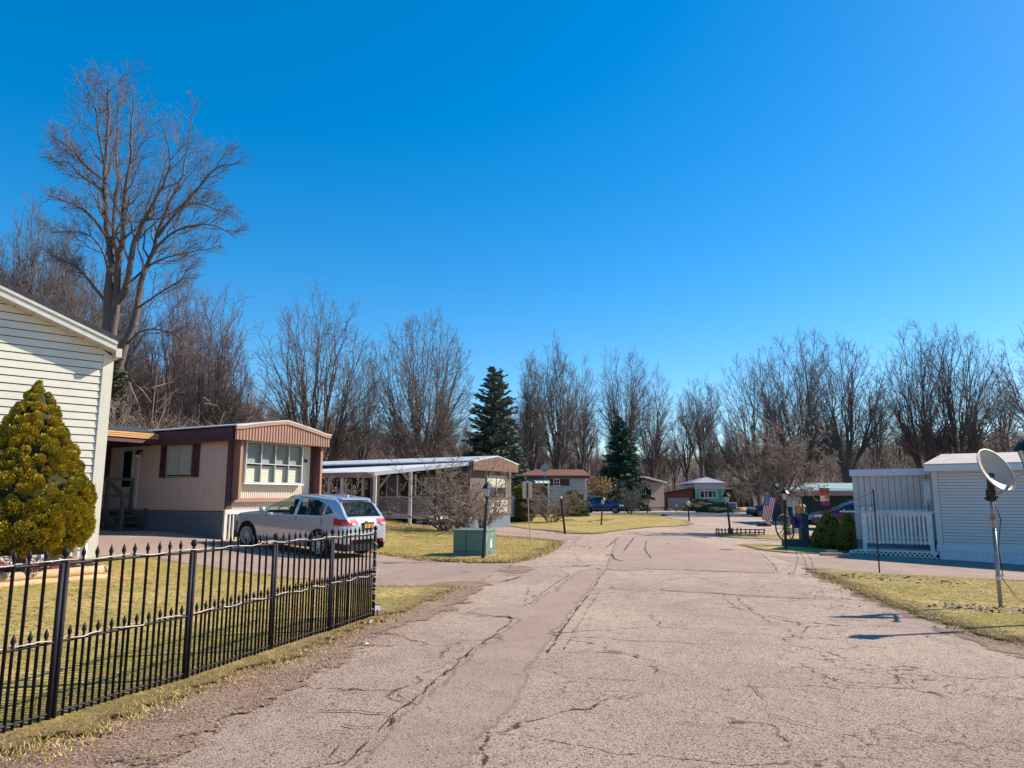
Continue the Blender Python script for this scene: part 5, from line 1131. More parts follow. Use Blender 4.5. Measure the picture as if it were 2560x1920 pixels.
# the tallest tree, its limbs traced
c1 = lambda x, y: (x / 3.456, 150 + y / 3.456)
c2 = lambda x, y: (x / 3.16, 460 + y / 3.16)
YT = 44.; bz = HT(at(278, 1000, YT).x, YT)
BIGK = dict(n3=9, n4=4, twig=.0105)
big = Tree(11, up=.05, wig=.07, ratio=.5, ang=(24, 46), kids=(0, 9, 8, 7, 4), twig=.010)
base = Vector((at(262, 1100, YT).x, YT, bz)); org = base.copy()
def PP(l, dy=0):
    o = []
    for i, (f_, x, y) in enumerate(l): sx_, sy_ = (c1 if f_ == 1 else c2)(x, y); o.append(at(sx_, sy_, YT + dy * i / max(1, len(l) - 1)) - org)
    return o
tr0 = [Vector((0, 0, -.5)), at(268, 1000, YT) - org, at(270, 860, YT) - org]
def blimb(P, r0, r1, kids, ratio, start):
    n = len(P) - 1; D = []
    for i in range(n):
        p_, a_, b_, n_ = P[max(0, i - 1)], P[i], P[i + 1], P[min(n, i + 2)]
        for j in range(4):
            t = j / 4; D.append(.5 * ((2 * a_) + (b_ - p_) * t + (2 * p_ - 5 * a_ + 4 * b_ - n_) * t * t + (3 * a_ - p_ - 3 * b_ + n_) * t ** 3))
    D.append(P[-1]); L = sum((D[i + 1] - D[i]).length for i in range(len(D) - 1)); D = polyl(big, D, r0, r1, 1, L * .002)
    sprout(big, D, L, r0, kids + 3, 10, 4, .0105, 6, 22, k2=ratio * 1.25, t0=start)
big.limb([Vector((-.1, 0, -.5))] + PP([(2, 850, 1130), (2, 862, 820)]), .42, .30, 0, kids=0)
blimb(PP([(2, 862, 820), (2, 880, 640), (2, 860, 500), (2, 842, 300), (1, 905, 1181), (1, 905, 1000), (1, 922, 720), (1, 935, 500), (1, 932, 300), (1, 950, 160)], 1), .27, .03, 13, .30, .12)
big.limb([Vector((.35, .3, -.5))] + PP([(2, 890, 1150), (2, 915, 900)]), .34, .26, 0, kids=0)
blimb(PP([(2, 915, 900), (2, 932, 600), (2, 965, 450), (2, 972, 250), (1, 1075, 1150), (1, 1130, 850), (1, 1130, 600), (1, 1160, 300)], -2), .24, .03, 11, .3, .2)
blimb(PP([(2, 932, 600), (2, 900, 400), (1, 985, 1300), (1, 1018, 1050), (1, 1000, 800), (1, 1020, 560), (1, 1010, 300)], 2.5), .16, .025, 9, .3, .3)
blimb(PP([(2, 925, 940), (2, 1010, 760), (2, 1060, 480), (2, 1130, 300), (1, 1230, 1400), (1, 1320, 1250), (1, 1430, 1030), (1, 1470, 850), (1, 1400, 540)], -3), .23, .025, 11, .3, .15)
big.limb([Vector((.1, -.3, -.5))] + PP([(2, 880, 1640), (2, 990, 1260), (2, 1085, 980)]), .34, .22, 0, kids=0)
blimb(PP([(2, 1085, 980), (2, 1120, 760), (2, 1190, 580), (2, 1240, 420), (1, 1480, 1200), (1, 1560, 1050), (1, 1610, 800), (1, 1655, 500)], 1.5), .21, .025, 11, .3, .1)
blimb(PP([(2, 1240, 420), (1, 1500, 1350), (1, 1700, 1120), (1, 1850, 950), (1, 1960, 900)], -2), .13, .02, 8, .35, .2)
blimb(PP([(2, 1190, 580), (1, 1380, 1590), (1, 1500, 1490), (1, 1650, 1430), (1, 1850, 1430), (1, 2040, 1540)], -1), .12, .02, 8, .32, .25)
blimb(PP([(1, 1500, 1450), (1, 1600, 1260), (1, 1760, 1250), (1, 1990, 1340)], 2), .08, .02, 7, .32, .2)
blimb(PP([(2, 845, 420), (1, 780, 1340), (1, 640, 1250), (1, 420, 1175)], -1.5), .11, .02, 8, .3, .2)
blimb(PP([(1, 890, 1120), (1, 700, 1000), (1, 590, 890), (1, 450, 880)], 1.5), .09, .02, 8, .35, .2)
blimb(PP([(1, 888, 1030), (1, 720, 900), (1, 620, 770), (1, 440, 660)], -1), .09, .02, 8, .35, .2)
blimb(PP([(1, 900, 900), (1, 850, 620), (1, 825, 420), (1, 730, 190)], 1), .09, .02, 8, .3, .2)
blimb(PP([(2, 842, 940), (2, 700, 760), (2, 570, 640), (2, 380, 560)], -2), .12, .02, 8, .32, .25)
blimb(PP([(2, 850, 800), (2, 845, 650), (2, 780, 480), (2, 640, 380), (2, 400, 385)], 1), .09, .02, 8, .32, .3)
blimb(PP([(2, 1000, 800), (2, 1200, 630), (2, 1400, 560), (2, 1700, 500)], 1), .09, .02, 8, .35, .25)
blimb(PP([(2, 1090, 980), (2, 1230, 880), (2, 1420, 760), (2, 1490, 650)], -2), .08, .02, 7, .35, .25)
blimb(PP([(2, 1000, 1270), (2, 1150, 1150), (2, 1400, 1200), (2, 1560, 1450)], -1), .08, .02, 7, .35, .2)
t = thing('bare_tree', 'tallest bare tree with several stems rising behind the cream house', 'tree', base); big.build(t, M['twig'], M['bark'])

K1 = {}
tree_at(800, 712, 60, 320, 'wide spreading bare tree rising behind the brown mobile home', 21, fork=.13, limbs=13, low=.28, rk=.018)
tree_at(1060, 775, 58, 285, 'broad fan shaped bare tree left of the blue green spruce', 22, fork=.12, limbs=17, low=.3, rk=.015, mains=9, ragged=.04)
protos = []
spec = [  # sx, top, Y, width, label, seed, kw
 (1330, 872, 72, 95, 'slender bare tree just right of the blue green spruce', 31, dict(fork=.3, limbs=9, flat=.95, low=.36, rk=.011)),
 (1392, 848, 76, 150, 'tall bare tree behind the white mobile home with the round dish', 32, dict(fork=.2, limbs=11, flat=.85, low=.34)),
 (1560, 862, 104, 165, 'tall bare tree rising behind the dark green spruce', 33, dict(fork=.25, limbs=11, flat=.6)),
 (1630, 915, 98, 140, 'bare tree with a low side limb above the tan mobile home', 34, dict(fork=.22, limbs=9, low=.3)),
 (1712, 985, 112, 120, 'small arching bare tree left of the sea green home', 35, dict(fork=.3, limbs=6)),
 (1748, 945, 106, 115, 'straight single trunk bare tree behind the sea green home', 36, dict(fork=.42, limbs=8)),
 (1878, 876, 84, 280, 'low forking bare tree right of the sea green home', 37, dict(fork=.12, limbs=13, low=.3)),
 (1982, 818, 78, 250, 'tall rounded bare tree behind the ornamental tree', 38, dict(fork=.18, limbs=14, low=.34)),
 (2092, 833, 72, 230, 'bare tree with thick trunk behind the striped carport roof', 39, dict(fork=.22, limbs=12, low=.36, rk=.017)),
 (2285, 804, 75, 215, 'left of two tall bare trees above the grey mobile home', 40, dict(fork=.15, limbs=12, low=.32)),
 (2372, 808, 72, 250, 'right of two tall bare trees above the grey mobile home', 41, dict(fork=.16, limbs=15, low=.3, rk=.019)),
 (2488, 905, 90, 90, 'slim bare tree left of the edge tree on the right', 42, dict(fork=.4, limbs=5, rk=.011)),
 (2600, 795, 60, 240, 'bare tree cut off by the right edge of the photo', 43, dict(fork=.3, limbs=8)),
 (545, 700, 58, 190, 'reddish bare tree left of the wide spreading one', 44, dict(fork=.14, limbs=11, flat=.8, mats=('twigred', 'bark'))),
 (455, 655, 66, 170, 'reddish bare tree right behind the tallest tree', 45, dict(fork=.15, limbs=11, flat=.8, mats=('twigred', 'bark'))),
 (95, 488, 62, 170, 'left most bare tree over the cream house roof', 46, dict(fork=.2, limbs=10, flat=.9)),
 (175, 520, 66, 120, 'slim bare tree between the left most and the tallest tree', 47, dict(fork=.25, limbs=8, flat=.95, rk=.011)),
 (920, 830, 72, 130, 'slender bare tree between the spreading and the fan shaped tree', 48, dict(fork=.2, limbs=6, rk=.011)),
 (1450, 900, 92, 110, 'thin bare tree between two tall ones behind the white home', 49, dict(fork=.3, limbs=6)),
 (2180, 930, 110, 120, 'far bare tree seen between the carport trees and the grey home', 50, dict(fork=.3, limbs=6)),
]
for sx_, ty, Y, wd_, lab, seed, kw in spec:
    k_ = dict(K1); k_.update(kw); protos.append(tree_at(sx_, ty, Y, wd_, lab, seed, **k_))
# background trees: copies among the far wood
rg = random.Random(77); n_bg = 0
def bgcopy(sx, sytop, Y, label='bare tree of the far wood standing behind the named trees', red=False):
    global n_bg
    pr, ph, pw = protos[rg.choice([13, 14]) if red else rg.choice([0, 1, 2, 3, 5, 15, 16, 17, 18, 19])]
    x = at(sx, 1100, Y).x; z0 = HT(x, Y); Hh = at(sx, sytop, Y).z - z0
    if Hh < 4: return
    s_ = Hh / ph; t = copy_tree(pr, (x, Y, z0 - .2), rg.uniform(0, 6.28), (s_ * rg.uniform(.8, 1.1), s_ * rg.uniform(.8, 1.1), s_), label, 'bare trees of the wood behind the homes'); n_bg += 1
for sx_ in range(-60, 330, 45): bgcopy(sx_ + rg.uniform(-12, 12), rg.uniform(560, 700), rg.uniform(58, 80))
for sx_ in range(330, 700, 34): bgcopy(sx_ + rg.uniform(-9, 9), rg.uniform(730, 900) + (sx_ - 330) * .35, rg.uniform(60, 95), red=rg.random() < .6)
for sx_ in range(690, 1240, 40): bgcopy(sx_ + rg.uniform(-9, 9), rg.uniform(990, 1080), rg.uniform(80, 120), red=rg.random() < .4)
for sx_ in range(1240, 1800, 28): bgcopy(sx_ + rg.uniform(-8, 8), rg.uniform(990, 1120) + (50 if sx_ > 1600 else 0), rg.uniform(100, 150))
for sx_ in range(1780, 2640, 36): bgcopy(sx_ + rg.uniform(-9, 9), rg.uniform(1020, 1130), rg.uniform(90, 150))

# far wooded hillside: one mass
def wood_mass(name, n, amin, amax, dmin, dmax, hmin, hmax, seed, mat_, label, tw=.03, nb=16, pw=1., tk=.11):
    q = np.random.default_rng(seed); a = np.radians(q.uniform(amin, amax, n))
    r_ = np.empty(n)
    for i in range(n):
        A_ = math.degrees(a[i]); r0 = lerp([-60, -38, -24, -12, 0, 12, 22, 35, 60], [26, 30, 48, 72, 112, 135, 100, 75, 70], A_); r_[i] = r0 + dmin + (dmax - dmin) * q.random() ** pw
    x, y = np.sin(a) * r_, np.cos(a) * r_; z = np.array([HT(p_, s_) for p_, s_ in zip(x, y)]); h = q.uniform(hmin, hmax, n)
    S = [np.concatenate([np.stack([x, y, z - .5], 1), np.stack([x + q.normal(0, .3, n), y, z + h * .9], 1), np.full((n, 1), tk), np.full((n, 1), tk * .3)], 1)]
    for k in range(nb):
        t = q.uniform(.12, .9, n); az = q.uniform(0, 6.28, n); L = h * q.uniform(.18, .42, n) * (1.1 - t * .6); b0 = np.stack([x, y, z + h * t * .9], 1); el = q.uniform(.3, 1.2, n)
        dv = np.stack([np.cos(az) * np.cos(el), np.sin(az) * np.cos(el), np.sin(el)], 1); b1 = b0 + dv * L[:, None]
        S.append(np.concatenate([b0, b1, np.full((n, 1), tw * 1.5), np.full((n, 1), tw * .5)], 1))
        for u in range(3):
            f = q.uniform(.3, .9, n)[:, None]; c0 = b0 + (b1 - b0) * f; c1_ = c0 + (dv + q.normal(0, .5, (n, 3))) * (L * q.uniform(.3, .5, n))[:, None]
            S.append(np.concatenate([c0, c1_, np.full((n, 1), tw * .9), np.full((n, 1), tw * .4)], 1))
    V, Q = prism_arrays(np.concatenate(S), 3); o = npmesh(name, V, Q, mat_); kind(o, 'stuff'); tag(o, label, 'wood'); return o
wood_mass('far_wood', 2600, -42, 46, 8, 230, 6, 11, 3, M['brush'], 'far leafless brown wood covering the hillside', .045, 8, .8)
wood_mass('undergrowth', 1300, -36, 44, -8, 26, 3, 7, 4, M['brush'], 'dense dry brown undergrowth at the foot of the wood', .015, 12, tk=.03)
wood_mass('undergrowth', 900, -29, -9, -8, 8, 2.5, 5.5, 9, M['twigred'], 'reddish brown thicket behind the two nearest mobile homes', .010, 14, tk=.018)

# ------------------------------------------------------------------ multi stemmed bushes
def bush(b, sytop, width, label, seed, stems=9, mats=('twigpale', 'bark'), r=.045, spread=34, kids=(0, 7, 6, 4, 0), maxlev=4, name='bare_bush', Y=None, up=.06, twig=.008, wig=.14, lean=0, cat='bush'):
    B = b if isinstance(b, Vector) else G(*b); Y = B.y; top = at(1280, sytop, Y).z; Hh = top - B.z; Wd = width / F * Y
    T = Tree(seed, maxlev=maxlev, up=up, wig=wig, ratio=.5, ang=(24, 55), kids=kids, twig=twig); q = T.r
    for i in range(stems):
        az = 2 * math.pi * i / stems + q.uniform(-.3, .3); s_ = R(spread * q.uniform(.25, 1.25)); d = Vector((math.cos(az) * math.sin(s_) + lean, math.sin(az) * math.sin(s_), math.cos(s_)))
        T.grow(Vector((math.cos(az) * r * 2.5, math.sin(az) * r * 2.5, -.05)), d, Hh * q.uniform(.7, 1.0), r * q.uniform(.5, 1.1), 1)
    kz, kx = T.fit(Hh, Wd); t = thing(name, label, cat, (B.x, B.y, B.z)); T.build(t, M[mats[0]], M[mats[1]], kx, kz); return t
bush((1118.5, 1331), 1120, 330, 'big many stemmed bare bush behind the green utility box', 61, stems=15, r=.06, spread=42, lean=.12)
bush((1380, 1308), 1205, 190, 'fan shaped bare bush on the middle lawn beside the headless lamp post', 62, stems=16, r=.03, spread=40)
bush((1574, 1286), 1205, 90, 'fan shaped bare bush at the nose of the dark blue car', 63, stems=14, r=.035, spread=34)
bush((1640, 1274), 1195, 70, 'dense bare bush between the tan home and the parked teal car', 64, stems=14, r=.03, spread=26, mats=('twigred', 'bark'))
bush((1500, 1270), 1212, 80, 'dark red bare bush against the tan mobile home', 65, stems=14, r=.03, spread=36, mats=('twigred', 'twigred'))
bush((840, 1312), 1185, 140, 'sparse bare bush at the right end of the brown mobile home', 66, stems=9, r=.04, spread=44)
B = G(1205, 1322); bush(Vector((B.x, B.y, B.z)), 1195, 140, 'tangled bare bush in front of the dark brown home corner', 67, stems=10, r=.04, spread=50, lean=.2)
# ornamental tree with flag
Bt = G(1972, 1338); T = Tree(70, up=.0, wig=.16, ratio=.5, ang=(30, 60), kids=(0, 9, 9, 8, 5), twig=.012, droop=.02)
T.limb([Vector((0, 0, -.2)), Vector((-.1, 0, .8)), Vector((-.15, 0, 1.5))], .20, .16, 0, kids=0)
for dx, dy, dz, r_ in ((-1.6, .3, 2.3, .10), (-.6, -.6, 3.2, .10), (.5, .5, 3.4, .09), (1.7, -.3, 2.6, .09), (.9, 1.0, 2.2, .07), (-1.1, -1.2, 2.4, .07), (.2, -1.4, 2.0, .07), (-2.2, -.2, 1.0, .06), (2.4, .3, 1.6, .07)):
    T.limb([Vector((-.15, 0, 1.4)), Vector((-.15 + dx * .4, dy * .4, 1.4 + dz * .5)), Vector((-.15 + dx, dy, 1.4 + dz))], r_, .02, 1, start=.15)
Hh = at(1972, 1035, Bt.y).z - Bt.z; kz, kx = T.fit(Hh, 245 / F * Bt.y); t = thing('ornamental_tree', 'low twiggy ornamental tree beside the flag and the wagon wheel', 'tree', Bt); T.build(t, M['twigpale'], M['bark'], kx, kz)

# ------------------------------------------------------------------ conifers
def sprays(C_, D_, size, k, q, wmul=.45):
    """leaf shaped quads at centres C_ pointing along D_"""
    n = len(C_); d = D_ / np.maximum(np.linalg.norm(D_, axis=1), 1e-9)[:, None]; rnd = q.normal(0, 1, (n, 3)); x = np.cross(d, rnd); x /= np.maximum(np.linalg.norm(x, axis=1), 1e-9)[:, None]
    s = (size * q.uniform(.6, 1.3, n))[:, None]; V = np.stack([C_ - d * s * .5, C_ + x * s * wmul, C_ + d * s * .6, C_ - x * s * wmul], 1); return V.reshape(-1, 3), np.arange(4 * n).reshape(-1, 4)
def cone_shrub(loc, prof, n, size, m_, label, seed, name='conifer_shrub', clump=.10, group=None, cat='shrub'):
    """prof: list of (z, radius)"""
    q = np.random.default_rng(seed); zs = [a for a, b in prof]; rs = [b for a, b in prof]; t = thing(name, label, cat, loc, group); Hh = zs[-1]
    def rad(z): return np.interp(z, zs, rs)
    K = 620; cz = q.uniform(zs[0], Hh, K * 3); keep = q.random(K * 3) < (rad(cz) / max(rs)) ** .8 + .06; cz = cz[keep][:K]; K = len(cz); ca = q.uniform(0, 6.28, K); crd = rad(cz) * q.uniform(.90, 1.05, K)
    cc = np.stack([np.cos(ca) * crd, np.sin(ca) * crd, cz], 1); cs = clump * q.uniform(.7, 1.5, K) * (.5 + .5 * rad(cz) / max(rs))
    w_ = cs / cs.sum(); idx = q.choice(K, n, p=w_); dirs = q.normal(0, 1, (n, 3)); dirs /= np.linalg.norm(dirs, axis=1)[:, None]
    out = cc[idx].copy(); out[:, 2] = .35 * (1); out /= np.linalg.norm(out, axis=1)[:, None]; flip = (dirs * out).sum(1) < -.2; dirs[flip] *= -1
    P = cc[idx] + dirs * (cs[idx] * q.uniform(.75, 1.05, n))[:, None] * np.array([1, 1, 1.15]); D_ = dirs + out * .6 + np.array([0, 0, .5])
    V, Q = sprays(P, D_, size, 1, q); o_ = np.array(loc[:])
    npmesh('foliage', V + o_, Q, m_, t)
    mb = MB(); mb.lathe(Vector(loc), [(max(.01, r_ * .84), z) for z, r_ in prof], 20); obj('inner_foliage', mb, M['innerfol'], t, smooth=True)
    mb = MB(); mb.tube([Vector(loc) + Vector((0, 0, -.15)), Vector(loc) + Vector((0, 0, zs[0] + .2))], .07, 8); obj('trunk', mb, M['bark'], t); return t
M['innerfol'] = mat('inner needles', (.035, .04, .01), .95, .4, 12, bump=1, bscale=30)  # dark core puts the shade of the hollows between clumps into colour
Bs = Vector((-7.55, 11.35, H(-7.55, 11.35) + .05)); Hc = at(97, 957, 11.35).z - Bs.z
cone_shrub(Bs, [(.40, .52), (.55, .78), (.75, .90), (1.25, .83), (1.68, .67), (2.1, .48), (2.53, .30), (2.85, .15), (Hc - .12, .03), (Hc - .02, .01)], 90000, .036, M['arbor'], 'big yellow green conical shrub in front of the cream house', 81, clump=.085)
for (sx_, top_, wd_, sy_, lab, sd_) in ((2056, 1277, 84, 1370, 'left of two clipped conical shrubs before the grey home', 82), (2106, 1278, 64, 1374, 'right of two clipped conical shrubs before the grey home', 83)):
    B = G(sx_, sy_); B.y -= .6; B.z = H(B.x, B.y); Hh = at(sx_, top_, B.y).z - B.z; w_ = wd_ / 2 / F * B.y
    cone_shrub(B, [(.02, w_ * .8), (Hh * .15, w_), (Hh * .35, w_ * .80), (Hh * .62, w_ * .50), (Hh * .82, w_ * .26), (Hh * .94, w_ * .10), (Hh, .02)], 16000, .05, M['arbor2'], lab, sd_, clump=.06, group='clipped conical shrubs')
B = G(1303, 1306); Hh = at(1303, 1215, B.y).z; cone_shrub(B, [(.05, .5), (.5, .85), (1.4, .7), (2.2, .42), (Hh, .05)], 9000, .10, M['arbor2'], 'green pointed evergreen beside the small trailer', 84, clump=.14)
B = G(1280, 1306); cone_shrub(B + Vector((0, .4, 0)), [(.05, .5), (.5, .8), (1.3, .6), (1.9, .35), (2.4, .04)], 7000, .10, M['spruce2'], 'dark evergreen left of the green pointed one by the trailer', 88, clump=.14)
B = G(1229, 1310); Hh = at(1229, 1243, B.y).z; cone_shrub(B, [(.03, .24), (.4, .30), (1.0, .24), (Hh, .03)], 4000, .08, M['arbor'], 'narrow yellow green evergreen behind the leaning lamp post', 85, clump=.08)
def hedge(loc, rx, ry, hz, n, m_, label, seed, cat='hedge', size=.16):
    q = np.random.default_rng(seed); t = q.uniform(0, 6.28, n); ph = np.arccos(q.uniform(0, 1, n)); k = 1 + .12 * np.sin(t * 7 + ph * 5) + q.normal(0, .06, n)
    P = np.stack([rx * np.cos(t) * np.sin(ph) * k, ry * np.sin(t) * np.sin(ph) * k, hz * np.cos(ph) * k + .05], 1); V, Q = sprays(P, P + q.normal(0, .6, (n, 3)) + np.array([0, 0, .4]), size, 1, q, .5)
    T_ = thing('low_shrub', label, cat, loc); npmesh('foliage', V + np.array(loc[:]), Q, m_, T_)
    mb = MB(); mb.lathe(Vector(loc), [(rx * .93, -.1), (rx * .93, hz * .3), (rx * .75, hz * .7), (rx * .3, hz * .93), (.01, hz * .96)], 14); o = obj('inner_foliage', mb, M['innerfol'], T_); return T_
p = G(*c3(850, 850)); hedge(Vector((p.x, p.y, 0)), 1.8, 1.0, .8, 3500, M['rhodo'], 'low tan leaved shrub at the left of the sea green home hedge', 90)
p = G(*c3(950, 850)); hedge(Vector((p.x + .2, p.y + 2, 0)), 1.9, 1.0, 1.25, 3500, M['spruce2'], 'dark rounded hedge under the sea green home window', 91)
p = G(*c3(1150, 880)); hedge(Vector((p.x, p.y, 0)), 1.8, 1.0, .7, 3500, M['spruce2'], 'dark low hedge at the right front of the sea green home', 92)
p = G(*c3(1290, 870)); hedge(Vector((p.x, p.y, 0)), 1.0, .8, .8, 2500, M['pine'], 'greyish low shrub before the right corner of the sea green home', 93)
p = G(*c3(1760, 810)); hedge(Vector((p.x, p.y + 4, 0)), 2.4, 1.4, 3.2, 5000, M['pine'], 'tall olive evergreen bush by the thick trunk right of the green home', 94)
p = at(1432, 1265, 62); hedge(Vector((p.x, 62, .0)), 1.2, 1.0, 1.9, 2500, M['pine'], 'olive leaved bush left of the dark blue car', 95)
# pale leaved small tree in front of the dark blue car
p = G(1495, 1279.5); T = Tree(96, maxlev=3, up=.02, wig=.12, ratio=.5, kids=(0, 5, 5, 4, 0), twig=.015); q = np.random.default_rng(9)
for i in range(7): a_ = i * .9; T.grow(Vector((math.cos(a_) * .1, math.sin(a_) * .1, -.05)), Vector((math.cos(a_) * .35, math.sin(a_) * .35, 1)), 3.3, .06, 1)
t = thing('leafy_bush', 'upright bush with tan dried leaves in front of the dark blue car', 'bush', p); T.build(t, M['twigpale'], M['twigpale'])
P = np.stack([q.normal(0, .85, 2600), q.normal(0, .8, 2600), 3.1 + q.normal(0, .38, 2600)], 1); V, Q = sprays(P, q.normal(0, 1, P.shape) + np.array([0, 0, -.6]), .2, 1, q, .3); npmesh('leaves', V + np.array(p[:]), Q, M['rhodo'], t)
def spruce(sx, sytop, Y, width, base_y, label, seed, m_, dens=1., droop=.25, name='spruce_tree', low=.05, ragged=.12, shape=.7):
    top = at(sx, sytop, Y); x = top.x; z0 = HT(x, Y); Hh = top.z - z0; W_ = width / F * Y / 2; q = np.random.default_rng(seed); rr = random.Random(seed)
    t = thing(name, label, 'tree', (x, Y, z0)); o_ = np.array((x, Y, z0))
    V, Q = prism_arrays([(0, 0, -.5, 0, 0, Hh * .5, Hh * .017, Hh * .011), (0, 0, Hh * .5, 0, 0, Hh * .98, Hh * .011, .02)], 8); npmesh('trunk', V + o_, Q, M['bark'], t)
    S, Cn, Dn = [], [], []; z = Hh * low
    while z < Hh * .985:
        f = 1 - z / Hh; rad = W_ * 1.3 * (f ** shape) + .12; nb = int(7 + 9 * f)
        for k in range(nb):
            az = rr.uniform(0, 6.28); L = rad * rr.uniform(1 - ragged * 3, 1 + ragged); el = (.55 - f * .75) + rr.uniform(-.12, .12); p0 = np.array((0, 0, z + rr.uniform(-.3, .3)))
            d = np.array((math.cos(az) * math.cos(el), math.sin(az) * math.cos(el), math.sin(el))); p1 = p0 + d * L * .6; p2 = p1 + (d + np.array((0, 0, -droop + .25 * (1 - f)))) * L * .4
            S.append((*p0, *p1, .04 + .05 * f, .03)); S.append((*p1, *p2, .03, .01)); m = int((26 * f + 8) * dens * max(.4, L / 2.2))
            u = q.random(m) ** .7; c = np.where(u[:, None] < .6, p0 + (p1 - p0) * (u / .6)[:, None], p1 + (p2 - p1) * ((u - .6) / .4)[:, None]); side = np.array((-d[1], d[0], 0)); sw = q.normal(0, 1, m) * (.10 + .17 * L * (1.05 - u)) 
            c = c + side[None] * sw[:, None] + np.array((0, 0, -1))[None] * (np.abs(q.normal(0, .10, m)) * (1 + droop))[:, None]; Cn.append(c); Dn.append(d[None] + side[None] * np.sign(sw)[:, None] * .7 + q.normal(0, .35, (m, 3)) + np.array((0, 0, -droop)))
        z += Hh * (.022 + .012 * f)
    V, Q = prism_arrays(S, 4); npmesh('branches', V + o_, Q, M['bark'], t); V, Q = sprays(np.concatenate(Cn), np.concatenate(Dn), .42 * Hh / 14, 1, q, .22); npmesh('crown', V + o_, Q, m_, t); return t
spruce(1237, 915, 64, 165, 1150, 'blue green spruce standing behind the dark brown mobile home', 101, M['spruce'], 2.4, .05, ragged=.12, shape=.60)
spruce(1550, 1040, 92, 125, 1195, 'dark green spruce behind the tan gable mobile home', 102, M['spruce2'], 3.0, .4, shape=.75)
spruce(275, 895, 40, 150, 1100, 'dark olive pine between the cream house and the brown mobile home', 103, M['pine'], 2.4, .2, ragged=.2, name='pine_tree', shape=.5)
spruce(2500, 1068, 95, 80, 1150, 'hazy dark conifer behind the satellite dish', 104, M['spruce2'], 1.2, .2, ragged=.2)

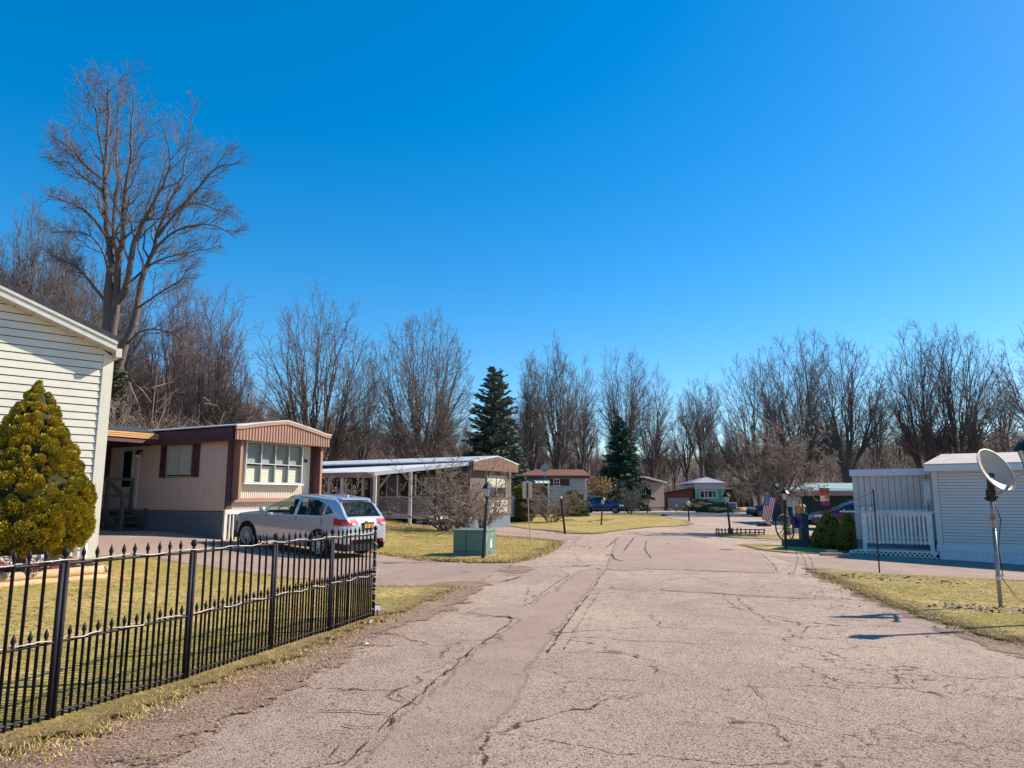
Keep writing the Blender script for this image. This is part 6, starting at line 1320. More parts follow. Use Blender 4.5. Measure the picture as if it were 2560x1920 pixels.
# ------------------------------------------------------------------ vehicles
def crv(keys):
    xs = [a for a, b in keys]; ys = [b for a, b in keys]; return lambda x: float(np.interp(x, xs, ys))
def inpoly1(x, y, P): return bool(in_poly(np.array([x]), np.array([y]), P)[0])
def car_paint(name, col, metal=.55, rough=.28):
    m = mat(name, col, rough, .03, 3, metal=metal, coat=.9); return m
def make_car(label, loc, ang, paint, P, pitch=0, cat='car', name='parked_car', glass='darkglass', near=True, scale=(1, 1, 1), plate=True, badge=False):
    t = thing(name, label, cat); org_ = Vector((0, 0, 0))
    zt, W, bl, xr, xf, wb, wr = crv(P['top']), crv(P['plan']), crv(P['belt']), P['xr'], P['xf'], P['wb'], P['wr']
    ar = wr + .055
    xs = np.unique(np.round(np.concatenate([np.linspace(xr, xr + .12, 10), np.linspace(xr + .12, xf - .12, 150 if near else 70), np.linspace(xf - .12, xf, 10), [c + k * ar / 10 for c in (0, wb) for k in range(-10, 11)]]), 4))
    def arch(x):
        z = P['sill']
        for c in (0, wb):
            if abs(x - c) < ar: z = max(z, wr + math.sqrt(max(0, ar * ar - (x - c) ** 2)))
        e = min(x - xr, xf - x)
        return z + max(0, .12 - e) * .6
    nl, nu, nr_ = (26, 16, 8) if near else (7, 8, 5)
    def section(x):
        top = zt(x); w_ = W(x); z0 = min(arch(x), top - .12); sh = min(bl(x), top - .03); sh = max(sh, z0 + .05); pts = []
        for i in range(nl):
            z = z0 + (sh - z0) * i / (nl - 1); k = 1 - .05 * max(0, (z - .62) / .45) ** 2 - .10 * max(0, (.42 - z) / .25) ** 2 + .012 * math.exp(-((z - sh + .12) / .03) ** 2) * 0
            crease = .010 * math.sin(min(1, max(0, (z - .5) / .3)) * math.pi)
            pts.append((w_ * k + crease, z))
        ws = pts[-1][0]; zre = sh + (top - sh) * .88; wre = max(.25 * w_, ws - .015 - (zre - sh) * P['tumble'])
        for i in range(1, nu + 1):
            q = i / nu; pts.append((ws - .012 + (wre - ws + .012) * q ** 1.15, sh + (zre - sh) * q))
        for i in range(1, nr_ + 1):
            q = i / nr_; pts.append((wre * (1 - q), zre + (top - zre) * (1 - (1 - q) ** 2.4)))
        return pts
    secs = [section(x) for x in xs]; ns = len(secs[0]); V = []
    for x, s_ in zip(xs, secs):
        for y, z in s_: V.append((x, y, z))
    off = len(V)
    for x, s_ in zip(xs, secs):
        for y, z in s_: V.append((x, -y, z))
    parts = {}
    zones = P['side']; rz = P['rearglass']; wz = P['shield']
    for i in range(len(xs) - 1):
        for j in range(ns - 1):
            a = i * ns + j; F1 = (a, a + ns, a + ns + 1, a + 1); F2 = tuple(q + off for q in F1[::-1])
            cx = (V[F1[0]][0] + V[F1[2]][0]) / 2; cy = (V[F1[0]][1] + V[F1[2]][1]) / 2; cz = (V[F1[0]][2] + V[F1[2]][2]) / 2; z_ = 'body'
            if j >= nl - 1 and j < nl + nu - 1:
                for k, poly in enumerate(zones):
                    if inpoly1(cx, cz, poly): z_ = 'side%d' % k
            if z_ == 'body' and rz[0] < cx < rz[1] and cz > rz[2] and abs(cy) < rz[3] + (rz[4] - cz) * .22 and j >= nl: z_ = 'rear'
            if z_ == 'body' and wz[0] < cx < wz[1] and cz > wz[2] and j >= nl + nu - 4: z_ = 'shield'
            if z_ == 'body' and P.get('tail') and cx < P['tail'][0] and P['tail'][1] < cz < P['tail'][2] and abs(cy) > P['tail'][3]: z_ = 'tail'
            if z_ == 'body' and P.get('head') and cx > P['head'][0] and P['head'][1] < cz < P['head'][2] and abs(cy) > P['head'][3]: z_ = 'head'
            if z_ == 'body' and cz < P['clad'] and (cx < xr + .45 or cx > xf - .5): z_ = 'bumper'
            for sgn, f in ((1, F1), (-1, F2)):
                key = z_ + ('L' if sgn > 0 else 'R') if z_[:4] in ('side', 'tail', 'head') else z_
                parts.setdefault(key, []).append(f)
    names = {'body': ('body', paint), 'bumper': ('bumper', M['plastic']), 'rear': ('rear_window', M[glass]), 'shield': ('windshield', M[glass])}
    body = None
    for key in sorted(parts, key=lambda k: k != 'body'):
        fs = parts[key]; used = sorted({i for f in fs for i in f}); mp = {u: i for i, u in enumerate(used)}; m = MB(); m.v = [V[u] for u in used]; m.f = [tuple(mp[i] for i in f)[::-1] for f in fs]
        nm, mt = names.get(key) or {'s': ('side_window', M[glass]), 't': ('tail_light', M['red']), 'h': ('headlight', M['clear'])}[key[0]]
        obj(nm, m, mt, t, smooth=True)
    # dark inner shell: floor, arches, cabin
    m = MB(); m.box(LOC, xr + .1, xf - .15, -P['w'] + .22, P['w'] - .22, P['sill'] - .02, .62); 
    if glass != 'darkglass': m.box(LOC, .3, .45, -.6, .6, .6, 1.05); m.box(LOC, 1.25, 1.38, -.62, -.15, .6, 1.22); m.box(LOC, 1.25, 1.38, .15, .62, .6, 1.22); m.box(LOC, 2.0, 2.3, -.7, .7, .6, .98)
    obj('chassis', m, M['plastic'], t)
    if near:
        for x_ in (1.33,):
            for y_ in (-.38, .38): m = MB(); m.lathe(Vector((x_, y_, 1.2)), [(.10, 0), (.12, .08), (.10, .2), (.03, .22)], 10); obj('headrest', m, M['plastic'], t, smooth=True)
        m = MB(); m.tube([Vector((1.85 + .06 * math.cos(a), .38 + .18 * math.cos(a), 1.02 + .18 * math.sin(a))) for a in [k * math.pi / 10 for k in range(21)]], .014, 6); obj('steering_wheel', m, M['plastic'], t)
    for cx in (0, wb):
        for sy in (1, -1):
            c = Vector((cx, sy * (P['w'] - .115), wr)); Mx = Matrix.Rotation(R(-90 * sy), 3, 'X')
            m = MB(); m.lathe(c, [(wr * .66, -.10), (wr * .92, -.10), (wr, -.06), (wr, .06), (wr * .92, .10), (wr * .68, .105), (wr * .64, .06)], 28, Mx); wh = obj('wheel', m, M['carblack'], t, smooth=True)
            m = MB(); m.lathe(c, [(wr * .69, .02), (wr * .69, .104), (wr * .63, .10), (wr * .60, .05)], 28, Mx)
            for k in range(10 if near else 6):
                a = 2 * math.pi * k / (10 if near else 6)
                for da in ((-.10, .10) if near else (0,)):
                    p0 = c + Mx @ Vector((.045 * math.cos(a + da), .045 * math.sin(a + da), .085)); p1 = c + Mx @ Vector((wr * .64 * math.cos(a + da * 1.3), wr * .64 * math.sin(a + da * 1.3), .09)); m.bar(p0, p1, .016 if near else .03, .016)
            m.lathe(c, [(.055, .06), (.055, .1), (.03, .105)], 12, Mx); obj('rim', m, M['rim'], wh)
            m = MB(); m.lathe(c, [(wr * .6, -.02), (wr * .6, .03)], 20, Mx); obj('brake_disc', m, M['plastic'], wh)
    for sy in (1, -1):
        m = MB(); x_ = P['mirror'][0]; z_ = P['mirror'][1]; m.lathe(Vector((x_, sy * (P['w'] + .10), z_)), [(.02, -.07), (.075, -.05), (.085, .02), (.06, .07), (.01, .08)], 10); m.bar(Vector((x_ + .02, sy * (P['w'] - .08), z_ - .04)), Vector((x_, sy * (P['w'] + .05), z_ - .02)), .05, .03); obj('mirror', m, paint, t, smooth=True)
        if near:
            for x_ in P['handles']: m = MB(); yy = sy * (W(x_) * .985 + .012); m.bar(Vector((x_ - .11, yy, bl(x_) - .10)), Vector((x_ + .11, yy, bl(x_) - .10)), .03, .028); obj('door_handle', m, M['rim'], t, bevel=.006)
            m = MB(); rr_ = []
            for k in range(13):
                x_ = -.35 + 1.75 * k / 12; s_ = section(x_); y_, z__ = s_[nl + nu - 1]; rr_.append(Vector((x_, sy * (y_ - .03), z__ + .045 * math.sin(math.pi * k / 12) ** .5 + .01)))
            m.tube(rr_, .016, 6); obj('roof_rail', m, M['rim'], t, smooth=True)
    if P.get('arch_trim', True):
        for cx in (0, wb):
            for sy in (1, -1):
                m = MB(); m.tube([Vector((cx + (ar + .01) * math.cos(a), sy * (W(cx + ar * math.cos(a)) * .97 + .004), max(P['sill'], wr + (ar + .01) * math.sin(a)))) for a in [math.pi * k / 16 for k in range(17)]], .020, 6); obj('arch_trim', m, P.get('archmat') or paint, t, smooth=True)
    if near:
        for x_, za, zb_ in ((.88, .36, 1.0), (1.98, .36, .98), (-.04, .62, 1.0)):
            for sy in (1, -1): m = MB(); m.bar(Vector((x_, sy * (W(x_) + .002), za)), Vector((x_, sy * (W(x_) * .975), zb_)), .008, .010); obj('door_seam', m, M['plastic'], t)
        m = MB(); m.box(LOC, xr - .035, xr + .03, -.17, .17, .80, .93); pl0 = obj('number_plate', m, M['plate'], t); m = MB(); m.box(LOC, xr - .038, xr - .033, -.17, .17, .905, .93); m.box(LOC, xr - .038, xr - .033, -.17, .17, .80, .815)
        for k in range(7):
            if k != 3: m.box(LOC, xr - .038, xr - .033, -.135 + k * .04, -.113 + k * .04, .835, .89)
        obj('plate_print', m, M['navy'], pl0)
        m = MB(); m.box(LOC, xr - .012, xr + .03, -.21, .21, .775, .955); obj('plate_recess', m, M['plastic'], t)
        m = MB(); m.lathe(Vector((xr + .035, 0, 1.0)), [(.01, 0), (.055, .004), (.05, .014)], 16, Matrix.Rotation(R(-90), 3, 'Y') @ Matrix.Diagonal((.6, 1.25, 1))); obj('badge', m, M['rim'], t)
        m = MB(); m.bar(Vector((-.68, -.05, 1.12)), Vector((-.66, .30, 1.16)), .02, .015); obj('wiper', m, M['plastic'], t)
        m = MB(); m.poly([Vector((-.42, -.56, 1.50)), Vector((-.42, .56, 1.50)), Vector((-.22, .60, 1.535)), Vector((-.22, -.60, 1.535))], (0, 0, .025)); obj('spoiler', m, paint, t, bevel=.008)
        m = MB(); m.poly([Vector((.05, 0, 1.55)), Vector((-.13, 0, 1.54)), Vector((-.10, 0, 1.61))], (0, .02, 0)); obj('antenna', m, M['white'], t)
        for sy in (1, -1):
            m = MB(); m.box(LOC, xr + .015, xr + .03, sy * .60 - .07, sy * .60 + .07, .44, .48); obj('reflector', m, M['red'], t)
            m = MB(); m.poly([Vector((xr + .02, sy * .50, .90)), Vector((xr - .01, sy * .66, .90)), Vector((xr - .01, sy * .66, .945)), Vector((xr + .02, sy * .50, .945))], (-.02, 0, 0)); obj('reversing_light', m, M['clear'], t)
    t.location = loc; t.rotation_euler = (0, R(-pitch), R(ang)); t.scale = scale; return t
hatch = dict(top=[(-.87, .52), (-.86, .80), (-.84, .92), (-.78, 1.03), (-.66, 1.16), (-.52, 1.34), (-.42, 1.46), (-.30, 1.505), (0, 1.55), (.5, 1.585), (1.0, 1.58), (1.35, 1.53), (1.75, 1.36), (2.1, 1.17), (2.38, 1.04), (2.7, .99), (3.1, .92), (3.38, .82), (3.5, .70), (3.56, .5)],
    plan=[(-.87, .66), (-.84, .76), (-.74, .83), (-.45, .885), (0, .90), (2.6, .90), (3.05, .86), (3.35, .74), (3.5, .58), (3.56, .42)], belt=[(-.87, .95), (-.5, 1.08), (0, 1.05), (1, 1.0), (2.2, .955), (3.0, .9), (3.56, .75)], xr=-.87, xf=3.56, wb=2.67, wr=.345, sill=.24, tumble=.42, w=.9,
    side=[[(.99, 1.03), (.99, 1.47), (1.28, 1.46), (1.65, 1.32), (2.12, 1.02)], [(.88, 1.04), (.88, 1.475), (.35, 1.46), (.0, 1.37), (-.02, 1.07)], [(-.08, 1.09), (-.07, 1.345), (-.22, 1.28), (-.36, 1.16)]],
    rearglass=(-.74, -.40, 1.08, .56, 1.46), shield=(1.42, 2.34, 1.04), tail=(-.43, .86, 1.03, .36), head=(3.05, .70, .84, .52), clad=.42, mirror=(2.02, 1.08), handles=(.25, 1.22))
silver = car_paint('silver car paint', (.58, .60, .64), .5, .2); navy = car_paint('dark blue car paint', (.015, .04, .13), .4, .25); redp = car_paint('dark red car paint', (.10, .006, .014), .3, .3); tealp = car_paint('teal grey car paint', (.06, .13, .16), .4); bluep = car_paint('bright blue car paint', (.02, .06, .35), .3)
d_ = Vector((-math.sin(R(60.7)), math.cos(R(60.7)), 0)); side = Vector((-d_.y, d_.x, 0)); LRW = Vector((-4.98, 19.0, 0)); ax0 = LRW - side * .82
za, zb_ = H(ax0.x, ax0.y), H(ax0.x + d_.x * 2.67, ax0.y + d_.y * 2.67)
M['tint'] = glass_mat('tinted car glass', (.75, .92, .86), .82)
make_car('silver hatchback with roof rails parked in front of the brown mobile home', (ax0.x, ax0.y, za), 90 + 60.7, silver, hatch, pitch=math.degrees(math.atan2(zb_ - za, 2.67)), glass='tint')
suv = dict(hatch); suv['top'] = [(-.87, .6), (-.86, .95), (-.82, 1.1), (-.70, 1.3), (-.55, 1.55), (-.40, 1.64), (0, 1.68), (.8, 1.68), (1.2, 1.62), (1.7, 1.42), (2.2, 1.14), (2.6, 1.06), (3.1, .98), (3.4, .85), (3.56, .55)]
suv['side'] = [[(.99, 1.12), (.99, 1.55), (1.28, 1.53), (1.7, 1.36), (2.1, 1.10)], [(.88, 1.12), (.88, 1.56), (.1, 1.54), (.05, 1.14)], [(-.05, 1.16), (-.05, 1.53), (-.45, 1.46), (-.3, 1.18)]]; suv['belt'] = [(-.87, 1.0), (0, 1.1), (2.2, 1.04), (3.56, .8)]
pa = G(1472, 1281); pb = G(1553, 1283); d = Vector((4.35, -1.2, 0)).normalized(); c0 = at(1472, 1275, 72)
make_car('dark blue compact SUV parked beyond the middle lawn', (c0.x, 72.0, .12), -14, navy, suv, near=False)
c0 = G(*c3(260, 800)); make_car('teal grey car facing us under the far carport', (c0.x - .3, c0.y + 3.6, .0), -80, tealp, suv, near=False)
A_ = at(1110, 1290, 38); make_car('bright blue car half hidden behind the big bare bush', (A_.x - .3, 39.5, .05), 150, bluep, hatch, near=False)
A_ = at(2100, 1300, 42); make_car('dark red car parked under the striped carport roof', (A_.x + 2.0, 42.2, H(A_.x + 2, 42.2)), 176, redp, suv, near=False)
c0 = at(1905, 1265, 62); make_car('dark car half hidden behind the flag and lamp post', (c0.x + 3, 64, -.05), 176, car_paint('black car paint', (.02, .015, .03)), hatch, near=False)

# ------------------------------------------------------------------ things on the right hand side
# carport with corrugated roof
r2 = lambda x, y: (1900 + x / 7.54, 1190 + y / 7.54)
Yc = 46; a_ = at(*r2(505, 285), Yc); b_ = at(*r2(1745, 275), Yc); h0 = a_.z; h1 = at(*r2(650, 150), Yc + 5).z
cp = thing('carport', 'carport with pale green corrugated roof and tan fascia beyond the conical shrubs', 'carport', (a_.x + 4, Yc + 2, H(a_.x + 4, Yc)))
CF = Fr((a_.x, Yc), 88); Lc = 13
m = MB(); m.poly([CF.p(0, 0, h0), CF.p(Lc, 0, h0), CF.p(Lc, -5, h1), CF.p(1.0, -5, h1)], (0, 0, .04)); rf = obj('roof', m, M['greenroof'], cp)
m = MB()
for k in range(60):
    u_ = .1 + k * .215; m.bar(CF.p(u_, -.0, h0 + .05), CF.p(max(u_, 1.0), -5, h1 + .05), .09, .05)
obj('roof_rib', m, M['greenroof'], rf)
m = MB(); m.box(CF, .2, Lc, -.06, .04, h0 - .28, h0 - .01); obj('fascia', m, M['brownlt'], cp)
m = MB(); m.box(CF, 1, Lc, -5.2, -5.05, -.3, h1 - .05); wl = obj('back_wall', m, mat('dark teal shed wall', (.05, .09, .10), .7, .1, 4), cp)
for u_ in (2.0, 2.6): m = MB(); m.box(CF, u_, u_ + .5, -5.05, -5.0, 1.0, 1.7); obj('window', m, M['alu'], cp)
for u_ in (.4, 4.6, 8.8): m = MB(); m.box(CF, u_ - .06, u_ + .06, -.1, .02, -.4, h0 - .25); obj('post', m, M['white2'], cp)
for k in range(3): m = MB(); m.bar(CF.p(6.0 + k * .7, -.3, h0 - .5), CF.p(7.0 + k * .7, -.3, h0 - 1.3), .06); obj('brace', m, M['white'], cp)
# hanging banner on a line
p0 = at(*r2(950, 210), 40); p1 = at(*r2(1760, 250), 40); m = MB(); m.tube([p0, p0.lerp(p1, .5) + Vector((0, 0, -.03)), p1], .012, 5); tag(obj('overhead_line', m, M['black']), 'dark line strung in front of the carport roof', 'line')
bn = thing('banner', 'colourful magenta green and orange banner hanging before the carport', 'banner', tuple(at(*r2(1210, 230), 40)))
def warped(cs, nu, nv, amp, seed=0):
    """bilinear cloth patch through four corners, with folds; returns grid"""
    A_, B_, C_, D_ = cs; g = []
    nrm = (B_ - A_).cross(D_ - A_).normalized()
    for j in range(nv + 1):
        for i in range(nu + 1):
            u, v = i / nu, j / nv; p = A_.lerp(B_, u).lerp(D_.lerp(C_, u), v); g.append(p + nrm * amp * math.sin(u * 9 + v * 3 + seed) * (.3 + v))
    return g
def clothpart(g, nu, i0, i1, j0, j1, name, m_, parent):
    m = MB()
    for j in range(j0, j1):
        for i in range(i0, i1): a = j * (nu + 1) + i; m.add([g[a], g[a + 1], g[a + nu + 2], g[a + nu + 1]], [(0, 1, 2, 3)])
    o = obj(name, m, m_, parent, smooth=True); sl = o.modifiers.new('thick', 'SOLIDIFY'); sl.thickness = .004; return o
def fab(n, c): return mat(n, c, .8, .12, 8)
g = warped([at(*r2(x, y), 40) for x, y in ((1105, 222), (1310, 228), (1300, 550), (1155, 560))], 12, 16, .02)
clothpart(g, 12, 0, 6, 0, 4, 'magenta_panel', fab('magenta cloth', (.5, .03, .12)), bn); clothpart(g, 12, 6, 12, 0, 5, 'green_panel', fab('olive cloth', (.12, .16, .05)), bn)
clothpart(g, 12, 0, 6, 4, 7, 'red_panel', fab('red cloth', (.6, .08, .05)), bn); clothpart(g, 12, 6, 11, 5, 10, 'orange_panel', fab('orange cloth', (.75, .16, .03)), bn)
clothpart(g, 12, 0, 6, 7, 12, 'cream_panel', fab('cream cloth', (.75, .65, .5)), bn); clothpart(g, 12, 11, 12, 5, 12, 'green_stripe', fab('green cloth', (.1, .2, .06)), bn); clothpart(g, 12, 6, 11, 10, 12, 'yellow_panel', fab('yellow cloth', (.75, .5, .12)), bn); clothpart(g, 12, 0, 12, 12, 16, 'purple_panel', fab('purple cloth', (.3, .03, .2)), bn)
# flag
YF = 36.3; fl = thing('flag', 'american flag hanging from an angled pole on the ornamental tree', 'flag', tuple(at(*r2(200, 600), YF)))
pa, pb = at(*r2(60, 330), YF), at(*r2(430, 560), YF + .8); m = MB(); m.tube([pa, pb], .018, 8); m.lathe(pa, [(.01, -.03), (.035, 0), (.01, .03)], 8); obj('pole', m, M['brown'], fl)
cs = [at(*r2(x, y), YF) for x, y in ((85, 350), (305, 425), (205, 885), (25, 815))]; NU, NV = 26, 30; g = warped(cs, NU, NV, .018, 1)
red_, wht, blu = fab('flag red', (.50, .02, .03)), fab('flag white', (.70, .68, .66)), fab('flag blue', (.03, .06, .22))
fr_, fw_, fb_ = MB(), MB(), MB()
for j in range(NV):
    for i in range(NU):
        a = j * (NU + 1) + i; q = (fb_ if (i < 14 and j < 12) else (fr_ if (i // 2) % 2 == 0 else fw_)); q.add([g[a], g[a + 1], g[a + NU + 2], g[a + NU + 1]], [(0, 1, 2, 3)])
obj('red_stripes', fr_, red_, fl, smooth=True); obj('white_stripes', fw_, wht, fl, smooth=True); obj('canton', fb_, blu, fl, smooth=True)
m = MB(); nrm = (cs[1] - cs[0]).cross(cs[3] - cs[0]).normalized()
if nrm.y > 0: nrm = -nrm
def gp(u, v): return cs[0].lerp(cs[1], u).lerp(cs[3].lerp(cs[2], u), v)
for r_ in range(9):
    for k in range(6 if r_ % 2 == 0 else 5):
        v = .02 + .36 * ((k + (.5 if r_ % 2 == 0 else 1.0)) / 6); u = .02 + .50 * ((r_ + .5) / 9); c = gp(u, v) + nrm * (.022); ux = (cs[1] - cs[0]).normalized(); vx = ux.cross(nrm)
        P_ = []
        for z in range(10): rad = (.021 if z % 2 == 0 else .0085); a = math.pi * z / 5; P_.append(c + ux * rad * math.cos(a) + vx * rad * math.sin(a))
        m.add([c] + P_, [(0, 1 + z, 1 + (z + 1) % 10) for z in range(10)])
obj('stars', m, wht, fl)
# wagon wheel leaning by the tree
wc = at(*r2(470, 985), 33.5); rw = wc.z - H(wc.x, 33.5) + .02; rw = max(.5, min(.75, rw)); wc.z = H(wc.x, 33.5) + rw; t = thing('wagon_wheel', 'dark wooden wagon wheel leaning at the ornamental tree', 'wagon wheel', (wc.x, wc.y, wc.z - rw))
Mw = Vector((.55, -1, .15)).to_track_quat('Z', 'Y').to_matrix()
m = MB(); m.tube([wc + Mw @ Vector((rw * math.cos(a), rw * math.sin(a), 0)) for a in [2 * math.pi * k / 28 for k in range(29)]], .035, 6); obj('rim', m, M['black'], t, smooth=True)
for k in range(12): a = 2 * math.pi * k / 12; m = MB(); m.tube([wc, wc + Mw @ Vector((rw * math.cos(a), rw * math.sin(a), 0))], .02, 6); obj('spoke', m, M['black'], t)
m = MB(); m.lathe(wc, [(.07, -.08), (.09, 0), (.07, .08)], 12, Mw); obj('hub', m, M['black'], t)
# wooden post with lantern, birdhouse, planter
pb_ = G(2012, 1369); zt_ = at(2012, 1190 + 735 / 7.54, pb_.y).z; mt = mat('dark teal post paint', (.03, .06, .075), .6, .15, 6)
t = thing('garden_post', 'dark square wooden post holding ornaments left of the conical shrubs', 'post', pb_); fr = Fr((pb_.x, pb_.y), 90); m = MB(); m.box(fr, -.15, .15, -.15, .15, pb_.z - .1, zt_); obj('post', m, mt, t, bevel=.01); m = MB(); m.box(fr, -.19, .19, -.19, .19, zt_, zt_ + .05); obj('cap', m, mt, t)
m = MB(); q = Vector((pb_.x + .0, pb_.y, zt_)); m.tube([q + Vector((-.05, .1, 0)), q + Vector((-.05, .1, .5)), q + Vector((.02, .1, .72)), q + Vector((-.12, .1, .86)), q + Vector((-.38, .1, .84)), q + Vector((-.46, .1, .72))], .014, 6); m.tube([q + Vector((.18, .1, 0)), q + Vector((.18, .1, .95)), q + Vector((.08, .1, 1.05)), q + Vector((.02, .1, .95))], .014, 6); obj('hanging_hook', m, M['black'], t)
ln = Vector((pb_.x + .02, pb_.y, zt_ + .05)); t = thing('lantern', 'dark lantern with pale glass on top of the garden post', 'lantern', ln); m = MB(); m.lathe(ln, [(.09, 0), (.09, .02)], 4); m.lathe(ln, [(.13, .27), (.05, .36), (.01, .38)], 4)
for k in range(4): a = math.pi / 2 * k; m.bar(ln + Vector((.085 * math.cos(a), .085 * math.sin(a), 0)), ln + Vector((.11 * math.cos(a), .11 * math.sin(a), .28)), .018)
obj('lantern_frame', m, M['black'], t); m = MB(); m.lathe(ln, [(.075, .02), (.095, .265)], 4); obj('lamp_glass', m, M['frost'], t)
bp_ = at(1900 + 750 / 7.54, 1190 + 722 / 7.54, pb_.y); t = thing('bird_feeder', 'orange hanging bird feeder left of the garden post', 'bird feeder', bp_); m = MB(); m.lathe(bp_, [(.05, 0), (.10, .03), (.09, .12), (.12, .2), (.10, .34), (.05, .38)], 12); obj('feeder', m, fab('orange feeder', (.75, .28, .06)), t, smooth=True); m = MB(); m.tube([bp_ + Vector((-.3, 0, .1)), bp_ + Vector((.1, 0, .1))], .01, 5); obj('perch', m, M['white'], t); m = MB(); m.tube([bp_ + Vector((0, 0, .38)), bp_ + Vector((0, .1, .62))], .004, 4); obj('hanger', m, M['black'], t)
bh = at(1900 + 893 / 7.54, 1190 + 820 / 7.54, pb_.y - .1); t = thing('birdhouse', 'small white birdhouse fixed to the right of the garden post', 'birdhouse', bh); fr = Fr((bh.x, bh.y), 90); m = MB(); m.poly([fr.p(-.08, .0, bh.z), fr.p(.10, 0, bh.z), fr.p(.10, 0, bh.z + .14), fr.p(.0, 0, bh.z + .25), fr.p(-.08, 0, bh.z + .15)], fr.n * -.14); o = obj('box', m, M['white'], t); m = MB(); m.lathe(fr.p(.01, .012, bh.z + .1), [(.001, 0), (.028, .001)], 12, Matrix.Rotation(R(90), 3, 'X')); obj('entrance_hole', m, M['black'], t); m = MB(); m.box(fr, -.09, -.05, -.0, .02, bh.z - .75, bh.z); obj('pole', m, M['white'], t)
fl2 = at(1900 + 620 / 7.54, 1190 + 745 / 7.54, 28.2); fl3 = at(1900 + 790 / 7.54, 1190 + 985 / 7.54, 28.2); t = thing('garden_flag', 'purple garden flag with dark emblem beside the garden post', 'flag', (fl2.x, fl2.y, fl3.z - .8))
g = warped([fl2, Vector((fl3.x, fl2.y, fl2.z)), fl3, Vector((fl2.x, fl2.y, fl3.z))], 10, 10, .012); clothpart(g, 10, 0, 10, 0, 10, 'banner', M['purple'], t)
m = MB()
for (x0, y0, x1, y1) in ((640, 810, 700, 800), (650, 860, 720, 850), (670, 790, 680, 900), (700, 830, 760, 880), (650, 900, 740, 905)): m.bar(at(1900 + x0 / 7.54, 1190 + y0 / 7.54, 28.16), at(1900 + x1 / 7.54, 1190 + y1 / 7.54, 28.16), .01, .06)
obj('emblem', m, M['navy'], t); m = MB(); m.tube([fl2 + Vector((-.03, .03, .06)), Vector((fl2.x - .03, fl2.y + .03, H(fl2.x, 28.2) - .05))], .014, 6); m.tube([fl2 + Vector((-.03, .03, .04)), Vector((fl3.x, fl2.y + .03, fl2.z + .04))], .012, 6); obj('pole', m, M['black'], t)
pq = G(1995, 1369); t = thing('planter_box', 'dark wooden planter box at the foot of the garden post', 'planter', pq); fr = Fr((pq.x, pq.y), 90); z = pq.z; m = MB(); m.box(fr, -.55, .35, -.2, .2, z - .1, z + .30); obj('box', m, mt, t, bevel=.01); m = MB(); m.box(fr, -.5, .3, -.15, .15, z + .30, z + .315); obj('soil', m, M['mulch'], t)
pq = G(1987, 1333); t = thing('storage_box', 'small pale box standing behind the purple garden flag', 'box', pq); fr = Fr((pq.x, pq.y), 90); m = MB(); m.box(fr, -.22, .22, -.15, .15, pq.z, pq.z + .25); obj('box', m, M['soffit'], t, bevel=.01); m = MB(); m.box(fr, -.24, .24, -.17, .17, pq.z + .25, pq.z + .29); obj('lid', m, M['deckwhite'], t)
# low picket border
for seg, (q0, q1, n_, lab) in enumerate((((1790, 1337), (1826, 1337), 6, 'left section of the low rustic picket border at the leaning lamp post'), ((1830, 1337), (1876, 1331), 8, 'right drooping section of the low rustic picket border'))):
    a_, b_ = G(*q0), G(*q1); b_.y = a_.y + .2; t = thing('picket_border', lab, 'fence', a_, 'low picket border sections'); 
    for k in range(n_):
        q = a_.lerp(b_, k / (n_ - 1)); q.z = H(q.x, q.y); m = MB(); tl = rg.uniform(-.04, .04) + (.04 if seg else 0); m.bar(q + Vector((0, 0, -.05)), q + Vector((tl, 0, .33 + rg.uniform(-.02, .02))), .05); obj('picket', m, M['oldwood'], t)
    for z in (.09, .24): m = MB(); q = a_.copy(); q.z = H(q.x, q.y) + z; e = b_.copy(); e.z = H(e.x, e.y) + z + (.06 if seg else 0); m.bar(q, e, .045); obj('rail', m, M['oldwood'], t)
# rocks
for (px, py, s_, lab) in ((1911, 1315, .45, 'dark rock in the yellow bed behind the flag'), (1660, 1290, .35, 'dark stone at the back edge of the middle lawn'), (1672, 1277, .5, 'dark mound of stones at the far driveway')):
    q = G(px, py); me = MB(); rr_ = random.Random(int(px)); me.lathe(q + Vector((0, 0, -.05)), [(s_ * 1.0, 0), (s_ * .95, s_ * .3), (s_ * .6, s_ * .62), (.02, s_ * .72)], 9); me.v = [(x + rr_.gauss(0, s_ * .08), y + rr_.gauss(0, s_ * .08), z + rr_.gauss(0, s_ * .05)) for x, y, z in me.v]; tag(obj('rock', me, mat('dark rock', (.09, .075, .07), .95, .3, 6, bump=.5)), lab, 'rock')
# timber edging and small stones by the cones
for (x0, y0, x1, y1, lab) in ((2050, 1389, 2122, 1391, 'pale timber edging strip in front of the conical shrubs'), (2128, 1383, 2152, 1378, 'white painted edging board beside the right conical shrub')):
    a_, b_ = G(x0, y0), G(x1, y1); m = MB(); m.bar(a_ + Vector((0, 0, .05)), b_ + Vector((0, 0, .06)), .12, .09); tag(obj('edging_board', m, M['timber' if 'timber' in lab else 'white'], bevel=.01), lab, 'edging')
q = G(2079, 1386); m = MB(); m.box(Fr((q.x, q.y), 95), -.18, .18, -.08, .08, q.z, q.z + .16); tag(obj('paving_brick', m, M['timber'], bevel=.02), 'yellowish block between the two conical shrubs', 'block')
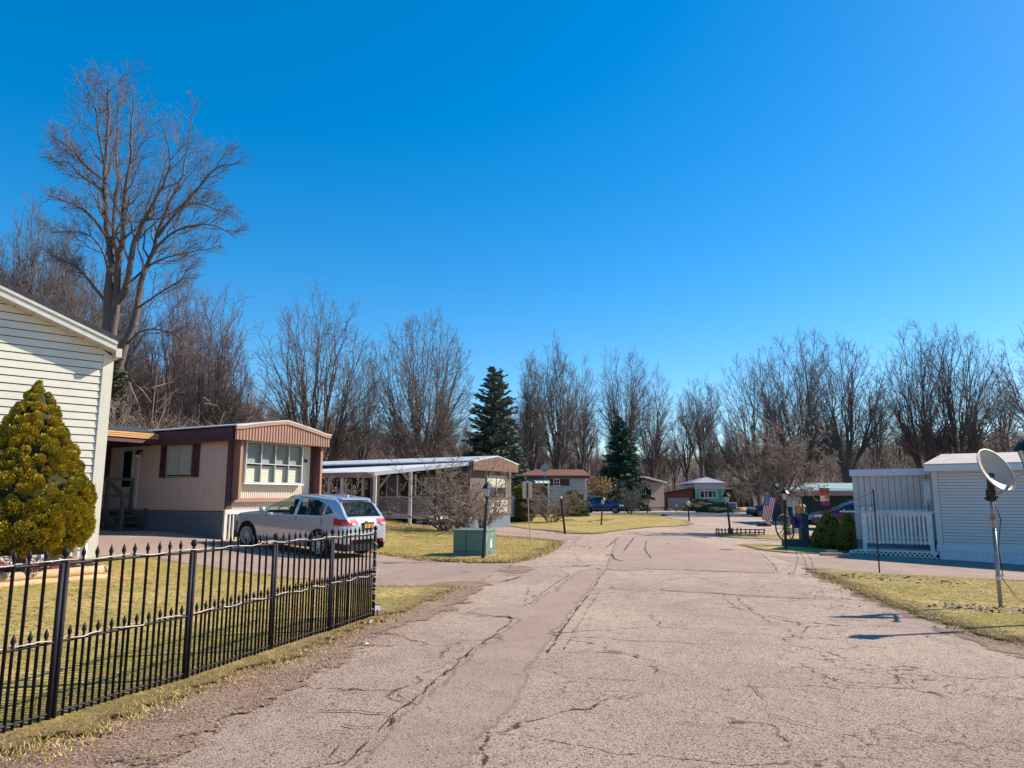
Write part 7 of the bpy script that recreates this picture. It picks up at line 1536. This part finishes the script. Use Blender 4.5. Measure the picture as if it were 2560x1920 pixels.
# cardboard / mailbox by far driveway
q = G(*c3(450, 790)); t = thing('trash_bin', 'low blue grey bin standing beside the far parked car', 'bin', q); fr = Fr((q.x, q.y), 90); m = MB(); m.poly([fr.p(-.45, .3, .1), fr.p(.45, .3, .1), fr.p(.55, .36, 1.0), fr.p(-.55, .36, 1.0)], fr.n * -.7); obj('bin', m, mat('blue grey plastic', (.12, .2, .3), .5), t); m = MB(); m.box(fr, -.58, .58, -.38, .4, 1.0, 1.08); obj('lid', m, M['slate'], t)
# small trailer with tongue by the evergreens
q = G(1290, 1307); t = thing('utility_trailer', 'dark blue boxy trailer with grey tongue and jack beside the evergreens', 'trailer', (q.x - .6, 43, 0)); fr = Fr((q.x - 1.0, 43.2), 100); m = MB(); m.box(fr, -1.0, .5, -2.2, 0, .45, 1.75); obj('box', m, mat('navy trailer panel', (.015, .025, .09), .4, .1, 3), t, bevel=.03)
a_ = at(1040 + 1060 / 5.925, 1140 + 945 / 5.925, 38); b_ = at(1040 + 1310 / 5.925, 1140 + 900 / 5.925, 40.5); m = MB(); m.bar(a_, b_, .08, .16); obj('tongue', m, mat('grey steel channel', (.30, .26, .30), .5, .1, 5, metal=.3), t)
j_ = a_.lerp(b_, .85); m = MB(); m.tube([Vector((j_.x, j_.y, .0)), Vector((j_.x, j_.y, j_.z + .3))], .04, 8); m.lathe(j_ + Vector((-.15, 0, .12)), [(.02, 0), (.09, .04), (.07, .14)], 8); m.tube([j_ + Vector((0, 0, .28)), j_ + Vector((.14, 0, .30)), j_ + Vector((.14, 0, .2))], .018, 6); obj('jack', m, M['galv'], t)
for y_ in (-.05, -2.1):
    c = fr.p(-.3, y_, .32); m = MB(); m.lathe(c, [(.2, -.08), (.32, -.08), (.32, .08), (.2, .09), (.02, .05)], 20, Matrix.Rotation(R(90), 3, 'X')); obj('wheel', m, M['carblack'], t)
# stick litter at the foot of the middle bush
for k in range(7):
    q = G(1435 + k * 9, 1303 + (k % 3) * 3); m = MB(); a = rg.uniform(0, 3); m.tube([q + Vector((0, 0, .08)), q + Vector((math.cos(a) * .8, math.sin(a) * .5, .12)), q + Vector((math.cos(a) * 1.5, math.sin(a) * .9 + .2, .09))], .016, 5); tag(obj('fallen_branch', m, M['bark']), 'bare fallen branch on the lawn behind the headless lamp post', 'branch', 'fallen branches on the middle lawn')
# litter scraps
for (px, py, lab) in ((925, 1562, 'pale scrap of paper on the verge by the fence end'), (915, 1620, 'crumpled pale scrap on the verge left of the fence end patch'), (2340, 1576, 'white scrap at the edge of the right hand lawn'), (1172, 1600, 'tiny pale chip on the road beside the broken patch')):
    q = G(px, py); m = MB(); s_ = .035; pts = [(q.x + s_ * rg.uniform(.6, 1.3) * math.cos(a), q.y + .6 * s_ * rg.uniform(.6, 1.3) * math.sin(a), H(q.x, q.y) + .035 + rg.uniform(0, .015)) for a in [k * math.pi / 3 for k in range(6)]]
    m.add([(q.x, q.y, H(q.x, q.y) + .06)] + pts, [(0, 1 + k, 1 + (k + 1) % 6) for k in range(6)]); tag(obj('paper_scrap', m, M['white']), lab, 'litter')
